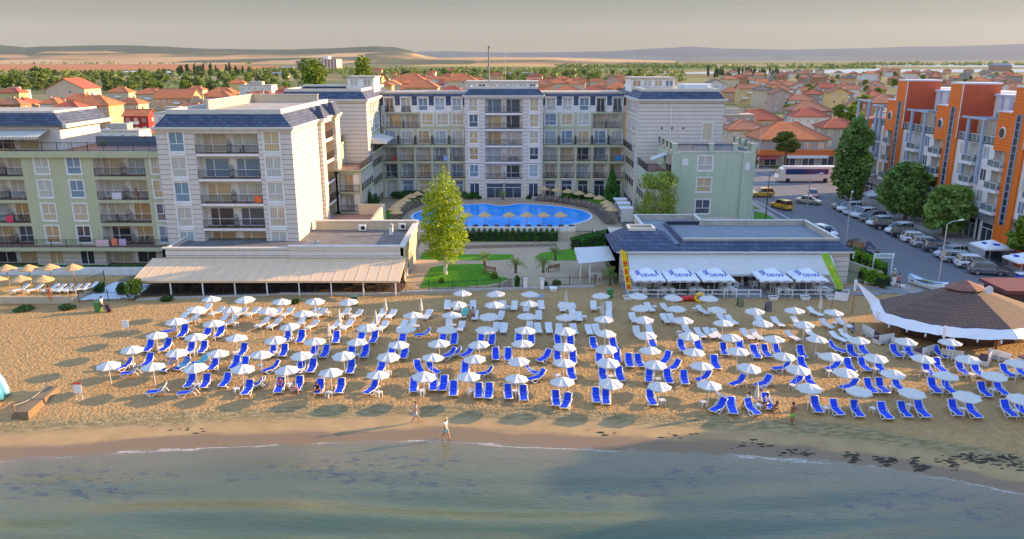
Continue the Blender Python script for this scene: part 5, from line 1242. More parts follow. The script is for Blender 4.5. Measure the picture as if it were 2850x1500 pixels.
for i, (dx, s_) in enumerate(((-.45, 1.0), (.5, .93))):
    bl = [(0, 0, .2 + 3.7 * s_ * k / 12, .52 * math.sin(math.pi * min(.97, (k + 2.2) / 14.5)) ** .6, .52 * math.sin(math.pi * min(.97, (k + 2.2) / 14.5)) ** .6, .4) for k in range(13)]
    tree('cypress', f'narrow dark cypress column beside the pink float, {("left", "right")[i]} one of the pair', 'tree', (-21.6 + dx, 117.2, 2.2), .2, .07, bl, 2200, .09, LV_HEDGE, BARK, 0, 'pair of cypress columns', seed=6 + i)
def crown(rng, w, d, z0, z1, n, k=.42, shape=0):
    out = []
    for i in range(n):
        f = (i + .5) / n; z = z0 + (z1 - z0) * f; env = math.sin(math.pi * (f * .86 + .1)) ** .6 if not shape else (1 - f) ** .6 + .15
        a = i * 2.4 + rng.uniform(-.4, .4); q = env * rng.uniform(.25, .75)
        out.append((w * q * math.cos(a), d * q * math.sin(a), z, w * k * rng.uniform(.7, 1.2), d * k * rng.uniform(.7, 1.2), (z1 - z0) * .16 * rng.uniform(.8, 1.2)))
    return out
tree('plane_tree', 'tallest dark plane tree at the street corner before the orange building', 'tree', (59.6, 133.5, 1.1), 3, .32, crown(rr, 3.9, 3.9, 2.0, 13.8, 38, .34), 7600, .29, LV_PLANE, BARK, 12, seed=10)
tree('plane_tree', 'broad plane tree at the kerb, left of the two lower ones', 'tree', (62.6, 119.5, 1.1), 2.4, .26, crown(rr, 4.8, 4.2, 1.6, 8.6, 34, .34), 6400, .27, LV_PLANE, BARK, 10, seed=11)
tree('plane_tree', 'lower plane tree over the parked cars, by the street lamp', 'tree', (62.8, 108.5, 1.1), 2.2, .24, crown(rr, 4.2, 4.0, 1.4, 6.9, 30, .34), 6000, .27, leafmat('plane_leaves_light', (.09, .18, .035), (.30, .44, .09), .6, .25), BARK, 10, seed=12)
tree('plane_tree', 'plane tree at the right edge above the red kiosk roof', 'tree', (62.6, 89.6, 1.1), 2.6, .2, crown(rr, 3.0, 3.0, 2.6, 6.4, 18), 3600, .24, LV_BRIGHT, BARK, 9, seed=13)
tree('pine_tree', 'round-topped umbrella pine on the far side of the crossroads', 'tree', (63.0, 176.5, 1.0), 4.2, .28, crown(rr, 3.2, 3.2, 4.6, 8.6, 16), 4200, .26, leafmat('pine_needles', (0.046, 0.093, 0.019), (0.171, 0.217, 0.039), .5, .15), BARK, 8, seed=14)
tree('poplar_tree', 'broad leafy poplar rising behind the hotel roof, left of the pair', 'tree', (-48.5, 192, 1), 5, .4, crown(rr, 4.3, 4.3, 5, 22.8, 44, .5), 7000, .34, LV_BRIGHT, BARK, 10, seed=15)
tree('poplar_tree', 'narrow leafy poplar rising behind the hotel roof, right of the pair', 'tree', (-35.6, 190, 1), 5, .4, crown(rr, 3.2, 3.2, 5, 23.3, 44, .5), 6000, .34, LV_BRIGHT, BARK, 10, seed=16)
# palms
def palm(label, loc, h, fl, n, pot=True, seed=1, cat='palm'):
    rg = random.Random(seed); t = thing('palm', label, cat, loc)
    mb = MB(); zb = .0
    if pot:
        mb.rings([[(x * s, y * s, z) for x, y in ((-1, -1), (1, -1), (1, 1), (-1, 1))] for s, z in ((.24, 0), (.33, .75), (.28, .75), (.27, .68))], PVC); zb = .65
        mb.build('pot', t, loc=(0, 0, 0)); mb = MB()
    mb.path([(0, 0, zb), (.03, 0, zb + h * .5), (0, 0, zb + h)], [.17, .16, .2], 8, BARK); inst('trunk', mb.mesh('trunk'), t)
    mb = MB()
    for i in range(n):
        a = i * 2.4; up = rg.uniform(.15, 1.25); pts = []
        for k in range(7):
            f = k / 6; r = fl * f * math.cos(up) * (1 - .12 * f); z = zb + h + fl * f * math.sin(up) - fl * .55 * f * f * (1.15 - up * .5); pts.append(Vector((r * math.cos(a), r * math.sin(a), z)))
        sd = Vector((-math.sin(a), math.cos(a), 0))
        for k in range(6):
            p, q = pts[k], pts[k + 1]; w0 = .16 * math.sin(math.pi * min(1, k / 6 + .12)) * fl; w1 = .16 * math.sin(math.pi * min(.98, (k + 1) / 6 + .02)) * fl
            for s_ in (-1, 1):
                for g in (0, .5):
                    a0 = p.lerp(q, g); a1 = p.lerp(q, g + .28); e = p.lerp(q, g + .6) + sd * s_ * (w0 + w1) * .8 - Vector((0, 0, .09 * fl)); mb.poly([a0, a1, e], LV_PALM)
    inst('fronds', mb.mesh('fronds'), t); return t
for i, (u, v, h, f_, lb) in enumerate(((1219, 681, .9, 1.6, 'potted palm beside the left bench on the lawn edge'), (1297, 700, 1.1, 1.7, 'potted palm in the middle of the paving, left of the gate'), (1366, 699, 1.15, 1.75, 'potted palm right of the garden gate'), (1396, 668, 1.0, 1.65, 'potted palm behind the right garden bench'))):
    x, y = D(u, v); palm(lb, (x, y, 1.0), h, f_, 22, True, i)
palm('potted palm on the round notch at the far edge of the pool', (-1.6, 128.6, 2.2), .9, 1.3, 20, True, 9)
palm('small palm in a pot on the roof terrace of the sage wing', (-50.2, 94.6, 14.95), .5, .8, 14, True, 21)
palm('leafy palm under the side canopy of the beach restaurant', (11.2, 83.8, 1.0), 1.4, 1.5, 24, False, 22)
def bush(name, label, loc, rx, ry, rz, n, size, leaf, cat='shrub', group=None, seed=0, stems=True):
    rg = random.Random(seed); t = thing(name, label, cat, loc, 0, group)
    bl = [(rx * .5 * math.cos(a * 2.4), ry * .5 * math.sin(a * 2.4), rz * (.35 + .5 * rg.random()), rx * .55, ry * .55, rz * .42) for a in range(8)]
    mb = MB(); leaf_quads(mb, [(p[0], p[1], max(.02, p[2])) for p in blob_pts(bl, n, rg)], size, leaf, 0, rg); inst('foliage', mb.mesh('foliage'), t)
    mb = MB()
    for i in range(4): mb.path([(0, 0, -.05), (rx * .3 * math.cos(i * 1.6), ry * .3 * math.sin(i * 1.6), rz * .6)], [.03, .01], 4, BARK)
    inst('stem', mb.mesh('stem'), t); return t
def hedge(label, pts, w, h, n, size, leaf, z=1.0, lump=0):
    t = thing('hedge', label, 'hedge', (*pts[0], z)); P_ = []
    L_ = [math.dist(pts[i], pts[i + 1]) for i in range(len(pts) - 1)]
    for _ in range(n):
        s = R.random() * sum(L_); i = 0
        while i < len(L_) - 1 and s > L_[i]: s -= L_[i]; i += 1
        f = s / L_[i]; a, b = Vector(pts[i]), Vector(pts[i + 1]); c = a.lerp(b, f); d = (b - a).normalized(); nn = Vector((-d.y, d.x))
        hh = h * (1 + (lump * .3 * math.sin(7.0 * (c.x + c.y) / max(.5, lump)) if lump else 0) + R.uniform(-.04, .04))
        k = R.random()
        if k < .4: o, zz = R.uniform(-w, w), hh
        else: o, zz = R.choice((-w, w)) * R.uniform(.9, 1.05), hh * R.random()
        if lump: o *= .75 + .25 * math.cos(3.5 * (c.x + c.y))
        p = c + nn * o; P_.append((p.x - pts[0][0], p.y - pts[0][1], zz))
    mb = MB(); leaf_quads(mb, P_, size, leaf); inst('foliage', mb.mesh('foliage'), t)
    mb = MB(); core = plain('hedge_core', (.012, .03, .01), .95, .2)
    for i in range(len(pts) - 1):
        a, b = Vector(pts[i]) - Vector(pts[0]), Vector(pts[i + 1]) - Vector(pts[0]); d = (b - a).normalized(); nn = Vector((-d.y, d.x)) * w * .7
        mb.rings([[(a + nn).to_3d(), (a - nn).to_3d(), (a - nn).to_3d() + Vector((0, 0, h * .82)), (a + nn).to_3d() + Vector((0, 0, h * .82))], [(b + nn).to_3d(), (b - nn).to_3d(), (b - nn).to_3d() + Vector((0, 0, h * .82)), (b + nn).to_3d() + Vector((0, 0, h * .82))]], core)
    inst('branches', mb.mesh('branches'), t); return t
hedge('bushy dark laurel hedge below the white pool parapet', [(-7.4, 105.9), (6.5, 105.9)], .55, 1.35, 5200, .12, LV_HEDGE, 1.0, .9)
hedge('clipped curving hedge between the pool steps and the slate roof', [(8.6, 100.5), (10.5, 102.8), (13.0, 105.2), (16.5, 107.5)], .9, 1.5, 5200, .1, LV_HEDGE, 1.0)
hedge('lumpy bright thuja hedge along the street above the beach ramp', [D(2140, 655), D(2222, 700)], .55, 1.3, 4200, .1, LV_THUJA, 1.2, .8)
hedge('low thuja hedge above the white planter by the ramp', [D(2165, 705), D(2230, 727)], .7, 1.0, 3000, .1, LV_THUJA, 1.3, .8)
for i, (u, v, rx, rz, lf, lb) in enumerate(((1040, 492, 2.4, 1.3, LV_DARK, 'dark rose bed in front of the left ground floor windows'), (1010, 495, 1.6, 1.1, LV_DARK, 'rose bushes at the left corner of the pool lawn'), (1185, 487, 1.5, 1.0, LV_HEDGE, 'rounded clipped shrub behind the birch by the hotel wall'), (1105, 484, 1.3, .9, LV_BRIGHT, 'rounded green shrub among the straw parasols at left'), (1470, 489, 2.0, 1.0, LV_DARK, 'low shrub bed behind the right row of straw parasols'), (1425, 487, 1.4, .8, LV_HEDGE, 'clipped shrub behind the right straw parasols'), (1330, 497, .5, .6, LV_DARK, 'small planter bush right of the hotel entrance'), (1205, 497, .5, .6, LV_DARK, 'small planter bush left of the hotel entrance'))):
    x, y = D(u, v, 2.2); bush('shrub', lb, (x, min(y, 133.0), 2.2), rx, .9, rz, int(900 * rx), .12, lf, seed=i)
for i, (u, v, rx, rz, lf, lb) in enumerate(((340, 752, 1.2, 1.9, LV_BRIGHT, 'yellow-flowering bush at the left end of the restaurant deck'), (308, 742, .7, 1.2, LV_DARK, 'spiky yucca on the white slope, right one'), (253, 738, .7, 1.1, LV_DARK, 'spiky yucca on the white slope, left one'), (345, 722, .5, 1.0, LV_DARK, 'spiky plant beside the restaurant awning corner'), (420, 756, .8, .4, LV_DARK, 'low weedy bush at the foot of the restaurant deck'), (170, 777, 1.0, .35, LV_DARK, 'grass tuft below the left terrace wall end'), (60, 780, 1.2, .3, LV_DARK, 'grass tuft below the middle of the left terrace wall'), (745, 764, .5, .5, LV_DARK, 'round green weed on the shaded sand by the deck'), (610, 760, .5, .35, LV_DARK, 'green weed at the foot of the low wall behind umbrellas'), (1301, 725, .35, 1.3, LV_HEDGE, 'small clipped tree left of the garden gate'), (1371, 722, .35, .6, LV_HEDGE, 'clipped ball bush in a white planter at the gate'), (1243, 700, .5, .7, LV_BRIGHT, 'young fruit bush beside the left garden bench'), (1110, 712, .35, .6, LV_BRIGHT, 'small sapling on the front lawn below the birch'), (1400, 720, .6, .6, LV_BRIGHT, 'feathery bush just right of the gate pillar'))):
    x, y = D(u, v); bush('shrub', lb, (x, y, gz(x, y)), rx * .8, rx * .8, rz, int(420 + 500 * rx), .11, lf, seed=20 + i)

# ------------------------------------------------------------------ straw parasols and brown loungers round the pool
STRAW = plain('straw_thatch', (.54, .36, .18), .95, .3, 9, spec=.1, bmp=.03)
STRAWY = STRAW
def straw():
    t = thing('straw_parasol', '', 'parasol')
    mb = MB(); n = 18; rg = random.Random(3)
    rs = [[(r * math.cos(6.283 * q / n) * (1 + .04 * math.sin(q * 2.7)), r * math.sin(6.283 * q / n) * (1 + .04 * math.sin(q * 2.7)), z + (.05 * math.sin(q * 3.1) if r > 1.2 else 0)) for q in range(n)] for r, z in ((.03, 2.62), (.28, 2.5), (.6, 2.32), (.98, 2.12), (1.0, 2.03), (.6, 2.2), (.05, 2.4))]
    mb.rings(rs, STRAW); inst('canopy', mb.mesh('canopy'), t)
    mb = MB(); mb.tube((0, 0, -.05), (0, 0, 2.5), .045, None, 7, plain('pole_wood', (.40, .25, .12), .8, .2, 3)); inst('pole', mb.mesh('pole'), t)
    return t
SP = straw(); SPF = [1]
def put_straw(x, y, z, lb, grp):
    if SPF[0]: SPF[0] = 0; SP.location = (x, y, z); SP['label'] = lb; SP['group'] = grp; return
    dup(SP, (x, y, z), R.random(), lb, grp)
for i, (u, v) in enumerate(((996, 570), (992, 561), (998, 552), (1006, 545), (1018, 537), (1032, 527), (1049, 520), (1075, 511))):
    x, y = D(u + 2, v, 2.2); put_straw(x, y, 2.2, f'straw parasol on the left curve of the pool, {od(i)} from the near end', 'straw parasols round the pool')
for i, (u, v) in enumerate(((1368, 506), (1400, 509), (1428, 513), (1456, 518), (1483, 524), (1507, 531), (1524, 544), (1530, 552), (1538, 562))):
    x, y = D(u, v, 2.2); put_straw(x, y, 2.2, f'straw parasol on the right curve of the pool, {od(i)} from the hotel entrance', 'straw parasols round the pool')
for i, u in enumerate((1175, 1220, 1281, 1325, 1368, 1411)):
    x, y = D(u, 578, 2.2); put_straw(x, y, 2.2, f'straw parasol at the near edge of the pool, {od(i)} from left', 'straw parasols round the pool')
LOUNGE_B = plain('taupe_sling', (.20, .16, .14), .8, .1); DRK = plain('dark_lounger_frame', (.09, .075, .07), .6, .1)
def lounger(name, frame, slingm, label, arms=True, back=55, fr=.03, inset=.015):
    """sun lounger, 1.9 m, foot end towards -Y"""
    t = thing(name, label, 'sun lounger'); a = rad(back)
    def prof(y):                              # seat line, then raised back from y=.25
        return .36 if y <= .25 else .36 + (y - .25) * math.tan(a)
    yb = .25 + .78 * math.cos(a); zb = .36 + .78 * math.sin(a)
    mb = MB(); W = .33
    for s in (-1, 1):
        mb.path([(s * W, -.95, .30), (s * W, -.80, .36), (s * W, .25, .36), (s * W, yb, zb)], fr, 5, frame)
    for y, z in ((-.95, .30), (.25, .36), (yb, zb)): mb.tube((-W, y, z), (W, y, z), fr, None, 5, frame)
    if arms:
        for s in (-1, 1):                      # curved arm and skid leg
            mb.path([(s * (W + .05), -.88, .34), (s * (W + .06), -.6, .02), (s * (W + .06), -.35, .10), (s * (W + .07), .1, .50), (s * (W + .07), .42, .58), (s * (W + .06), .62, .40), (s * (W + .05), .82, .0)], fr, 5, frame)
    inst('frame', mb.mesh('frame', smooth=True), t)
    mb = MB(); w = W - inset
    ys = [-.93, -.8, -.3, .22]; top = [(y, .385 if y > -.9 else .335) for y in ys] + [(.25 + d * math.cos(a), .39 + d * math.sin(a)) for d in (.1, .4, .76)]
    rs = [[(-w, y, z), (w, y, z), (w, y + .01, z - .025), (-w, y + .01, z - .025)] for y, z in top]
    mb.rings(rs, slingm); inst('sling', mb.mesh('sling'), t)
    if not arms:
        for s in (-1, 1):
            for y in (-.7, .55): mb = MB(); mb.box(s * W - .025, s * W + .025, y - .03, y + .03, 0, .36, frame); inst('leg', mb.mesh('leg'), t)
    return t
PL = lounger('pool_lounger', DRK, LOUNGE_B, '', False, 42); PLF = [1]
def put_pl(x, y, z, rz, lb, grp):
    if PLF[0]: PLF[0] = 0; PL.location = (x, y, z); PL.rotation_euler = (0, 0, rz); PL['label'] = lb; PL['group'] = grp; return
    dup(PL, (x, y, z), rz, lb, grp)
gl = 'brown loungers round the pool'
def arc(pts, n, lbf, tgt):
    L_ = [math.dist(pts[i], pts[i + 1]) for i in range(len(pts) - 1)]
    for k in range(n):
        s = sum(L_) * (k + .5) / n; i = 0
        while i < len(L_) - 1 and s > L_[i]: s -= L_[i]; i += 1
        c = Vector(pts[i]).lerp(Vector(pts[i + 1]), s / L_[i]); d = Vector(tgt) - c
        put_pl(c.x, c.y, 2.2, math.atan2(d.y, d.x) + math.pi / 2, lbf(k), gl)
arc([D(x, y, 2.2) for x, y in ((993, 562), (1000, 545), (1020, 528), (1050, 515), (1090, 505), (1130, 500))], 17, lambda k: f'brown pool lounger on the left curve, {od(k)} from the near end', PC)
arc([D(x, y, 2.2) for x, y in ((1345, 503), (1400, 507), (1450, 515), (1490, 525), (1512, 540), (1527, 555), (1538, 566))], 21, lambda k: f'brown pool lounger on the right curve, {od(k)} from the hotel entrance', PC)
for k in range(11):
    x, y = D(1168 + 27 * k, 581, 2.2); put_pl(x, 108.0, 2.2, math.pi + R.uniform(-.1, .1), f'brown lounger behind the white parapet, {od(k)} from left', gl)
for k in range(6):
    x, y = D(1570 + 4 * k, 570 - 5 * k, 2.2); put_pl(x + .6, y, 2.2, -1.75, f'brown lounger beside the white daybeds, {od(k)} from the near end', gl)
# canopied daybeds
db = thing('daybed', '', 'daybed'); mb = MB()
for x in (-1, 1):
    for y in (-1, 1): mb.box(x * .95 - .05, x * .95 + .05, y * .95 - .05, y * .95 + .05, 0, 2.1, DRK)
inst('frame', mb.mesh('frame'), db); mb = MB(); mb.box(-1.02, 1.02, -1.02, 1.02, 2.1, 2.22, FABW); inst('canopy', mb.mesh('canopy'), db)
mb = MB(); mb.box(-.98, .98, -1.0, -.98, .15, 2.1, FABW); mb.box(.98, 1.0, -1, 1, .15, 2.1, FABW); inst('curtain', mb.mesh('curtain'), db); mb = MB(); mb.box(-.88, .88, -.88, .88, .25, .5, plain('maroon_cushion', (.09, .035, .04), .9, .15)); inst('mattress', mb.mesh('mattress'), db)
for i, (u, v) in enumerate(((1574, 558), (1567, 545), (1559, 534))):
    x, y = D(u, v, 2.2); lb = f'white canopied daybed right of the pool, {("nearest", "middle", "farthest")[i]} of three'
    if i == 0: db.location = (x, y, 2.2); db['label'] = lb; db['group'] = 'canopied daybeds'
    else: dup(db, (x, y, 2.2), 0, lb, 'canopied daybeds')
# flamingo float
PINK = plain('pink_vinyl', (.75, .05, .20), .35, .08)
t = thing('pool_float', 'bright pink inflatable flamingo float lying beside the cypresses', 'pool float', (*D(937, 559, 2.2), 2.2))
x0, y0 = t.location.x, t.location.y
mb = MB(); mb.path([(x0 + .75 * math.cos(a), y0 + .55 * math.sin(a), 2.42) for a in [6.283 * q / 16 for q in range(17)]], .24, 8, PINK, False); mb.build('ring', t, True)
mb = MB(); mb.path([(x0 - .75, y0, 2.5), (x0 - .95, y0, 2.95), (x0 - .75, y0, 3.2), (x0 - .5, y0, 3.1), (x0 - .45, y0, 2.95)], [.16, .11, .11, .10, .03], 8, PINK); mb.build('neck', t, True)
# garden benches, gate pillars, iron fence
def bench(label, loc, rz):
    t = thing('garden_bench', label, 'bench'); mb = MB()
    for i in range(4): mb.box(-.85, .85, -.22 + .12 * i, -.13 + .12 * i, .42, .45, WOOD)
    inst('seat', mb.mesh('seat'), t); mb = MB()
    for i in range(3): mb.box(-.85, .85, .26 + .02 * i, .29 + .02 * i, .55 + .13 * i, .65 + .13 * i, WOOD)
    inst('backrest', mb.mesh('backrest'), t)
    for s in (-1, 1): mb = MB(); mb.box(s * .75 - .03, s * .75 + .03, -.22, -.16, 0, .42, IRON); mb.box(s * .75 - .03, s * .75 + .03, .24, .3, 0, .9, IRON); mb.box(s * .75 - .03, s * .75 + .03, -.16, .24, .38, .42, IRON); inst('leg', mb.mesh('leg'), t)
    t.location = loc; t.rotation_euler = (0, 0, rz)
x, y = D(1230, 690); bench('dark wooden bench at the right edge of the front lawn', (x, y, 1.0), rad(-35)); x, y = D(1390, 682); bench('dark wooden bench between two potted palms, right of the gate', (x, y, 1.0), rad(210))
def fence(label, a, b, z, h=1.1):
    t = thing('iron_fence', label, 'fence', (*a, z)); A, B = Vector(a), Vector(b); d = B - A; l = d.length; ang = math.atan2(d.y, d.x)
    mb = MB()
    for zz in (.15, h - .15): mb.box(0, l, -.015, .015, zz, zz + .03, IRON)
    for i in range(int(l / .16) + 1): mb.box(.16 * i - .009, .16 * i + .009, -.009, .009, .05, h, IRON)
    o = inst('bars', mb.mesh('bars'), t, (0, 0, 0), ang)
    k = max(1, int(round(l / 2.4)))
    me = MB(); me.box(-.03, .03, -.03, .03, 0, h + .12, IRON); me = me.mesh('post')
    for i in range(k + 1): inst('post', me, t, (d.x * i / k, d.y * i / k, 0), ang)
fence('black iron fence along the garden, left of the gate', (-11.8, 80.7), (1.2, 82.2), 1.25); fence('black iron fence along the garden, right of the gate', (3.6, 82.45), (9.4, 83.1), 1.25)
fence('black iron fence below the white rock slope', (-46, 77.4), (-40.2, 78.2), 1.0); fence('black iron railing at the outer edge of the left sun terrace', (-47.2, 78.0), (-46.4, 83.6), 1.6)
for i, x in enumerate((1.5, 3.4)):
    small('gate_pillar', f'white gate pillar of the garden entrance, {("left", "right")[i]} one', 'pillar', lambda m: (m.box(x - .2, x + .2, 82.05 + .12 * i, 82.45 + .12 * i, .9, 2.15, WHITE), m.box(x - .26, x + .26, 82.0 + .12 * i, 82.5 + .12 * i, 2.15, 2.25, CORNICE)), 'gate pillars')
small('planter', 'white square planter at the beach side of the garden gate', 'planter', lambda m: m.rings([[(x * s + 4.6, y * s + 81.6, z) for x, y in ((-1, -1), (1, -1), (1, 1), (-1, 1))] for s, z in ((.3, .95), (.42, 1.4), (.36, 1.4), (.35, 1.3))], PVC))
small('doormat', 'grey timber boardwalk panel on the sand below the garden gate', 'boardwalk', lambda m: m.box(2.0, 3.6, 78.9, 80.4, .98, 1.05, GDECK))
for i, (u, w_) in enumerate(((1570, 0), (1750, 1), (1935, 2), (2015, 3), (2080, 4))):
    x, y = D(u + 8, 752); small('planter', f'white planter trough on the sand before the restaurant deck, {od(i)} from left', 'planter', lambda m: (m.rings([[(a * s * 1.4 + x, b * s + y - .2, z) for a, b in ((-1, -1), (1, -1), (1, 1), (-1, 1))] for s, z in ((.26, .95), (.34, 1.4), (.3, 1.4), (.29, 1.3))], PVC), m.box(x - .4, x + .4, y - .42, y + .02, 1.28, 1.33, BARK)), 'planter troughs before the deck')
# ------------------------------------------------------------------ left sun terrace with straw parasols
TAN = plain('ochre_terrace', (.50, .30, .11), .9, .2, .6)
t = thing('sun_terrace', 'raised ochre sun terrace with low cream wall at the left edge', 'terrace', (-60, 80, .6))
mb = MB(); mb.prism([(-85, 77.2), (-47.0, 77.2), (-44.8, 86.0), (-85, 86)], .5, 1.5, CREAM, TAN); mb.build('platform', t)
mb = MB(); mb.box(-85, -47.0, 77.0, 77.2, .5, 1.75, CREAM); mb.build('wall', t)
mb = MB(); mb.box(-85, -43, 88.2, 88.45, .9, 1.9, WHITE); mb.build('low_wall', t)
hedge('low clipped hedge in front of the sage wing ground floor', [(-80, 89.0), (-42.5, 89.0)], .4, .9, 3000, .12, LV_HEDGE, 1.0)
mb = MB(); ROCK = plain('white_pebbles', (.70, .70, .72), .9, .2, 5, bmp=.03)
for q in (((-46.6, 78.2, 1.0), (-41, 78.9, 1.0), (-40.6, 83.0, 1.35), (-45.2, 83.5, 1.5)),): mb.poly(q, ROCK)
struct(mb.build('gravel_slope'))
for i, (u, v) in enumerate(((25, 722), (80, 722), (133, 720), (190, 720), (0, 752), (60, 752), (118, 752))):
    x, y = D(u, v, 1.5); put_straw(x, y, 1.5, f'orange-lit straw parasol on the left sun terrace, {("back", "front")[i > 3]} row, {od(i if i < 4 else i - 4)} from left', 'straw parasols on the left terrace')
WLF = [1]
# ------------------------------------------------------------------ vehicles
GLASSC = plain('car_glass', (.02, .026, .035), .06, .1, spec=.8); TYRE = plain('tyre_rubber', (.02, .02, .02), .85, .1); RIMM = plain('wheel_rim', (.42, .43, .45), .35, .1, metal=.7)
HEADL = plain('headlight', (.75, .77, .8), .1, .03, spec=.8); TAILL = plain('tail_light', (.45, .01, .01), .2, .1); PLATE = plain('number_plate', (.7, .7, .7), .5, .05)
def paint(n, c): 
    if n in MATS: return MATS[n]
    m = plain(n, c, .3, .05, 2, spec=.6); bb = m.node_tree.nodes['Principled BSDF']; bb.inputs['Coat Weight'].default_value = .6; bb.inputs['Coat Roughness'].default_value = .08; return m
CARK = {}
def car_kind(kind):
    """car 4.2-4.6 m long, nose towards +X; parts share meshes between copies"""
    Lc, Wc, Hc, hood, tail, wr = {'hatch': (4.1, .87, 1.48, .52, .06, .31), 'suv': (4.4, .91, 1.68, .46, .05, .36), 'wagon': (4.6, .89, 1.5, .5, .03, .32), 'sedan': (4.5, .88, 1.44, .48, .42, .31), 'mpv': (4.4, .90, 1.66, .30, .03, .32)}[kind]
    h = Lc / 2; belt = Hc * .60; mb = MB(); p0 = paint('car_paint_white', (.72, .72, .72))
    zl = .24 if kind != 'suv' else .32
    st = [(-h, .80, zl + .14, belt * .72), (-h + .06, .93, zl + .02, belt * .93), (-h + .35, 1.0, zl, belt), (-.2, 1.0, zl - .02, belt), (h * hood, 1.0, zl, belt * .98), (h - .5, .97, zl, belt * .86), (h - .12, .88, zl + .02, belt * .76), (h, .72, zl + .12, belt * .62)]
    rs = []
    for x, w_, a, b in st:
        w = Wc * w_; rs.append([(x, -w, a + .10), (x, -w * .93, a), (x, w * .93, a), (x, w, a + .10), (x, w, b - .16), (x, w * .93, b - .02), (x, w * .72, b + .01), (x, -w * .72, b + .01), (x, -w * .93, b - .02), (x, -w, b - .16)])
    mb.rings(rs, p0)
    # roof panel and pillars
    xr0, xr1 = -h + tail * h * 2 * .55 + .38, h * hood * .40 - .05
    xb0, xb1 = -h + tail * h * 2 * .55 + .05, h * hood + .22
    wt = Wc * .74; zt = Hc
    rf = [[(xr0 - .03, -wt, zt - .07), (xr0 - .03, wt, zt - .07), (xr0 - .03, wt * .9, zt - .01), (xr0 - .03, -wt * .9, zt - .01)], [((xr0 + xr1) / 2, -wt * 1.02, zt - .05), ((xr0 + xr1) / 2, wt * 1.02, zt - .05), ((xr0 + xr1) / 2, wt * .9, zt + .02), ((xr0 + xr1) / 2, -wt * .9, zt + .02)], [(xr1 + .03, -wt, zt - .07), (xr1 + .03, wt, zt - .07), (xr1 + .03, wt * .9, zt - .02), (xr1 + .03, -wt * .9, zt - .02)]]
    mb.rings(rf, p0); wb = Wc * .93
    for s in (-1, 1):
        for (xa, xc) in ((xb0, xr0), (xb1, xr1), ((xb0 + xb1) / 2 - .15, (xr0 + xr1) / 2 - .1), (xb0 + .75, xr0 + .42)): mb.path([(xa, s * wb * .985, belt - .02), (xc, s * wt * 1.0, zt - .04)], .035, 4, p0)
    for s in (-1, 1): mb.box(h * hood * .75, h * hood * .75 + .14, s * (Wc + .10) - .09, s * (Wc + .10) + .09, belt - .02, belt + .13, p0)
    body = mb.mesh('body')
    g = MB(); wb *= .975; wt *= .985
    g.rings([[(xb0, -wb, belt - .03), (xb1, -wb, belt - .03), (xb1, wb, belt - .03), (xb0, wb, belt - .03)], [(xr0, -wt, zt - .06), (xr1, -wt, zt - .06), (xr1, wt, zt - .06), (xr0, wt, zt - .06)]], GLASSC); gl_ = g.mesh('windows')
    w = MB(); w.rings([[(wr * math.cos(6.283 * q / 14), y, wr * math.sin(6.283 * q / 14)) for q in range(14)] for y in (-.1, .1)], TYRE); tyre = w.mesh('tyre')
    w = MB(); w.rings([[(wr * .64 * math.cos(6.283 * q / 10), y, wr * .64 * math.sin(6.283 * q / 10)) for q in range(10)] for y in (-.108, .108)], RIMM); rim = w.mesh('rim')
    hl = MB(); hl.box(-.05, .05, -.17, .17, -.07, .07, HEADL); hl = hl.mesh('headlight'); tl = MB(); tl.box(-.05, .05, -.13, .13, -.1, .1, TAILL); tl = tl.mesh('tail_light')
    pl = MB(); pl.box(-.015, .015, -.25, .25, -.055, .055, PLATE); pl = pl.mesh('number_plate')
    return dict(body=body, g=gl_, tyre=tyre, rim=rim, hl=hl, tl=tl, pl=pl, h=h, W=Wc, belt=belt, wr=wr)
def car(kind, pm, loc, rz, label, group=None, cat='car', name='parked_car', roof_sign=None):
    if kind not in CARK: CARK[kind] = car_kind(kind)
    k = CARK[kind]; t = thing(name, label, cat, loc, rz, group)
    b = inst('body', k['body'], t); setmat(b, pm); inst('windows', k['g'], t)
    for x in (-k['h'] + .78, k['h'] - .85):
        for s in (-1, 1):
            w_ = inst('wheel', k['tyre'], t, (x, s * (k['W'] - .09), k['wr'])); inst('rim', k['rim'], w_)
    for s in (-1, 1):
        inst('headlight', k['hl'], t, (k['h'] - .10, s * k['W'] * .62, k['belt'] * .66)); inst('tail_light', k['tl'], t, (-k['h'] + .04, s * k['W'] * .76, k['belt'] * .80))
    inst('number_plate', k['pl'], t, (k['h'] + .0, 0, k['belt'] * .42)); inst('number_plate', k['pl'], t, (-k['h'] + .01, 0, k['belt'] * .62))
    return t
PW = paint('car_paint_white', (.72, .72, .72)); PB = paint('car_paint_black', (.015, .015, .018)); PS = paint('car_paint_silver', (.42, .43, .45)); PG = paint('car_paint_grey', (.13, .13, .135)); PY = paint('car_paint_yellow', (.75, .40, .01)); PR_ = paint('car_paint_pink', (.60, .22, .18)); PBL = paint('car_paint_dark_blue', (.03, .035, .07)); PBE = paint('car_paint_beige', (.42, .37, .26)); PMR = paint('car_paint_maroon', (.12, .02, .02))
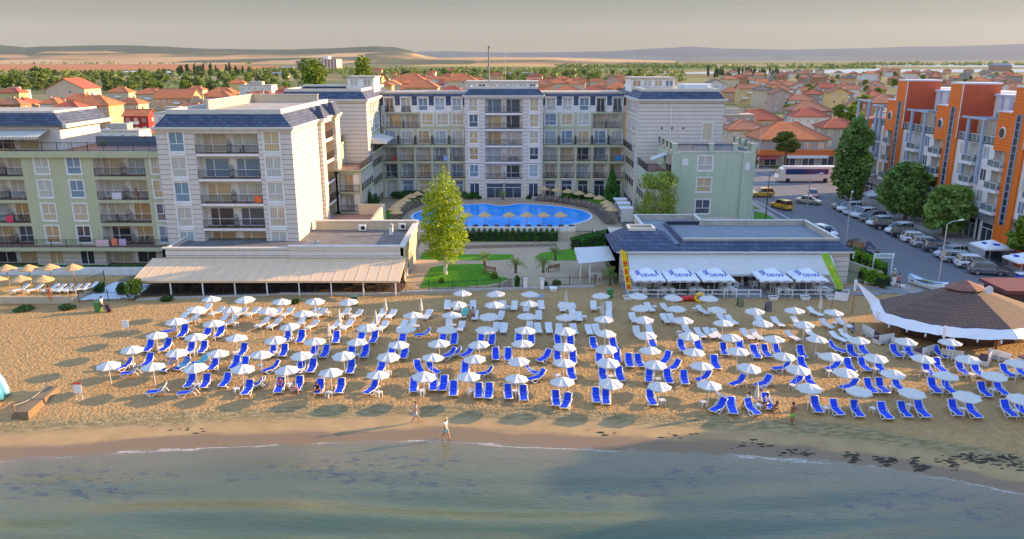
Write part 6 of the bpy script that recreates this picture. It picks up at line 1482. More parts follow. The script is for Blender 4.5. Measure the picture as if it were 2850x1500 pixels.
row = [(130.2, 'suv', PG, 1, 'dark grey off-roader under the tallest plane tree'), (127.6, 'suv', PW, 1, 'white off-roader, second parked from the crossroads'), (125.0, 'sedan', PS, 1, 'silver saloon parked between two white cars'), (122.4, 'suv', PW, 1, 'white estate car, fourth parked from the crossroads'), (119.6, 'suv', PG, 1, 'dark grey car parked behind the lamp post'), (116.6, 'hatch', PW, 1, 'white hatchback with nose to the street, mid row'), (113.6, 'suv', PB, -1, 'black off-roader with tail to the street, mid row'), (110.8, 'suv', PW, 1, 'white crossover between two black cars'), (108.0, 'suv', PB, -1, 'black hatchback parked right of the white crossover'), (105.2, 'hatch', PW, -1, 'white hatchback with its tail to the street'), (102.4, 'hatch', PS, -1, 'silver hatchback with red tail lights to the street'), (99.7, 'hatch', PBL, -1, 'dark blue car in the shade behind the lamp post'), (97.0, 'wagon', PS, 1, 'silver people carrier beside the tall lamp post'), (94.2, 'wagon', PS, -1, 'silver estate car fourth from the near end'), (91.4, 'suv', PW, -1, 'white crossover second from the near end'), (88.6, 'hatch', PG, -1, 'dark grey hatchback nearest the parasol stalls')]
for i, (y, k, p_, d, lb) in enumerate(row):
    car(k, p_, (57.2 + R.uniform(-.25, .25), y, .995), (math.pi if d > 0 else 0) + rad(18 if d > 0 else -14) + R.uniform(-.05, .05), lb, 'cars parked along the street')
car('mpv', PY, (46.6, 130.3, .995), rad(-72 + 180), 'yellow taxi van seen from behind on the street', None, 'taxi', 'taxi')
car('mpv', PY, (46.9, 142.2, .995), math.pi, 'yellow taxi seen side-on beyond the sage annex', None, 'taxi', 'taxi')
car('sedan', PBE, (53.0, 135.0, .995), rad(-35), 'beige saloon nosing toward the parked row', None, 'car', 'car'); car('hatch', PR_, (56.4, 141.8, .995), rad(-110), 'pinkish red hatchback lit by the sun at the crossroads', None, 'car', 'car')
car('hatch', PW, (45.9, 109.6, .995), rad(-70), 'white and black car on the street behind the flat roof', None, 'car', 'car'); car('suv', PB, (46.6, 98.6, .995), rad(-62), 'black car with black bonnet behind the thuja hedge', None, 'car', 'car')
car('mpv', PW, (44.8, 147.4, .995), rad(-60), 'white van partly hidden behind the annex corner', None, 'van', 'van')
# bus at the crossroads
t = thing('bus', 'cream and white bus with dark blue windows crossing the junction', 'bus', (61.5, 160, 1.0))
CRB = paint('bus_cream', (.74, .67, .58)); BW = paint('bus_white', (.75, .74, .72))
mb = MB(); y0, y1 = 158.8, 161.3
prof = [(55.4, 1.9), (55.6, 1.35), (67.6, 1.35), (67.8, 2.5), (67.7, 3.9), (67.4, 4.2), (57.2, 4.2), (56.6, 4.05), (55.7, 2.7)]
mb.rings([[(x, y0, z) for x, z in prof], [(x, y1, z) for x, z in prof]], CRB); mb.box(56.9, 67.5, y0 + .1, y1 - .1, 4.2, 4.32, BW); mb.build('body', t)
mb = MB(); mb.box(57.0, 65.9, y0 - .03, y0, 2.75, 3.85, plain('bus_glass', (.02, .05, .16), .1, .1)); mb.build('windows', t)
mb = MB(); mb.poly([(55.72, y0 + .15, 2.75), (56.62, y0 + .15, 4.03), (56.62, y1 - .15, 4.03), (55.72, y1 - .15, 2.75)], GLASSC); mb.build('windscreen', t); t.children[-1].location.x -= .02
for x in (57.6, 65.4):
    for y in (y0 + .15, y1 - .15): mb = MB(); mb.rings([[(x + .48 * math.cos(6.283 * q / 14), y + d, 1.48 + .48 * math.sin(6.283 * q / 14)) for q in range(14)] for d in (-.17, .17)], TYRE); mb.build('wheel', t)
for s_ in (0, 1): mb = MB(); yy = y0 + .25 + s_ * 1.75; mb.box(55.42, 55.52, yy, yy + .3, 1.75, 1.95, HEADL); mb.build('headlight', t)
for y, lb in ((180, 'silver coach parked by the shops behind the annex'),):
    t = thing('coach', lb, 'coach', (48, y, 1.0)); mb = MB(); mb.rings([[(x, yy, z) for x, z in ((42.5, 1.3), (53.5, 1.3), (53.6, 2.2), (53.0, 3.4), (42.5, 3.4))] for yy in (178.8, 181.2)], paint('car_paint_silver', (.42, .43, .45))); mb.build('body', t)
    mb = MB(); mb.box(43, 52.6, 178.76, 178.8, 2.2, 3.1, GLASSC); mb.build('windows', t)
    for x in (44.5, 51.8): mb = MB(); mb.rings([[(x + .45 * math.cos(6.283 * q / 12), 178.9 + d, 1.43 + .45 * math.sin(6.283 * q / 12)) for q in range(12)] for d in (-.15, .15)], TYRE); mb.build('wheel', t)
# lamps
def lamp(label, x, y, z, h, arm, rz=0.0, m=STEEL):
    t = thing('street_lamp', label, 'street lamp', (x, y, z), rz)
    mb = MB(); mb.path([(0, 0, 0), (0, 0, h * .6), (0, 0, h)], [.10, .075, .055], 7, m); inst('pole', mb.mesh('pole'), t)
    mb = MB(); mb.path([(0, 0, h), (arm * .4, 0, h + .3), (arm, 0, h + .42)], .035, 5, m); inst('arm', mb.mesh('arm'), t)
    mb = MB(); mb.rings([[(arm - .1, -.08, h + .40), (arm - .1, .08, h + .40), (arm - .1, .05, h + .5), (arm - .1, -.05, h + .5)], [(arm + .5, -.13, h + .43), (arm + .5, .13, h + .43), (arm + .5, .08, h + .54), (arm + .5, -.08, h + .54)]], TIN); inst('lamp_head', mb.mesh('lamp_head'), t)
lamp('tall pale street lamp in the foreground right of the SUNRISE sign', 49.0, 84.3, 1.0, 7.0, 1.5, rad(10)); lamp('pale street lamp at the kerb behind the flat-roofed restaurant', 44.6, 99.4, 1.0, 7.6, .4, rad(60)); lamp('slim street lamp before the bus, with its arm to the right', 46.2, 117.8, 1.0, 7.4, 1.6, rad(12)); lamp('dark slim street lamp beside the annex corner', 40.4, 119.5, 1.1, 7.4, .5, rad(90), plain('dark_pole', (.09, .10, .10), .5, .1))
lamp('tall lamp pole across the crossroads by the pine', 57.0, 177, 1.0, 9.5, .8, math.pi)
for i, (x, y, z, lb) in enumerate(((55.0, 171.5, 1, 'traffic lights on a red mast arm left of the pine'), (49.5, 176, 1, 'traffic lights on a mast beside the parked coach'))):
    t = thing('traffic_light', lb, 'traffic light', (x, y, z)); mb = MB(); mb.tube((x, y, z), (x, y, z + 5.2), .07, None, 7, STEEL); mb.tube((x, y, z + 5.0), (x - 3.2 * (1 - 2 * i), y, z + 5.1), .05, None, 6, STEEL); mb.build('mast', t)
    for q, (dx, zz) in enumerate(((0, 2.3), (0, 3.8), (-3.0 * (1 - 2 * i), 4.5))):
        mb = MB(); mb.box(x + dx - .16, x + dx + .16, y - .3, y - .08, z + zz, z + zz + .8, IRON); mb.rings([[(x + dx + .1 * math.cos(6.283 * k / 10), y - .3 - d, z + zz + .62 + .1 * math.sin(6.283 * k / 10)) for k in range(10)] for d in (0, .03)], RED); mb.build('signal_head', t)
# old boat planter, hoarding, stalls
t = thing('boat_planter', 'old white and blue rowing boat used as a planter with grasses', 'boat', (46.8, 82.8, 1.0)); BB = plain('boat_blue', (.05, .25, .62), .5, .1)
def hull(f, k, z): 
    a = 2.2 * (f - .5) * 2; w = .85 * math.sin(math.pi * min(.97, f * .8 + .18)) ** .7 * k; return w, a
rs = []
for i in range(11):
    f = i / 10; w, a = hull(f, 1, 0); sh = .75 + .45 * (abs(f - .5) * 2) ** 2
    rs.append([(-w * 1.0, a, sh), (-w * .95, a, sh * .65), (-w * .6, a, .12), (0, a, .02), (w * .6, a, .12), (w * .95, a, sh * .65), (w, a, sh), (w * .85, a, sh - .02), (w * .6, a, sh * .6), (0, a, .5), (-w * .6, a, sh * .6), (-w * .85, a, sh - .02)])
mb = MB(); mb.rings(rs, PVC); o = inst('hull', mb.mesh('hull'), t, (0, 0, 0), rad(28))
for s in (0, 6):
    mb = MB(); mb.path([r[s] for r in rs], .05, 5, BB); inst('gunwale', mb.mesh('gunwale'), t, (0, 0, 0), rad(28))
mb = MB(); mb.box(-.55, .55, -1.5, 1.5, .5, .62, plain('boat_soil', (.10, .04, .03), .95, .2)); inst('soil', mb.mesh('soil'), t, (0, 0, 0), rad(28))
mb = MB()
for i in range(260):
    a = R.uniform(-.4, .45); b = R.uniform(-1.3, .6); hgt = R.uniform(.35, .85); l = R.uniform(-.25, .25); mb.poly([(a, b, .6), (a + .02, b, .6), (a + l, b + R.uniform(-.2, .2), .6 + hgt)], LV_WILLOW)
inst('grass', mb.mesh('grass'), t, (0, 0, 0), rad(28))
t = thing('hoarding', 'row of dark blue hoarding panels and a white panel behind the flat roof', 'hoarding', (41, 106.6, 1))
for i, (x0, x1, m_) in enumerate(((36.4, 38.2, TIN), (38.6, 39.9, paint('navy_panel', (.03, .045, .09))), (40.0, 42.0, paint('navy_panel', (.03, .045, .09))), (42.1, 44.0, paint('navy_panel', (.03, .045, .09))), (44.1, 45.0, paint('navy_panel', (.03, .045, .09))))):
    mb = MB(); mb.box(x0, x1, 105.4, 105.46, 1.1 + (.1 if i else 0), 3.0 + (.4 if i == 0 else 0), m_); mb.build('panel', t)
st = [(60.4, 93.6, 1.75, 'large white square parasol with blue emblems over drink fridges'), (60.1, 87.0, 1.5, 'second white parasol at the right edge, over a counter'), (60.0, 135.2, 1.3, 'light blue parasol at the stalls under the tall tree'), (62.5, 131.5, 1.3, 'white parasol at the stalls beside the tall tree trunk')]
for i, (x, y, hf, lb) in enumerate(st):
    o = square_parasol('square_parasol', hf, 2.95, 2.15, None, BLUEINK, lb, FABW if i != 2 else paint('sky_blue_cloth', (.15, .42, .62))); o.location = (x, y, 1.12)
    if i < 2:
        for k in range(2):
            mb = MB(); a = -math.pi / 2 * k; sl = math.atan2(.8, hf); mb.lathe([(.42, 0), (.42, .006)], 12, BLUEINK, sx=1.2, sy=.55); e_ = inst('emblem', mb.mesh('emblem'), o); e_.matrix_local = Matrix.Rotation(a, 4, 'Z') @ Matrix.Translation((0, -hf * .55, 2.15 + .8 * .45 + .015)) @ Matrix.Rotation(sl, 4, 'X')
t = thing('drink_fridge', 'row of dark glass-door drink fridges under the white parasol', 'fridge', (61.7, 94.2, 1.12))
mb = MB(); mb.box(61.3, 62.1, 92.4, 96.0, 1.12, 3.05, PG); mb.build('cabinet', t)
for i in range(4): mb = MB(); mb.box(61.26, 61.3, 92.5 + .88 * i, 93.3 + .88 * i, 1.3, 2.9, GLASSC); mb.build('door', t)
small('stall_counter', 'blue ice cream counter at the right edge of the street', 'counter', lambda m: (m.box(58.6, 61.5, 84.8, 85.6, 1.02, 2.0, paint('blue_counter', (.02, .06, .5))), m.box(58.5, 61.6, 84.7, 85.7, 2.0, 2.08, PVC)))
t = thing('red_kiosk', 'red-walled kiosk under the tree at the right edge', 'kiosk', (64, 91.6, 1)); mb = MB(); mb.box(62.6, 65.5, 91.0, 92.2, 1.1, 3.4, plain('red_boards', (.45, .07, .04), .6, .15)); mb.build('walls', t); mb = MB(); mb.rings([[(62.2, 90.3, 3.42), (65.8, 90.3, 3.42), (65.8, 92.3, 3.42), (62.2, 92.3, 3.42)], [(63, 91, 4.1), (65, 91, 4.1), (65, 91.9, 4.1), (63, 91.9, 4.1)]], plain('red_awning', (.6, .02, .04), .7, .1)); mb.build('roof', t)
small('planter', 'white curved planter edge by the beach ramp below the thuja', 'planter', lambda m: m.path([(40.6, 84.4, 1.2), (43.0, 84.0, 1.2), (44.3, 82.6, 1.2)], .22, 6, WHITE))
small('ramp_wall', 'cream retaining wall beside the ramp right of the beach restaurant', 'wall', lambda m: m.rings([[(38.9, 97, .9), (39.1, 97, .9), (39.1, 97, 2.2), (38.9, 97, 2.2)], [(43.3, 86.2, .9), (43.5, 86.2, .9), (43.5, 86.2, 1.9), (43.3, 86.2, 1.9)]], CREAM))
for i, (x0, x1, y0, y1) in enumerate(((37.0, 41.6, 81.9, 83.0), (36.4, 40.6, 79.9, 81.2), (40.8, 44.2, 80.5, 82.0))):
    small('boardwalk', f'grey slatted boardwalk section on the sand by the ramp, {("back", "front left", "front right")[i]}', 'boardwalk', lambda m: [m.box(x0 + .16 * q, x0 + .16 * q + .13, y0, y1, 1.02, 1.07, GDECK) for q in range(int((x1 - x0) / .16))] and None, 'boardwalk sections')
def bin_(label, u, v, m_):
    x, y = D(u, v); z = gz(x, y); t = thing('litter_bin', label, 'bin', (x, y, z)); mb = MB()
    mb.rings([[(x + a * s, y + b * s, z + zz) for a, b in ((-1, -1), (1, -1), (1, 1), (-1, 1))] for s, zz in ((.26, .05), (.33, .95))], m_); mb.build('body', t); mb = MB(); mb.box(x - .36, x + .36, y - .36, y + .38, z + .95, z + 1.03, m_); mb.build('lid', t)
GB = paint('green_bin', (.03, .22, .06)); DGB = paint('dark_green_bin', (.015, .10, .05))
bin_('green bin with rubbish bag on the lit sand by the left terrace', 249, 783, GB); bin_('dark green wheeled bin right of the green flag', 2103, 749, DGB); bin_('dark green bin behind the shaded umbrellas near the deck', 893, 768, DGB); bin_('green bin left of the yellow flag', 1534, 750, GB)
# play tunnel on the sand
t = thing('play_tunnel', 'heap of red and yellow inflatable play tubes before the deck', 'play toy', (21.5, 77.6, 1)); x, y = D(1722, 758)
for i, (dx, dy, m_, r) in enumerate(((0, 0, RED, .32), (.9, .1, RED, .34), (1.5, -.2, paint('toy_yellow', (.85, .55, .01)), .42), (.5, .45, paint('toy_yellow', (.85, .55, .01)), .25), (.75, .5, paint('toy_blue', (.05, .25, .6)), .25), (-.7, -.3, paint('toy_orange', (.8, .2, .02)), .22))):
    mb = MB()
    if i == 2: mb.path([(x + dx + .42 * math.cos(a), y + dy, 1.5 + .42 * math.sin(a)) for a in [6.283 * q / 14 for q in range(15)]], .17, 7, m_, False)
    else: mb.path([(x + dx - .45, y + dy, 1 + r * .9), (x + dx + .1, y + dy + .1, 1 + r), (x + dx + .5, y + dy, 1 + r * .9)], [r * .7, r, r * .6], 9, m_)
    mb.build('tube', t, True)
def aframe(label, u, v, m_):
    x, y = D(u, v); t = thing('a_board', label, 'sign board', (x, y, gz(x, y))); z = gz(x, y)
    for s in (-1, 1): mb = MB(); mb.rings([[(x - .3, y + s * .3, z), (x + .3, y + s * .3, z), (x + .3, y + s * .3 + .03, z), (x - .3, y + s * .3 + .03, z)], [(x - .3, y + s * .03, z + 1), (x + .3, y + s * .03, z + 1), (x + .3, y + s * .03 + .03, z + 1), (x - .3, y + s * .03 + .03, z + 1)]], m_); mb.build('panel', t)
aframe('olive green A-board standing on the sand before the deck', 1862, 770, paint('olive_board', (.07, .10, .03))); aframe('dark blue A-board on the sand right of the deck', 1932, 782, paint('navy_board', (.02, .03, .07)))
# ------------------------------------------------------------------ beach umbrellas (read off the photograph in four strips)
ST = {1: (0, 3.568), 2: (700, 3.568), 3: (1400, 3.529), 4: (2100, 3.435)}
def full(s, x, y): return ST[s][0] + x / ST[s][1], 820 + y / ST[s][1]
UMB = {1: [(2090, 5), (2435, 10), (1915, 100), (2300, 108), (1745, 222), (2115, 242), (1540, 352), (1935, 375), (2335, 385), (1300, 490), (1745, 520), (2145, 530), (1070, 645), (1515, 667), (1940, 675), (2395, 690)],
 2: [(285, 25), (625, 25), (970, 30), (150, 117), (510, 140), (1605, 163), (385, 265), (1145, 282), (1540, 297), (1935, 303), (2320, 307), (235, 397), (630, 420), (1045, 420), (1450, 442), (1865, 443), (2270, 440), (80, 540), (500, 548), (915, 553), (1350, 565), (1790, 570), (2220, 588), (355, 700), (785, 727), (1245, 742), (1700, 765), (2155, 765), (2090, -55), (2433, -43), (2040, 47), (2410, 60), (1985, 165), (2365, 170)],
 3: [(261, -42), (967, -32), (1327, -25), (1668, -11), (2028, -5), (258, 55), (622, 66), (1365, 88), (1712, 92), (2095, 100), (2480, 117), (232, 172), (613, 180), (993, 195), (1385, 205), (1770, 205), (2165, 232), (2550, 240), (208, 310), (608, 313), (998, 332), (1413, 345), (1820, 360), (2250, 372), (190, 440), (597, 467), (1020, 485), (1445, 497), (1873, 513), (2310, 515), (160, 597), (593, 622), (1035, 622), (1497, 640), (1955, 652), (2410, 672), (125, 768), (590, 810), (1045, 818), (1535, 842), (2025, 845)],
 4: [(388, 117), (755, 125), (483, 238), (195, 378), (600, 380), (1010, 387), (1455, 397), (1880, 412), (288, 537), (740, 552), (1165, 558), (1612, 560), (2060, 572), (2530, 605), (410, 670), (865, 695), (1330, 705), (1835, 725), (2310, 728), (535, 845), (1005, 872), (1510, 890), (2040, 918), (2555, 935)]}
CLO = [(2, 1325, 40), (2, 1682, 37), (2, 868, 143), (2, 1230, 157), (2, 762, 283), (3, 622, -36), (3, 982, 73), (3, 2503, 868), (4, 641, 17), (4, 877, 235)]
UH = 2.18
ul = []
for s in UMB:
    for x, y in UMB[s]:
        u, v = full(s, x, y); X, Y, z = pxg(u, v, UH); ul.append([X, Y, z, u, v])
cl = []
for s, x, y in CLO:
    u, v = full(s, x, y); X, Y, z = pxg(u, v, 2.2); cl.append([X, Y, z, u, v])
# rows: split by distance from the sea for naming
def band(us, name, n):
    us.sort(key=lambda q: q[1]); k = len(us) / n; out = {}
    for i, q in enumerate(us): out.setdefault(int(i / k), []).append(q)
    for b in out.values(): b.sort(key=lambda q: q[3])
    return out
# chain the canopies into rows: neighbours in a row are 3-6 m apart sideways and about level
rows = []
for q in sorted(ul, key=lambda q: q[0]):
    best = None
    for r in rows:
        e = r[-1]; dx = q[0] - e[0]; dy = abs(q[1] - e[1] + .02 * dx)
        if 1.6 < dx < 5.6 and dy < 1.35 and (best is None or dy < best[1]): best = (r, dy)
    if best: best[0].append(q)
    else: rows.append([q])
rows.sort(key=lambda r: sum(q[1] for q in r) / len(r))
UT = thing('beach_umbrella', '', 'beach umbrella')
CANO = plain('umbrella_canvas', (.60, .57, .52), .85, .05, 2.5, spec=.1)
mb = MB(); n = 8
def rim(r, z, d=0): return [(r * math.cos(6.2832 * (q + .5) / n), r * math.sin(6.2832 * (q + .5) / n), z + d) for q in range(n)]
R1 = 1.02; pts = []
top = (0, 0, UH)
for q in range(n):
    a, c_ = 6.2832 * q / n, 6.2832 * (q + 1) / n
    A, C = (R1 * math.cos(a), R1 * math.sin(a), 1.80), (R1 * math.cos(c_), R1 * math.sin(c_), 1.80); mid = ((A[0] + C[0]) * .5 * .965, (A[1] + C[1]) * .5 * .965, 1.78)
    m2 = ((A[0] + C[0]) * .26, (A[1] + C[1]) * .26, 1.965); Ah = (A[0] * .55, A[1] * .55, 1.99); Ch = (C[0] * .55, C[1] * .55, 1.99)
    mb.poly([top, Ah, m2], CANO); mb.poly([top, m2, Ch], CANO); mb.poly([Ah, A, mid, m2], CANO); mb.poly([m2, mid, C, Ch], CANO)
    dn = lambda p: (p[0] * 1.01, p[1] * 1.01, p[2] - .08)
    mb.poly([A, mid, dn(mid), dn(A)], CANO); mb.poly([mid, C, dn(C), dn(mid)], CANO)
inst('canopy', mb.mesh('canopy'), UT)
mb = MB(); mb.tube((0, 0, -.25), (0, 0, UH + .06), .024, None, 7, PVC); inst('pole', mb.mesh('pole'), UT)
mb = MB()
for q in range(n): a = 6.2832 * q / n; mb.tube((R1 * .97 * math.cos(a), R1 * .97 * math.sin(a), 1.79), (0, 0, UH - .05), .008, None, 3, PVC)
inst('ribs', mb.mesh('ribs'), UT)
um = []; f1 = [1]
rg = random.Random(77)
NR = len(rows)
for ri, r in enumerate(rows):
    rn = 'row nearest the sea' if ri == 0 else f'{od(ri)} row from the sea' if ri < NR - 1 else 'row farthest from the sea'
    for i, q in enumerate(r):
        lb = f'open white beach umbrella, {od(i)} from left in the {rn}' if len(r) > 1 else f'open white beach umbrella standing alone as the {rn}'
        q.append(f'{od(i)} umbrella, {rn}')
        args = ((q[0], q[1], q[2]), rg.uniform(0, .78)); tx, ty = rg.uniform(-.05, .05), rg.uniform(-.05, .06)
        if q[3] < 560 and abs(q[4] - 848) < 6: tx, ty = .12, .16
        sc_ = rg.uniform(.92, .985)
        if f1[0]: f1[0] = 0; UT.location = args[0]; UT.rotation_euler = (tx, ty, args[1]); UT['label'] = lb; UT['group'] = 'open white beach umbrellas'; UT.scale = (sc_,) * 3
        else: dup(UT, args[0], args[1], lb, 'open white beach umbrellas', sc_, None, tx, ty)
CT = thing('closed_umbrella', '', 'beach umbrella')
CAN2 = plain('furled_canvas', (.60, .53, .43), .9, .1, 3, spec=.1)
mb = MB(); mb.rings([[(r * (1 + .25 * (q % 2)) * math.cos(6.2832 * q / 12), r * (1 + .25 * (q % 2)) * math.sin(6.2832 * q / 12), z) for q in range(12)] for r, z in ((.03, 2.2), (.07, 2.0), (.13, 1.5), (.17, 1.0), (.12, .92))], CAN2); inst('canopy', mb.mesh('canopy'), CT)
mb = MB(); mb.tube((0, 0, -.2), (0, 0, 2.24), .024, None, 7, PVC); inst('pole', mb.mesh('pole'), CT)
cl.sort(key=lambda q: q[3])
cln = ['leftmost, at the edge of the shade', 'by white loungers left of the garden wall', 'among the white loungers below the restaurant deck', 'at the shade edge below the deck corner', 'highest one before the birch lawn', 'behind an open umbrella below the gate', 'between two white loungers below the yellow flag', 'at the water end near the seated people', 'just right of the dark blue A-board', 'beside the person in blue by the bar']
for i, q in enumerate(cl):
    lb = f'furled cream beach umbrella, {cln[i]}'
    if i == 0: CT.location = q[:3]; CT['label'] = lb; CT['group'] = 'furled umbrellas'
    else: dup(CT, tuple(q[:3]), rg.random() * 3, lb, 'furled umbrellas')
# ------------------------------------------------------------------ loungers
SLB = plain('royal_blue_sling', (.005, .055, .68), .6, .08, 3, spec=.3)
BL_ = lounger('sun_lounger', PVCW, SLB, '', True, 54, .045, .055)
WLD = lounger('sun_lounger', PVCW, PVCW, '', False, 28, .035)
BLUE = {1: '1820,375 2050,385 2180,375 1700,350,-65 1480,515 1650,510 1890,540 2015,530 2410,555 1240,700,-35 1470,655 1300,765,-80 1680,705,-20 1820,695,-20 2010,655,-60 2125,690 2335,680 2425,690 1890,860 2040,865 1570,950,-78 1870,960,-82 2240,855 2460,930 2530,890,-70',
 2: '355,420 490,425 840,430 1090,410 1215,430 1500,420 1710,385,-75 1900,420 2010,445 2280,425 2385,450 210,555 320,560 615,570 730,570 990,570 1125,570 1390,560 1515,580 1960,590,-50 2010,580,-75 2150,570,-35 2425,595 2545,600 205,720,-45 485,720 600,715 985,725 1290,710 1660,720,22 1800,735,40 2120,735 2320,770,-75 280,910 465,890 675,920 880,915 1195,925,-25 1610,905 1805,890 1905,890 2005,940 2255,960 2355,965 60,880,-75',
 3: '155,420 275,440 540,455 660,465 890,485 1085,490 1465,465 1755,505 1915,490 2170,540 2330,510 2475,570 50,595 410,610,-38 535,605 685,620 945,610 1120,610 1240,655 1335,655 1600,625,-30 1675,705,-52 2085,675 300,755,78 340,800,-58 670,775 980,785 1145,790 1435,800,-12 1620,810 1780,820 1975,805,-55 2310,850,-58 2560,860,-60 50,960 200,975 520,1025 620,1050,-18 915,995 1010,1010 1455,1020 2175,1005,85 2120,1095,-48 2245,1100 2440,1110,15',
 4: '15,545 110,545 210,525 450,555 780,510,40 930,545 1035,520 1350,545 1480,550 1770,555,15 1895,560 265,690,-78 460,670 760,680,-60 905,685 1045,675 1200,695 1660,720 1765,685 1985,715 2130,725 2410,735 2550,730 100,840,-58 410,810,-42 525,815 910,865,-70 1105,880 1215,880 1370,865 1715,880 1850,885 2195,915 2350,900 590,1060 780,1085 975,1100 1240,1120 1430,1105 1595,1105 1915,1090 2085,1110 2425,1100 2560,1100 125,1030'}
WHI = {1: '2030,145,-15 2150,165,-30 1800,230,-15 1900,245,-30 2390,175,-25 2500,170,-30 2200,250,-20 2275,270,-28',
 2: '20,170,-25 350,180,-25 245,180,-20 680,185,-25 610,180,-20 920,185,-22 1040,195,-24 1290,190,-12 1385,195,-16 1745,200,-14 110,280,-22 225,290,-22 470,275,-20 600,300,-24 830,305,-22 945,305,-22 1215,290,-14 1300,315,-18 1500,305,-14 1590,290,-10 1945,105 2035,115 2200,105 2490,105 2110,185 2220,205 2475,210,-8 1960,295 2080,315,-8 2425,325 2495,330',
 3: '0,105 110,110 230,125 375,105 585,122 675,130 890,110 1040,115 1440,125,14 1600,130,18 1960,150,24 350,205 680,210 745,215 1040,200 1280,230,5 1595,235,10 1665,235,10 10,330 265,315 345,330 450,330 550,340 695,340 845,345 920,345 1315,360 1440,345 1810,345,10 1935,375,14 2030,380,16 2105,385,16 2155,230,12 2245,250,16 2395,390,14 2490,395,14 2520,240,12',
 4: '580,165,28 220,260,14 60,235,10 410,255,14 690,280,14 860,275,24 800,405,26 875,385,10 25,385,14 365,395,22 545,370,14'}
def place_loungers(src, data, colour, group):
    ps = []
    for s in data:
        for e in data[s].split():
            q = [float(k) for k in e.split(',')]; u, v = full(s, q[0], q[1]); X, Y, z = pxg(u, v, .38)
            ps.append([X, Y, z, q[2] if len(q) > 2 else rg.uniform(-5, 5)])
    used = {}; ft = 1
    for p in ps:
        nb = min(ul, key=lambda q: math.hypot(q[0] - p[0], (q[1] - p[1]) * 1.0)); dx, dy = p[0] - nb[0], p[1] - nb[1]
        side = ('just left of' if dx < 0 else 'just right of') if abs(dx) > abs(dy) * .8 else ('in front of' if dy < 0 else 'behind')
        if abs(dx) > 1.9: side = side.replace('just', 'well')
        turned = '' if abs(p[3]) < 33 else 'turned '
        lb = f'{turned}{colour} lounger {side} the {nb[5]}'
        k = used.get(lb, 0); used[lb] = k + 1
        if k: lb = f'{("second", "third", "fourth", "fifth")[k - 1]} ' + lb
        loc = (p[0], p[1], p[2] - .02); rz = rad(p[3])
        if ft: ft = 0; src.location = loc; src.rotation_euler = (0, 0, rz); src['label'] = lb; src['group'] = group
        else: dup(src, loc, rz, lb, group, rg.uniform(.88, .95))
    return ps
BP = place_loungers(BL_, BLUE, 'blue', 'blue sun loungers'); WP = place_loungers(WLD, WHI, 'white', 'white plastic sun loungers')
# plastic side tables
TB = thing('side_table', '', 'side table'); mb = MB(); mb.box(-.22, .22, -.22, .22, .40, .44, PVCW); inst('tabletop', mb.mesh('tabletop'), TB)
mb = MB(); mb.rings([[(-.025, -.025, 0), (.025, -.025, 0), (.025, .025, 0), (-.025, .025, 0)], [(-.03, -.03, .4), (.03, -.03, .4), (.03, .03, .4), (-.03, .03, .4)]], PVCW); lg = mb.mesh('leg')
for a in (-1, 1):
    for c_ in (-1, 1): inst('leg', lg, TB, (a * .18, c_ * .18, 0))
TAB = {1: '1310,690 1590,520 1910,570 2340,570 1955,890 2345,930 1960,240 2340,280', 2: '400,435 760,175 970,190 520,285 880,300 1645,310 2140,105 2010,300 240,570 640,590 1050,595 500,745 380,885 765,970 1265,965 1690,950 2175,950 1355,765 90,700 2550,120', 3: '50,120 950,130 1490,115 1880,135 800,215 125,945 640,965 1060,800 1525,825 1565,1035 1965,1050 535,790 1730,365', 4: '765,270 1010,570 610,565 1425,550 1845,570 1160,710 1640,735 2075,760 715,730 365,865 1320,880 1790,890 2270,905 680,1080 1135,1085 1480,1055 1995,1090 2500,1110 45,1055 2490,755'}
ft = 1; used = {}
for s in TAB:
    for e in TAB[s].split():
        q = [float(k) for k in e.split(',')]; u, v = full(s, *q); X, Y, z = pxg(u, v, .4)
        nb = min(ul, key=lambda k: math.hypot(k[0] - X, k[1] - Y)); lb = f'small white plastic table by the {nb[5]}'; k = used.get(lb, 0); used[lb] = k + 1
        if k: lb = lb.replace('plastic', 'plastic second')
        if ft: ft = 0; TB.location = (X, Y, z); TB['label'] = lb; TB['group'] = 'white plastic tables'
        else: dup(TB, (X, Y, z), rg.random(), lb, 'white plastic tables')
# ------------------------------------------------------------------ signs, board walk, slide at the left edge
def board(label, u, v, hgt, red=False):
    x, y, z = pxg(u, v); t = thing('notice_board', label, 'notice board', (x, y, z)); 
    for s in (-1, 1): mb = MB(); mb.tube((x + s * .24, y, z - .2), (x + s * .2, y + .05, z + hgt), .022, None, 5, PVC); mb.build('post', t)
    mb = MB(); mb.rings([[(x - .3, y - .06, z + hgt - .75), (x + .3, y - .06, z + hgt - .75), (x + .3, y - .03, z + hgt - .75), (x - .3, y - .03, z + hgt - .75)], [(x - .3, y - .03, z + hgt - .05), (x + .3, y - .03, z + hgt - .05), (x + .3, y, z + hgt - .05), (x - .3, y, z + hgt - .05)]], PVC); mb.build('board', t)
    if red: mb = MB(); mb.box(x - .3, x + .3, y - .03, y + .0, z + hgt - .05, z + hgt + .16, paint('orange_red', (.65, .10, .03))); mb.build('header', t)
board('white notice board on two legs, upper left of the umbrellas', 352, 925, 1.25); board('white notice board with red header by the board walk', 222, 1113, 1.35, True)
bx = thing('beach_ramp', 'sand-coloured board walk mound with rope posts at the lower left', 'ramp', (*pxg(80, 1145)[:2], .2))
a = pxg(70, 1165); b_ = pxg(165, 1085); mb = MB()
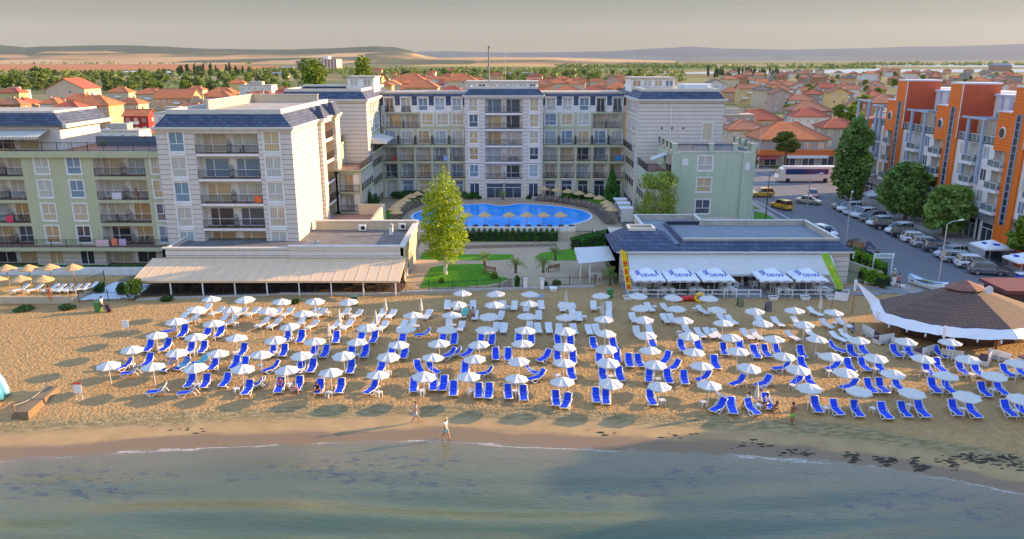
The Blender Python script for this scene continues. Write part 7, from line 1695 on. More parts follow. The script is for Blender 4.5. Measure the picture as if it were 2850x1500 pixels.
mb.rings([[(a[0] - 1.1, a[1], a[2]), (a[0] + .4, a[1] - .2, a[2]), (a[0] + .3, a[1], a[2] + .55), (a[0] - .7, a[1], a[2] + .55)], [(b_[0] - 1.0, b_[1], b_[2]), (b_[0] + .2, b_[1], b_[2]), (b_[0], b_[1], b_[2] + .35), (b_[0] - .8, b_[1], b_[2] + .35)]], SAND); mb.build('mound', bx)
mb = MB(); mb.tube((a[0] - .6, a[1], a[2]), (a[0] - .7, a[1], a[2] + 1.1), .05, None, 6, WOOD); mb.build('post', bx)
mb = MB(); P_ = []
for i in range(9): f = i / 8; p = Vector((a[0] - .7, a[1], a[2] + 1.05)).lerp(Vector((b_[0] - .6, b_[1], b_[2] + .75)), f); p.z -= .35 * math.sin(math.pi * f); P_.append(p)
mb.path(P_, .02, 5, CONC); mb.build('rope', bx)
t = thing('inflatable_slide', 'edge of a colourful striped inflatable slide at the left border', 'inflatable', (*pxg(-20, 1120)[:2], .3)); x, y, z = pxg(-18, 1125)
for i, c in enumerate(((.7, .72, .72), (.6, .05, .05), (.75, .45, .03), (.08, .35, .55), (.25, .55, .7))):
    mb = MB(); r = 1.15; mb.path([(x + .05 - 1.6 + (r + .45) * math.cos(q), y - 1.6 + i * .75, z + 2.3 * math.sin(q) + .1) for q in [math.pi * k / 12 for k in range(13)]], .36, 8, paint(f'slide_vinyl_{("white", "red", "amber", "blue", "sky")[i]}', c)); mb.build('tube', t, True)
# towels and bags on loungers
for i, (s, x, y, c, lb) in enumerate(((1, 1700, 700, (.5, .2, .05), 'orange patterned towel over a lounger on the left'), (1, 1825, 690, (.02, .2, .6), 'blue printed towel over a lounger on the left'), (1, 2010, 655, (.02, .42, .45), 'turquoise towel spread over a lounger on the left'), (2, 2112, 180, (.10, .48, .36), 'mint green towel on a shaded white lounger'))):
    u, v = full(s, x, y); X, Y, z = pxg(u, v, .42); c_, s_ = math.cos(rad(-20)), math.sin(rad(-20))
    small('towel', lb, 'towel', lambda m: m.rings([[(X + c_ * a - s_ * b, Y + s_ * a + c_ * b, z + .40 + h) for a, b, h in ((-.33, -.7, 0), (.33, -.7, 0), (.33, -.68, .03), (-.33, -.68, .03))], [(X + c_ * a - s_ * b, Y + s_ * a + c_ * b, z + .41 + h) for a, b, h in ((-.34, .2, 0), (.34, .2, 0), (.34, .2, .03), (-.34, .2, .03))], [(X + c_ * a - s_ * b, Y + s_ * a + c_ * b, z + .75 + h) for a, b, h in ((-.34, .5, 0), (.34, .5, 0), (.34, .48, .03), (-.34, .48, .03))]], paint(f'towel_{i}', c)))
# white loungers on the left terrace, white chairs at balconies
for i, (u, v) in enumerate(((60, 735), (95, 735), (135, 734), (152, 735), (172, 735), (192, 735), (212, 733), (235, 730))):
    x, y = D(u - 8, v, 1.5); dup(WLD, (x, y, 1.5), rad(-35), f'white lounger on the left sun terrace, {od(i)} from the left', 'white loungers on the sun terrace')
# restaurant tables in the dark under the cream awning
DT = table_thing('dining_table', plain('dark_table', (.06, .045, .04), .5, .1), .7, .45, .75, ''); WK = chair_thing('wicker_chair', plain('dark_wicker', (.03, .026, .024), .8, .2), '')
ft = [1, 1]
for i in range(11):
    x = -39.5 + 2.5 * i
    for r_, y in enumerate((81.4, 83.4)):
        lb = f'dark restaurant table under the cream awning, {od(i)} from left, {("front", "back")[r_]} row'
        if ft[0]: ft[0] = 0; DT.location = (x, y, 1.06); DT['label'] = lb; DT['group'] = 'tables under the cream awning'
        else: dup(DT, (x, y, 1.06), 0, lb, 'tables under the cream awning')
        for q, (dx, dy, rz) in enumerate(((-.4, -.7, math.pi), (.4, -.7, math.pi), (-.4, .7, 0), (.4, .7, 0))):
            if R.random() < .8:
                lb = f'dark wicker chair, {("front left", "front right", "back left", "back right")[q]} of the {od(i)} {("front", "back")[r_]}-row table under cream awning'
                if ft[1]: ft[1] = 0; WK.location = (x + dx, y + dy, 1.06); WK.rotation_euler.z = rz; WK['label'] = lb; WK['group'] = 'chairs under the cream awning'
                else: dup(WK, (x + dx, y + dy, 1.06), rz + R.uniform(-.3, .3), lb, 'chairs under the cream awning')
# plastic chairs and tables on the balconies
BC = chair_thing('balcony_chair', PVCW, ''); DKC = plain('dark_plastic', (.03, .05, .05), .5, .1); BC2 = chair_thing('balcony_chair', DKC, '')
f_ = [1, 1]; GRP = 'small chairs standing on the hotel balconies'
for i, ((x, y, z), rz) in enumerate(BALCS):
    if R.random() < .62 and len(BALCS) > 0:
        k = 0 if R.random() < .45 else 1; src = (BC, BC2)[k]; c, s = math.cos(rz), math.sin(rz)
        for d in ((-.5, .5) if R.random() < .55 else (R.uniform(-.5, .5),)):
            loc = (x + c * d, y + s * d, z); r2 = rz + (1.4 if d > 0 else -1.4)
            lb = 'white plastic chair behind a balcony railing' if k == 0 else 'dark plastic chair behind a balcony railing'
            if f_[k]: f_[k] = 0; src.location = loc; src.rotation_euler.z = r2; src['label'] = lb; src['group'] = GRP if k == 0 else 'dark chairs standing on the hotel balconies'
            else: dup(src, loc, r2, lb, GRP if k == 0 else 'dark chairs standing on the hotel balconies')
for x, y, z, c, w_, lb in ((-30.6, 91.0, 9.25, (.75, .13, .03), .8, 'orange towel hung on the third balcony of the white tower'), (-50.4, 91.5, 3.7, (.62, .45, .48), 1.6, 'patterned pink towel over the long terrace railing of the sage wing'), (-48.9, 91.5, 3.85, (.75, .20, .10), .7, 'coral towel over the long terrace railing, right of the patterned one'), (-47.9, 91.5, 3.8, (.45, .35, .55), .9, 'lilac towel over the long terrace railing, rightmost'), (-62.3, 93.0, 6.4, (.65, .03, .10), .9, 'red towel on a left balcony of the sage wing'), (-48.6, 93.0, 9.3, (.6, .6, .68), 1.2, 'white towel on a balcony near the seated person in red'), (18.6, 134.0, 8.8, (.03, .28, .7), 1.1, 'bright blue towel on the hotel right wing balcony'), (-11.6, 134.0, 8.8, (.25, .33, .62), .8, 'pale blue towel on the hotel left wing balcony'), (-20.6, 134.0, 8.8, (.65, .04, .04), .5, 'small red towel at the far left hotel balcony')):
    small('towel', lb, 'towel', lambda m: m.rings([[(x - w_ / 2, y - .03, z), (x + w_ / 2, y - .03, z), (x + w_ / 2, y - .015, z), (x - w_ / 2, y - .015, z)], [(x - w_ / 2, y - .045, z + .4), (x + w_ / 2, y - .05, z + .4), (x + w_ / 2, y - .035, z + .4), (x - w_ / 2, y - .03, z + .4)], [(x - w_ / 2, y - .02, z + .84), (x + w_ / 2, y - .02, z + .84), (x + w_ / 2, y + .06, z + .84), (x - w_ / 2, y + .06, z + .84)]], paint('towel_cloth_%d' % int(100 * sum(c) + x), c)))
# ------------------------------------------------------------------ people
SKIN = plain('skin', (.48, .24, .14), .6, .08, 5); SKINT = plain('tanned_skin', (.34, .13, .06), .55, .08, 5)
def skinmesh(name, joints, edges, mat, sub=1):
    me = bpy.data.meshes.new(name); me.from_pydata([j[0] for j in joints], edges, [])
    o = bpy.data.objects.new(name, me); COL.objects.link(o)
    md = o.modifiers.new('s', 'SKIN'); md.use_smooth_shade = True
    for i, j in enumerate(joints): r = j[1]; me.skin_vertices[0].data[i].radius = r if isinstance(r, tuple) else (r, r)
    me.skin_vertices[0].data[0].use_root = True
    if sub: s = o.modifiers.new('u', 'SUBSURF'); s.levels = sub; s.render_levels = sub
    dg = bpy.context.evaluated_depsgraph_get(); m2 = bpy.data.meshes.new_from_object(o.evaluated_get(dg)); bpy.data.objects.remove(o); bpy.data.meshes.remove(me)
    m2.materials.clear(); m2.materials.append(mat); m2.name = name; m2.polygons.foreach_set('material_index', [0] * len(m2.polygons)); return m2
def hand(mb, p, d, m):
    """palm and five separate bent fingers from wrist p along d"""
    d = Vector(d).normalized(); s = d.cross(Vector((0, 0, 1)));
    if s.length < .2: s = Vector((0, 1, 0))
    s.normalize(); n = d.cross(s); p = Vector(p)
    mb.path([p - d * .02, p + d * .05, p + d * .09], [.026, .036, .032], 7, m)
    for k, (o, l) in enumerate(((-.03, .06), (-.01, .075), (.01, .07), (.03, .055))):
        b = p + d * .085 + s * o; mb.path([b, b + d * l * .55 - n * .006, b + d * l * .95 - n * .025], [.0095, .0085, .006], 5, m)
    b = p + d * .03 + s * .03; mb.path([b, b + (d * .6 + s).normalized() * .035, b + (d + s * .6).normalized() * .065], [.011, .0095, .007], 5, m)
POSES = {
 # knees, feet, hands relative to hips at 0; spine and head
 'stand': dict(hip=.92, sp=(0, 0), kn=((.02, .0, .48), (.0, .02, .48)), ft=((.0, .02, .07), (.03, .0, .07)), el=((.26, .03, 1.13), (-.26, .03, 1.13)), ha=((.27, -.12, .92), (-.27, -.10, .92))),
 'walk': dict(hip=.91, sp=(0, -.03), kn=((.0, -.16, .50), (0, .06, .47)), ft=((.0, -.25, .08), (0, .36, .13)), el=((.25, .12, 1.14), (-.25, -.10, 1.14)), ha=((.24, .12, .90), (-.24, -.26, .98))),
 'arms': dict(hip=.92, sp=(0, 0), kn=((.02, .0, .48), (.0, .02, .48)), ft=((.0, .02, .07), (.03, .0, .07)), el=((.24, -.10, 1.15), (-.22, -.12, 1.15)), ha=((.05, -.22, 1.35), (-.02, -.25, 1.2))),
 'sit': dict(hip=.47, sp=(0, .0), kn=((.06, -.42, .50), (-.06, -.42, .50)), ft=((.08, -.45, .07), (-.08, -.48, .07)), el=((.25, -.08, .72), (-.25, -.08, .72)), ha=((.14, -.32, .58), (-.14, -.32, .58))),
 'lean': dict(hip=.47, sp=(0, -.28), kn=((.16, -.40, .52), (-.16, -.40, .52)), ft=((.2, -.48, .07), (-.2, -.48, .07)), el=((.25, -.36, .62), (-.25, -.36, .62)), ha=((.06, -.52, .58), (-.06, -.52, .58))),
 'bend': dict(hip=.86, sp=(0, -.42), kn=((.02, -.06, .46), (.0, -.04, .46)), ft=((.0, .02, .07), (.03, .0, .07)), el=((.22, -.52, .82), (-.22, -.52, .82)), ha=((.12, -.62, .60), (-.12, -.62, .60))),
}
def person(label, loc, rz, pose, skin=SKIN, top=None, bottom=None, hair=(.05, .03, .02), cap=None, sc=1.0, extra=None, scpants=False, robe=None):
    q = POSES[pose]; t = thing('person', label, 'person', loc, rz); t.scale = (sc,) * 3
    hp = Vector((0, 0, q['hip'])); dy = q['sp'][1]; L_ = .52; up = math.sqrt(max(.05, L_ * L_ - dy * dy))
    ch = hp + Vector((0, dy * .55, up * .55)); nk = hp + Vector((0, dy, up)); hd = nk + Vector((0, dy * .35 - .02, .13)); crn = hd + Vector((0, dy * .2, .11))
    J = [(hp, (.15, .10)), (hp + Vector((0, dy * .25, up * .28)), (.125, .09)), (ch, (.15, .105)), (nk - Vector((0, 0, .03)), .06), (hd - Vector((0, 0, .03)), .075), (hd + Vector((0, 0, .05)), .092), (crn, .06)]
    E = [(0, 1), (1, 2), (2, 3), (3, 4), (4, 5), (5, 6)]
    for i, s in enumerate((1, -1)):
        b = len(J); hl = hp + Vector((s * .09, 0, -.06)); kn = Vector(q['kn'][i]) + Vector((s * .09, 0, 0)); an = Vector(q['ft'][i]) + Vector((s * .09, 0, 0))
        J += [(hl, .095), ((hl + kn) / 2, .085), (kn, .06), ((kn * .6 + an * .4), .062), (an, .04), (an + Vector((0, -.13, -.035)), (.035, .025)), (an + Vector((0, -.19, -.04)), (.03, .016))]
        E += [(0, b), (b, b + 1), (b + 1, b + 2), (b + 2, b + 3), (b + 3, b + 4), (b + 4, b + 5), (b + 5, b + 6)]
        c = len(J); sh = nk + Vector((s * .175, .0, -.07)); el = Vector(q['el'][i]); ha = Vector(q['ha'][i])
        J += [(sh, .062), (el, .042), (ha, .028)]; E += [(2, c), (c, c + 1), (c + 1, c + 2)]
    body = skinmesh('body', J, E, skin); 
    # face, ears and hands join the body mesh
    mb = MB()
    for i in (0, 1): ha = Vector(q['ha'][i]); el = Vector(q['el'][i]); hand(mb, ha, ha - el, skin)
    f = hd + Vector((0, 0, .03))
    mb.path([f + Vector((0, -.085, .02)), f + Vector((0, -.115, -.02)), f + Vector((0, -.085, -.03))], [.008, .016, .012], 5, skin)
    for s in (-1, 1): mb.path([f + Vector((s * .088, .0, -.02)), f + Vector((s * .098, .01, .02))], .016, 5, skin)
    for s in (-1, 1): mb.lathe([(.001, -.012), (.012, 0), (.001, .012)], 6, IRON, (s * .033, f.y - .083, f.z + .02))
    mb.path([f + Vector((-.025, -.088, -.055)), f + Vector((.025, -.088, -.055))], .008, 5, plain('lips', (.35, .1, .08), .5, .05))
    extra_me = mb.mesh('x'); bm = bmesh.new(); bm.from_mesh(body); bm.from_mesh(extra_me); 
    for m in extra_me.materials:
        if m.name not in [k.name for k in body.materials]: body.materials.append(m)
    names = [k.name for k in body.materials]; bm.faces.ensure_lookup_table(); n0 = len(body.polygons)
    for fc in bm.faces[n0:]: fc.material_index = names.index(extra_me.materials[fc.material_index].name)
    bm.to_mesh(body); bm.free(); inst('body', body, t)
    mb = MB(); col = plain('hair_%02d' % int(sum(hair) * 100), hair, .8, .2, 6); mb.lathe([(.02, .135), (.075, .11), (.104, .05), (.106, .0), (.09, -.03)], 10, col, (f.x, f.y + .018, f.z), True, 1, 1.05); inst('hair', mb.mesh('hair'), t)
    if cap: mb = MB(); mb.lathe([(.02, .15), (.085, .12), (.112, .05), (.112, .035)], 10, cap, (f.x, f.y + .01, f.z), True); mb.box(f.x - .07, f.x + .07, f.y - .2, f.y - .09, f.z + .04, f.z + .055, cap); inst('cap', mb.mesh('cap'), t)
    if top:
        Jt = [(J[0][0] + Vector((0, 0, .0)), (.165, .12)), (J[1][0], (.15, .11)), (J[2][0], (.168, .122)), (nk - Vector((0, 0, .055)), (.08, .075))]; Et = [(0, 1), (1, 2), (2, 3)]
        for i, s in enumerate((1, -1)): sh = nk + Vector((s * .175, 0, -.07)); el = Vector(q['el'][i]); c = len(Jt); Jt += [(sh, .078), (sh.lerp(el, .65), .065)]; Et += [(2, c), (c, c + 1)]
        inst('shirt', skinmesh('shirt', Jt, Et, top), t)
    if bottom:
        Jb = [(hp + Vector((0, dy * .1, .06)), (.16, .115)), (hp - Vector((0, 0, .04)), (.17, .125))]; Eb = [(0, 1)]
        for i, s in enumerate((1, -1)): hl = hp + Vector((s * .09, 0, -.06)); kn = Vector(q['kn'][i]) + Vector((s * .09, 0, 0)); c = len(Jb); Jb += [(hl, .115), (hl.lerp(kn, .5), .105), (hl.lerp(kn, .82), .098)]; Eb += [(1, c), (c, c + 1), (c + 1, c + 2)]
        inst('shorts', skinmesh('shorts', Jb, Eb, bottom), t)
    if robe:
        mb = MB(); mb.lathe([(.17, nk.z - .1), (.2, hp.z), (.24, hp.z - .4), (.225, hp.z - .4), (.18, hp.z)], 10, robe, (0, 0, 0), True, 1, .72); inst('robe', mb.mesh('robe'), t)
    if extra: extra(t, q)
    return t
WH = paint('cloth_white', (.7, .7, .7)); NAVY = paint('cloth_navy', (.02, .03, .08)); BLK = paint('cloth_black', (.015, .015, .018)); GRNS = paint('cloth_neon_green', (.16, .62, .03)); LBL = paint('cloth_pale_blue', (.32, .42, .55)); STR = paint('cloth_stripe', (.42, .38, .34)); TURQ = paint('cloth_turquoise', (.08, .45, .42)); ORG = paint('cloth_orange', (.75, .17, .04)); BLUC = paint('cloth_blue', (.03, .16, .45)); CORAL = paint('cloth_coral', (.6, .12, .12)); BEI = paint('cloth_beige', (.45, .38, .28))
def bag(off, m, s=.14, nm='bag'):
    def f(t, q): mb = MB(); h = Vector(q['ha'][1]); mb.rings([[(h.x + a * s, h.y + b * s * .5 - .06, h.z - .38 + z) for a, b in ((-1, -1), (1, -1), (1, 1), (-1, 1))] for z in (0, .26)], m); mb.path([(h.x - s * .6, h.y - .06, h.z - .12), (h.x, h.y - .06, h.z - .03), (h.x + s * .6, h.y - .06, h.z - .12)], .012, 5, m); mb.build
    return f
def at(u, v, dz=0): x, y, z = pxg(u, v); return (x, y, z + dz)
person('walker in striped shirt and pale shorts on the damp sand, seen from the side', at(1158, 1176), rad(100), 'walk', SKIN, STR, LBL, (.2, .12, .06), sc=1.02)
person('fair-haired walker in white shirt and turquoise shorts at the water edge', at(1241, 1222), rad(60), 'walk', SKIN, WH, TURQ, (.55, .42, .22))
person('shirtless person in neon green shorts standing near the seated group', at(2203, 1181), rad(15), 'arms', SKINT, None, GRNS, sc=1.03)
person('person in a white shirt sitting on the lounger beside the furled umbrella', at(1400 + 2410 / 3.529, 820 + 1105 / 3.529, .02), rad(-60), 'sit', SKINT, WH, BLUC)
person('sunbather in a white top sitting sideways on a front-row lounger', at(2100 + 115 / 3.435, 820 + 1090 / 3.435, .02), rad(-60), 'sit', SKINT, WH, BLK)
person('tanned shirtless person leaning forward on the front lounger, right of the white top', at(2100 + 172 / 3.435, 820 + 1140 / 3.435, .02), rad(20), 'lean', SKINT, None, NAVY)
person('child in an orange top on a blue lounger under the front umbrellas', at(700 + 290 / 3.568, 820 + 930 / 3.568, .04), rad(10), 'sit', SKIN, CORAL, NAVY, sc=.75)
person('person in a white shirt bending forward on a lounger end, left front row', at(700 + 430 / 3.568, 820 + 975 / 3.568, .02), rad(15), 'lean', SKIN, WH, paint('cloth_purple', (.12, .02, .25)), (.4, .3, .2))
person('person in a black top leaning over their knees on a front-row lounger', at(700 + 660 / 3.568, 820 + 985 / 3.568, .02), rad(5), 'lean', SKINT, BLK, NAVY)
person('person in a grey shirt sitting in the shade by the mint green towel', at(700 + 2200 / 3.568, 820 + 240 / 3.568, .02), rad(5), 'sit', SKINT, STR, CORAL)
person('person in a blue shirt seated on a white lounger beside the beach bar', at(2100 + 930 / 3.435, 820 + 400 / 3.435, .02), rad(30), 'sit', SKIN, BLUC, NAVY)
person('person in orange shorts bending over between two blue loungers at right', at(2100 + 2235 / 3.435, 820 + 895 / 3.435), rad(-70), 'bend', SKINT, WH, ORG)
person('person in a white shirt pulling a trolley bag past the green bin', at(286, 868), rad(80), 'walk', SKIN, WH, NAVY, extra=None)
x, y, z = at(306, 868); t = thing('trolley_bag', 'dark wheeled beach bag pulled along behind the walker at left', 'bag', (x, y, z))
mb = MB(); mb.rings([[(x + a * .2 + zz * -.25, y + b * .16, z + .08 + zz) for a, b in ((-1, -1), (1, -1), (1, 1), (-1, 1))] for zz in (0, .35, .7)], plain('dark_bag', (.05, .03, .05), .8, .2)); mb.build('bag', t); mb = MB(); mb.tube((x - .2, y, z + .75), (x - .42, y, z + 1.05), .015, None, 5, IRON); mb.build('handle', t)
for s in (-1, 1): mb = MB(); mb.rings([[(x + .12 + .09 * math.cos(6.283 * q / 10), y + s * .18 + d, z + .09 + .09 * math.sin(6.283 * q / 10)) for q in range(10)] for d in (-.02, .02)], TYRE); mb.build('wheel', t)
person('person in pale robe walking up from the street toward the beach', at(2100 + 1305 / 3.389, 480 + 1100 / 3.389), rad(-5), 'walk', SKIN, WH, BLUC, robe=WH)
person('person in a black and coral striped dress carrying a white bag', at(2100 + 1352 / 3.389, 480 + 1088 / 3.389), rad(-5), 'walk', SKIN, CORAL, BLK)
person('person in a white cap walking behind two others by the thuja hedge', at(2100 + 1308 / 3.389, 480 + 1040 / 3.389), rad(-5), 'walk', SKIN, BEI, BEI, cap=WH)
x, y = D(127, 757, 1.5); person('sunlit bather in orange swimwear on the left sun terrace', (x, y, 1.5), rad(40), 'stand', SKINT, None, ORG)
person('person in red sitting on an upper balcony of the sage wing', (-46.6, 93.9, 9.24), rad(60), 'sit', SKINT, CORAL, CORAL)
# ------------------------------------------------------------------ town houses, woods
WC = {'cream': CREAM, 'white': plain('white_house_wall', (.66, .64, .60), .85, .08), 'yellow': plain('yellow_house_wall', (.62, .47, .20), .85, .1), 'grey': plain('grey_house_wall', (.33, .31, .28), .9, .12), 'peach': plain('peach_house_wall', (.58, .36, .20), .85, .1), 'red': plain('red_house_wall', (.36, .035, .03), .85, .1), 'brown': plain('brown_house_wall', (.36, .20, .11), .9, .15), 'pink': plain('pinkish_house_wall', (.50, .36, .30), .9, .1), 'blue': plain('blue_house_wall', (.22, .36, .52), .85, .1)}
def rooft(n, a, b): return shingle(n, a, b, tuple(x * .5 for x in a), .5, .3, .85)
RC = {'orange': rooft('orange_roof_tiles', (.68, .21, .07), (.56, .16, .05)), 'red': rooft('red_roof_tiles', (.50, .12, .06), (.42, .09, .045)), 'brown': rooft('brown_roof_tiles', (.44, .165, .08), (.50, .20, .10)), 'grey': rooft('old_grey_roof_tiles', (.20, .16, .13), (.27, .2, .16))}
HWIN = {}
def house_meshes(w, d, h, rh, kind, st):
    """wall box, tiled roof with eaves, chimneys; meshes in local space, front toward -Y"""
    k = (w, d, h, rh, kind, st)
    if k in HWIN: return HWIN[k]
    a, b = w / 2, d / 2; wl = MB(); wl.box(-a, a, -b, b, -.2, h, CREAM)
    rf = MB(); e = .55; m = RC['orange']
    if kind == 'hip':
        rg_ = max(.3, (w - d) / 2) if w >= d else .3; rd = max(0, (d - w) / 2) if d > w else 0
        A = [(-a - e, -b - e, h), (a + e, -b - e, h), (a + e, b + e, h), (-a - e, b + e, h)]; r0, r1 = ((-rg_, 0, h + rh), (rg_, 0, h + rh)) if w >= d else ((0, -rd, h + rh), (0, rd, h + rh))
        if w >= d: F = [(A[0], A[1], r1, r0), (A[1], A[2], r1), (A[2], A[3], r0, r1), (A[3], A[0], r0)]
        else: F = [(A[0], A[1], r0), (A[1], A[2], r1, r0), (A[2], A[3], r1), (A[3], A[0], r0, r1)]
        for f in F: rf.poly(f, m)
        rf.poly(A[::-1], m)
        for i in range(4): p, q = A[i], A[(i + 1) % 4]; rf.poly([p, q, (q[0], q[1], h - .18), (p[0], p[1], h - .18)], m)
        for r, c in ((r0, A[0]), (r0, A[3]), (r1, A[1]), (r1, A[2])): rf.tube((c[0], c[1], c[2] + .05), (r[0], r[1], r[2] + .06), .11, None, 4, BRICKRED)
    elif kind == 'gable':            # ridge along X
        for s in (-1, 1):
            rf.poly([(-a - e, s * (b + e), h - .15), (a + e, s * (b + e), h - .15), (a + e, 0, h + rh), (-a - e, 0, h + rh)], m); rf.poly([(-a - e, s * (b + e), h - .3), (a + e, s * (b + e), h - .3), (a + e, 0, h + rh - .18), (-a - e, 0, h + rh - .18)], m)
            rf.poly([(-a - e, s * (b + e), h - .15), (a + e, s * (b + e), h - .15), (a + e, s * (b + e), h - .3), (-a - e, s * (b + e), h - .3)], m)
            x = s * a; wl.poly([(x, -b, h), (x, b, h), (x, 0, h + rh * .93)], CREAM)
            for t_ in (-1, 1): rf.poly([(s * (a + e), t_ * (b + e), h - .15), (s * (a + e), 0, h + rh), (s * (a + e), 0, h + rh - .18), (s * (a + e), t_ * (b + e), h - .3)], m)
        rf.tube((-a - e, 0, h + rh + .04), (a + e, 0, h + rh + .04), .11, None, 4, BRICKRED)
    else:
        rf.box(-a - .15, a + .15, -b - .15, b + .15, h, h + .3, CONC); rf.box(-a * .5, a * .3, -b * .3, b * .6, h + .3, h + 1.9, CONC)
    ch = MB(); ch.box(-.28, .28, -.28, .28, 0, 1.5, CONC); ch.box(-.35, .35, -.35, .35, 1.5, 1.62, BRICKRED)
    HWIN[k] = (wl.mesh('walls'), rf.mesh('roof'), ch.mesh('chimney')); return HWIN[k]
WF, WPN = win_mesh(1.2, 1.3, 'M')
bal_me = MB(); bal_me.box(-1.5, 1.5, -1.1, 0, -.15, 0, CONC); bal_me.box(-1.5, 1.5, -1.1, -1.02, 0, .95, WHITE); bal_me.box(-1.5, -1.42, -1.02, 0, 0, .95, WHITE); bal_me.box(1.42, 1.5, -1.02, 0, 0, .95, WHITE); BALM = bal_me.mesh('balcony')
sol = MB(); sol.rings([[(-1.6, 0, 0), (1.6, 0, 0), (1.6, .05, 0), (-1.6, .05, 0)], [(-1.6, 1.3, .8), (1.6, 1.3, .8), (1.6, 1.35, .8), (-1.6, 1.35, .8)]], plain('solar_panel', (.03, .07, .18), .12, .1)); SOLM = sol.mesh('solar_panel')
def house(x, y, w, d, st, kind, wall, roof, label, group=None, rz=0.0, z=.95, detail=2, solar=False, rh=None, seed=0):
    rg = random.Random(seed); h = 2.9 * st + .3; rh = rh or min(w, d) * .30
    t = thing('house' if st < 4 else 'apartment_house', label, 'house' if st < 4 else 'apartment house', (x, y, z), rz, group)
    wm, rm, cm = house_meshes(round(w, 1), round(d, 1), round(h, 1), round(rh, 1), kind, st)
    o = inst('walls', wm, t); setmat(o, WC[wall])
    r = inst('roof', rm, t)
    if kind != 'flat': setmat(r, RC[roof])
    if kind != 'flat':
        for i in range(rg.choice((1, 1, 2))): inst('chimney', cm, r, (rg.uniform(-.3, .3) * w, rg.uniform(.0, .2) * d, h + rh * .55), 0)
    if detail:
        n = max(2, int(w / 2.8)) if detail > 1 else 2
        for f in range(st):
            for i in range(n):
                if rg.random() < .88: wo = inst('window', WF, t, ((i + .5) * w / n - w / 2, -d / 2 - .01, f * 2.9 + 1.0)); inst('pane', WPN, wo)
            if detail > 1:
                for s in (-1, 1):
                    for i in range(max(1, int(d / 4))):
                        wo = inst('window', WF, t, (s * (w / 2 + .01), (i + .5) * d / max(1, int(d / 4)) - d / 2, f * 2.9 + 1.0), s * rad(90)); inst('pane', WPN, wo)
                if f and rg.random() < .7: inst('balcony', BALM, t, (rg.uniform(-.22, .22) * w, -d / 2, f * 2.9 + .3))
    if solar: inst('solar_panel', SOLM, r, (0, -d * .32, h + rh * .33))
    return t
def at_roof(u, v, h):   # ground point whose roof eave at height h shows at display pixel
    return D(u, v, h)
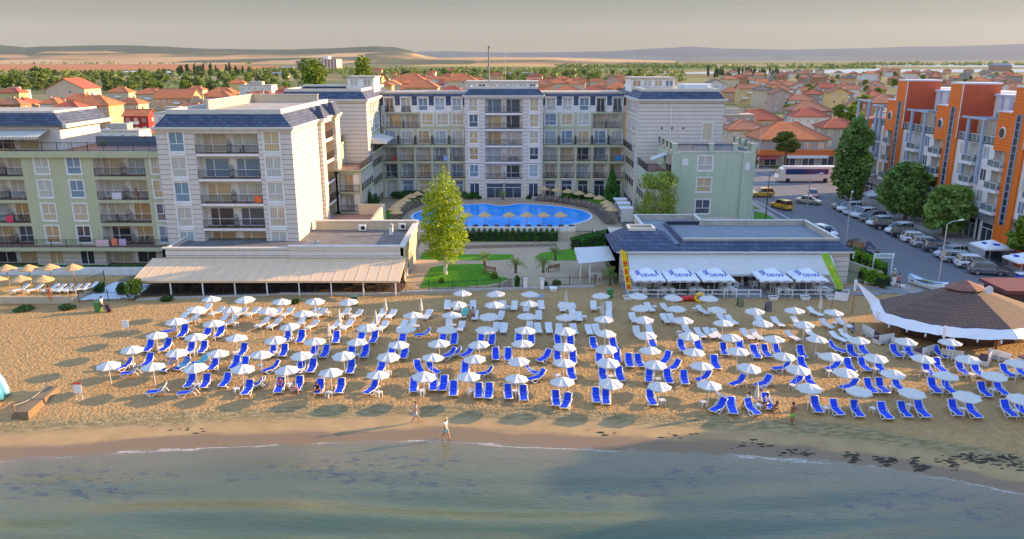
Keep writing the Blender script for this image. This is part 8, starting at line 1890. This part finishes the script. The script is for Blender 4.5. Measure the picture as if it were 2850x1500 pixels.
# houses one can tell apart: display pixel of the eave line centre, width in pixels, storeys ...
KEY = [
 (170, 222, 120, 4, 'gable', 'cream', 'red', 'large cream house with steep dark red roof and arched dormers, far left', 1.57, False),
 (228, 264, 118, 3, 'hip', 'peach', 'orange', 'peach house with orange hip roof and solar panels, below the large cream gable', 0, True),
 (170, 270, 70, 3, 'hip', 'blue', 'red', 'pale blue house with red roof adjoining the peach house', 0, True),
 (25, 262, 70, 3, 'hip', 'brown', 'brown', 'brown house with tiled hip roof at the left edge', 0, False),
 (120, 302, 190, 2, 'flat', 'yellow', 'grey', 'yellow house with flat roof and solar panels behind the sage wing roof', 0, True),
 (345, 290, 70, 2, 'gable', 'red', 'orange', 'deep red house with orange gable roof', 0, False),
 (300, 232, 60, 2, 'hip', 'cream', 'orange', 'cream house with orange hip roof right of the large cream gable', 0, False),
 (375, 236, 68, 2, 'hip', 'cream', 'orange', 'small cream house with orange hip roof and twin chimneys, by the trees', 0, False),
 (440, 246, 105, 2, 'gable', 'peach', 'orange', 'wide house with broken orange roof and pale gable facing us', 0, False),
 (435, 285, 100, 3, 'flat', 'white', 'orange', 'white house with rows of dark windows and orange roof', 0, False),
 (300, 330, 125, 2, 'flat', 'white', 'grey', 'white flat-roofed building right behind the roof terrace', 0, False),
 (555, 238, 88, 2, 'hip', 'yellow', 'orange', 'yellow house with orange hip roof in the trees', 0, False),
 (645, 215, 92, 4, 'flat', 'white', 'grey', 'white flat-topped apartment house with stepped terraces, by the poplar', 0, False),
 (720, 240, 60, 3, 'gable', 'white', 'red', 'white house with red dormer roof left of the hotel end tower', 0, False),
 (640, 258, 100, 2, 'hip', 'white', 'red', 'house with red roof and sloping solar array behind the left tower', 0, True),
 (475, 280, 100, 1, 'hip', 'brown', 'brown', 'low house with brown tiled roof beside the white house', 0, False),
 (35, 228, 60, 2, 'flat', 'white', 'grey', 'white modern house with square tower among trees, far left', 0, False),
 (1030, 205, 130, 3, 'hip', 'cream', 'orange', 'long orange-roofed house left of the chimney, behind the hotel', 0, False),
 (1160, 203, 90, 3, 'hip', 'cream', 'orange', 'orange-roofed house with many chimneys beside the tall chimney pole', 0, False),
 (985, 218, 80, 2, 'gable', 'cream', 'orange', 'small cream gabled house right of the narrow poplar', 1.57, False),
 (1060, 220, 95, 3, 'hip', 'peach', 'orange', 'peach house with orange hip roof behind the hotel left wing', 0, False),
 (1135, 228, 60, 2, 'hip', 'brown', 'red', 'brown house with red hip roof just left of the hotel tower', 0, False),
 (1430, 232, 80, 2, 'hip', 'pink', 'orange', 'house with long orange roof right of the hotel central tower', 0, False),
 (1500, 228, 60, 2, 'hip', 'white', 'red', 'pinkish house with red hip roof behind the right hotel wing', 0, True),
 (1560, 222, 70, 2, 'hip', 'brown', 'orange', 'house with orange roof next to the hotel right tower', 0, False),
 (1800, 212, 62, 3, 'gable', 'white', 'grey', 'white gabled barn-like house right of the hotel tower', 1.57, False),
 (1880, 222, 50, 3, 'gable', 'yellow', 'brown', 'yellow house with brown gable roof, upper right town', 0, False),
 (1965, 235, 60, 3, 'gable', 'pink', 'brown', 'mauve house with brown gable among trees in the right town', 1.57, False),
 (2040, 278, 110, 2, 'hip', 'grey', 'brown', 'grey house with brown hip roof and green awning', 0, False),
 (1910, 300, 120, 2, 'hip', 'peach', 'red', 'peach house with bright red hip roof and white chimneys', 0, False),
 (2040, 292, 95, 2, 'hip', 'white', 'red', 'white house with red hip roof and long glazed front', 0, False),
 (2115, 320, 105, 2, 'hip', 'grey', 'red', 'grey house with red hip roof left of the tallest plane tree', 0, False),
 (1880, 325, 110, 2, 'hip', 'cream', 'brown', 'low cream house with old tiled hip roof behind the annex terrace', 0, False),
 (1990, 348, 190, 2, 'hip', 'grey', 'orange', 'big orange-roofed house with two chimneys above the shops at the crossroads', 0, False),
 (1850, 290, 100, 3, 'flat', 'grey', 'grey', 'grey flat-roofed house behind the hotel right tower', 0, False),
 (2230, 258, 90, 3, 'hip', 'brown', 'brown', 'tall brown house with hip roof beside the street in the right town', 0, False),
 (2110, 232, 60, 3, 'gable', 'yellow', 'brown', 'yellow gabled house with brown roof, mid right town', 1.57, False),
 (2190, 330, 70, 3, 'gable', 'brown', 'brown', 'plain brick-brown gable end left of the orange apartments', 1.57, False),
 (2230, 250, 60, 2, 'hip', 'cream', 'brown', 'cream house with brown roof in front of the dark town ridge', 0, False),
 (2280, 285, 110, 2, 'flat', 'white', 'grey', 'white flat building with roof terrace left of the orange apartments', 0, False),
]
for i, (u, v, wp, st, kind, wl, rf, lb, rz, so_) in enumerate(KEY):
    h = 2.9 * st + 1.2; x, y = D(u, v, h); dist = y * .964 + (26 - h) * .266; w = wp * 1.10637 * dist / F * .88
    d = w * (.75 if kind != 'flat' else .6)
    if rz: w, d = d, w * .9
    w = max(5, min(26, w)); d = max(5, min(18, d))
    house(x, y + d * .3, w, d, st, kind, wl, rf, lb, None, rz, .95, 2, so_, None, i)
# shop front strip under the big orange roof
t = thing('shop_row', 'single storey row of shops with orange fascia and white signboards at the crossroads', 'shops', (70, 186, 1))
mb = MB(); mb.box(50, 92, 184.5, 190, 1.0, 4.2, WC['grey']); mb.build('walls', t); mb = MB(); mb.box(50, 78, 184.2, 184.5, 3.6, 4.9, paint('orange_fascia', (.6, .14, .02))); mb.build('fascia', t)
mb = MB(); mb.box(66, 76, 184.0, 184.2, 2.9, 3.6, TIN); mb.build('signboard', t)
for i in range(8): put_win(t, 53 + i * 4.6, 184.48, 1.1, 0, 3.0, 2.3, 'M', DARKPANE)
mb = MB(); mb.poly([(50, 184.2, 3.5), (64, 184.2, 3.5), (64, 182.4, 2.9), (50, 182.4, 2.9)], paint('maroon_awning', (.25, .02, .03))); mb.build('awning', t)
# the rest of the town: scattered rows, copies with their own colours
rg = random.Random(21); placed = []
taken = [(o.location.x, o.location.y) for o in bpy.data.objects if o.name.startswith(('house', 'apartment_house'))]
def free(x, y, r):
    return all(math.hypot(x - a, y - b) > r for a, b in taken)
PROTO = {}
def town(n, box, names, wallp, roofp, group, y_det, zone, tries=4000):
    k = 0
    for _ in range(tries):
        if k >= n: break
        u = rg.uniform(box[0], box[1]); v = box[2] + (box[3] - box[2]) * rg.random() ** box[4]
        x, y = D(u, v, 6.0)
        if y < 60 or not free(x, y, 9.8): continue
        taken.append((x, y)); placed.append((x, y, rg.choice(wallp), rg.choice(roofp), rg.choice(('hip', 'hip', 'gable', 'hipw')), rg.choice((1, 2, 2, 3)), group, y_det, u, zone)); k += 1
town(150, (1820, 2600, 178, 256, 1.25), 0, ['cream', 'pink', 'grey', 'brown', 'peach', 'white', 'white', 'grey'], ['brown', 'orange', 'red', 'brown', 'brown', 'grey'], 'brown-roofed houses of the right town', 480, 'right')
town(46, (1330, 1620, 196, 236, 1.0), 0, ['cream', 'pink', 'white', 'peach', 'brown'], ['orange', 'red', 'orange', 'brown'], 'red-roofed houses behind the right hotel wing', 480, 'centre')
town(34, (940, 1260, 178, 232, 1.0), 0, ['cream', 'peach', 'white', 'yellow'], ['orange', 'orange', 'red'], 'orange-roofed houses behind the left hotel wing', 480, 'centre left')
town(20, (0, 730, 222, 292, 1.0), 0, ['cream', 'peach', 'white', 'yellow'], ['orange', 'orange', 'red'], 'orange-roofed houses of the left town', 480, 'left')
zc = {}
placed.sort(key=lambda q: (q[6], q[8]))
for i, (x, y, wl, rf, kd, st, grp, yd, u, zone) in enumerate(placed):
    w, d = {'hip': (10, 8), 'gable': (9, 8), 'hipw': (13, 8.5)}[kd]; kk = 'hip' if kd == 'hipw' else kd; rz = rg.choice((0, 0, .1, -.12, 1.57))
    key = (zone, wl, rf, kk); zc[key] = zc.get(key, 0) + 1
    near = y < yd
    src = (kk, w, d, st, near, rg.randint(0, 2))
    lb = f'{wl} {"hipped" if kk == "hip" else "gabled"} house with {rf} roof, {od(zc[key] - 1)} such from left in the {zone} town'
    if src not in PROTO: PROTO[src] = house(x, y, w, d, st, kk, wl, rf, lb, grp, rz, .95, 1 if near else 0, False, None, i)
    else:
        o = dup(PROTO[src], (x, y, .95), rz, lb, grp)
        for c in o.children:
            if c.name.startswith('walls'): setmat(c, WC[wl])
            if c.name.startswith('roof'): setmat(c, RC[rf])
# grain silo block on the plain
x, y = D(797, 178, 1); t = thing('grain_silo', 'long grain silo block with red and white vertical bands on the plain', 'silo', (x, y, 1))
m, nt, b = newmat('silo_bands'); s = nt.nodes.new('ShaderNodeSeparateXYZ'); L(nt, pos(nt), s.inputs[0])
sc_ = (y * .96) / F * 1.10637
L(nt, mixc(nt, math_(nt, 'LESS_THAN', math_(nt, 'FRACT', math_(nt, 'DIVIDE', s.outputs[0], 8 * sc_)), .42), (.58, .52, .46, 1), (.42, .10, .06, 1)), b.inputs['Base Color'])
mb = MB(); mb.box(x - 52 * sc_, x + 18 * sc_, y, y + 60, 0, 25 * sc_, m); mb.box(x + 18 * sc_, x + 52 * sc_, y - 4, y + 50, 0, 30 * sc_, m); mb.box(x + 16 * sc_, x + 30 * sc_, y + 5, y + 30, 30 * sc_, 37 * sc_, WHITE); mb.build('walls', t)
mb = MB(); mb.box(x - 53 * sc_, x + 18 * sc_, y - 1, y + 61, 25 * sc_, 26 * sc_, CONC); mb.build('roof', t)
for i, (u, v, wpx, hpx, lb, wl) in enumerate(((333, 186, 48, 7, 'low white and blue warehouse on the plain, left one', 'white'), (415, 188, 48, 8, 'long white warehouse on the plain, right of the other', 'white'), (700, 194, 50, 12, 'cream two-storey block on the plain before the silo', 'cream'), (722, 176, 34, 8, 'grey industrial block left of the silo', 'grey'), (1410, 206, 40, 7, 'cream low building in the trees right of the antenna', 'cream'), (1560, 206, 45, 8, 'white greenhouse-like shed in the trees', 'white'), (1660, 206, 60, 9, 'dark blue roofed hall beside the slim white tower', 'blue'), (1310, 190, 60, 8, 'grey long hall in the trees behind the chimney', 'grey'), (2520, 180, 48, 20, 'tall brown apartment block with dark roof in the far right town', 'brown'))):
    x, y = D(u, v, 1); s_ = y * .96 / F * 1.10637; t = thing('warehouse' if i != 8 else 'apartment_house', lb, 'building', (x, y, 1)); a = wpx * s_ / 2; hh = hpx * s_
    mb = MB(); mb.box(x - a, x + a, y, y + a * .8, 0, 1 + hh * .75, WC[wl]); mb.build('walls', t); mb = MB(); mb.rings([[(x - a - .5, y - .5, 1 + hh * .75), (x + a + .5, y - .5, 1 + hh * .75), (x + a + .5, y + a * .8 + .5, 1 + hh * .75), (x - a - .5, y + a * .8 + .5, 1 + hh * .75)], [(x - a * .95, y + a * .3, 1 + hh), (x + a * .95, y + a * .3, 1 + hh), (x + a * .95, y + a * .5, 1 + hh), (x - a * .95, y + a * .5, 1 + hh)]], plain('slate_hall_roof', (.2, .24, .3), .6, .1) if wl != 'white' else TIN); mb.build('roof', t)
# trees of town and plain: a few kinds, copied
KT = {}
def proto_tree(kind, seed):
    rg2 = random.Random(seed); k = (kind, seed)
    if k in KT: return KT[k], False
    if kind == 'round': t = tree('broadleaf_tree', '', 'tree', (0, 0, 0), 1.4, .2, crown(rg2, 2.6, 2.6, 1.4, 6.6, 12, .5), 850, .42, LV_FAR, BARK, 3, None, seed)
    elif kind == 'bright': t = tree('broadleaf_tree', '', 'tree', (0, 0, 0), 1.4, .2, crown(rg2, 2.8, 2.8, 1.3, 6.4, 14, .5), 1500, .32, LV_BRIGHT, BARK, 4, None, seed)
    else: t = tree('conifer_tree', '', 'tree', (0, 0, 0), 1, .18, crown(rg2, 1.5, 1.5, .8, 8.5, 12, .5, 1), 700, .4, LV_DARK, BARK, 2, None, seed)
    KT[k] = t; return t, True
def plant(kind, x, y, s, lb, grp):
    t, new = proto_tree(kind, rg.randint(0, 2))
    if new: t.location = (x, y, .9); t.scale = (s * rg.uniform(.9, 1.2), s, s); t['label'] = lb; t['group'] = grp; t.rotation_euler.z = rg.random() * 6
    else: dup(t, (x, y, .9), rg.random() * 6, lb, grp, (s * rg.uniform(.9, 1.2), s * rg.uniform(.9, 1.2), s * rg.uniform(.85, 1.15)))
# trees one can tell apart
for u, v, s, k, lb in ((98, 225, 2.6, 'round', 'big round tree beside the white modern house, far left'), (640, 265, 1.25, 'bright', 'bright round tree behind the left tower roof'), (575, 262, .8, 'bright', 'small bright tree under the yellow house'), (530, 232, 1.3, 'round', 'tree beside the yellow house in the left town'), (2170, 300, 1.5, 'bright', 'yellow-green tree in the right town above the tallest plane'), (2110, 300, 1.0, 'bright', 'bright round tree left of the yellow-green one'), (1985, 300, 1.0, 'bright', 'bright tree behind the bright red roof, right of it'), (1945, 275, 1.1, 'bright', 'bright tree behind the bright red roof, left of it'), (2045, 255, 1.2, 'bright', 'leafy tree at the end of the far street'), (2140, 330, 1.2, 'bright', 'leafy tree between grey red-roofed house and plane'), (215, 225, 1.8, 'round', 'dark tree right of the large cream gable'), (700, 255, .9, 'round', 'small tree by the white dormer house'), (1870, 260, 1.0, 'bright', 'leafy tree behind the grey flat-roofed house'), (480, 240, 1.2, 'round', 'tree behind the broken orange roof'), (2440, 215, 1.0, 'conifer', 'dark conifer in the far right town')):
    x, y = D(u, v, 1.0); plant(k, x, y, s, lb, 'trees between the town houses')
def scatter(n, us, vs, kinds, lb, grp, sr, p=1.0, gap=5):
    k = 0
    for _ in range(n * 12):
        if k >= n: break
        u = rg.uniform(*us); v = vs[0] + (vs[1] - vs[0]) * rg.random() ** p; x, y = D(u, v, 1.0)
        if not free(x, y, gap): continue
        taken.append((x, y)); k += 1; plant(rg.choice(kinds), x, y, rg.uniform(*sr), lb, grp)
scatter(120, (-40, 760), (188, 236), ['round', 'round', 'bright'], 'one of the green trees in the belt beyond the left town', 'trees of the belt beyond the left town', (.9, 1.7), 1.4)
scatter(75, (880, 1650), (186, 214), ['round', 'round', 'bright'], 'one of the green trees in the belt beyond the hotel', 'trees of the belt beyond the hotel', (.9, 1.6), 1.3)
scatter(85, (1820, 2560), (182, 262), ['bright', 'round'], 'one of the leafy trees scattered among the right town roofs', 'trees among the right town roofs', (.7, 1.15), 1.0, 7)
scatter(34, (1780, 1960), (188, 199), ['conifer'], 'one of the dark conifers in the stand before the lagoon', 'conifers before the lagoon', (1.0, 1.5), 1.0, 4)
scatter(22, (440, 620), (184, 192), ['conifer'], 'one of the dark conifers on the plain beyond the left town', 'conifers on the plain', (1.2, 1.9), 1.0, 5)
# far woods as one mass
mb = MB(); rgw = random.Random(4)
def woodpatch(us, vs, n, sz):
    for _ in range(n):
        u = rgw.uniform(*us); v = rgw.uniform(*vs); x, y = D(u, v, 1.0); s = sz * rgw.uniform(.6, 1.3)
        pts = []
        for q in range(14): a = rgw.uniform(0, 6.28); r = rgw.random() ** .5; pts.append((x + 4.2 * s * r * math.cos(a), y + 4.2 * s * r * math.sin(a), 1 + s * rgw.uniform(.6, 6.5) * (1 - r * r * .6)))
        leaf_quads(mb, pts, 1.7 * s, LV_FAR, 0, rgw)
woodpatch((-60, 700), (180, 190), 300, 1.0); woodpatch((640, 1500), (175, 187), 560, 1.1); woodpatch((1300, 1720), (176, 205), 260, 1.0); woodpatch((1400, 1800), (168.5, 171.5), 200, 1.7); woodpatch((860, 1400), (184, 205), 260, .9); woodpatch((-60, 640), (160.5, 161.5), 50, 1.6); woodpatch((2140, 2600), (163.0, 165.0), 130, 2.0); woodpatch((0, 730), (189, 225), 260, .8); woodpatch((1640, 2200), (170, 173), 160, 1.6)
o = mb.build('woodland'); tag(o, 'hazy mass of woods and scrub across the plain', 'woodland', kind='stuff')
# masts on the right skyline
for i, (u, v0, v1) in enumerate(((2377, 205, 162), (2432, 205, 164), (2500, 205, 158), (2588, 200, 168))):
    x, y = D(u, v0 - 8, 6.0); z1 = 26 - y * math.tan(TH + math.atan((v1 * 1.10637 - 750) / F))
    small('mast', f'thin mast above the right town roofs, {od(i)} from left', 'mast', lambda m: m.tube((x, y, 1), (x, y, z1), .16, .06, 5, STEEL), 'masts over the right town')
HAZE_ = HAZE_D
if HAZE_:
    m = bpy.data.materials.new('haze_air'); m.use_nodes = True; nt = m.node_tree; nt.nodes.remove(nt.nodes['Principled BSDF'])
    pv = nt.nodes.new('ShaderNodeVolumePrincipled'); pv.inputs['Color'].default_value = (*HAZE_C, 1); pv.inputs['Density'].default_value = HAZE_; pv.inputs['Anisotropy'].default_value = .0
    L(nt, pv.outputs[0], nt.nodes['Material Output'].inputs['Volume'])
    mb = MB(); mb.box(-22000, 22000, -400, 22000, -40, 900, m); o = mb.build('haze'); tag(o, None, None, None, 'stuff')
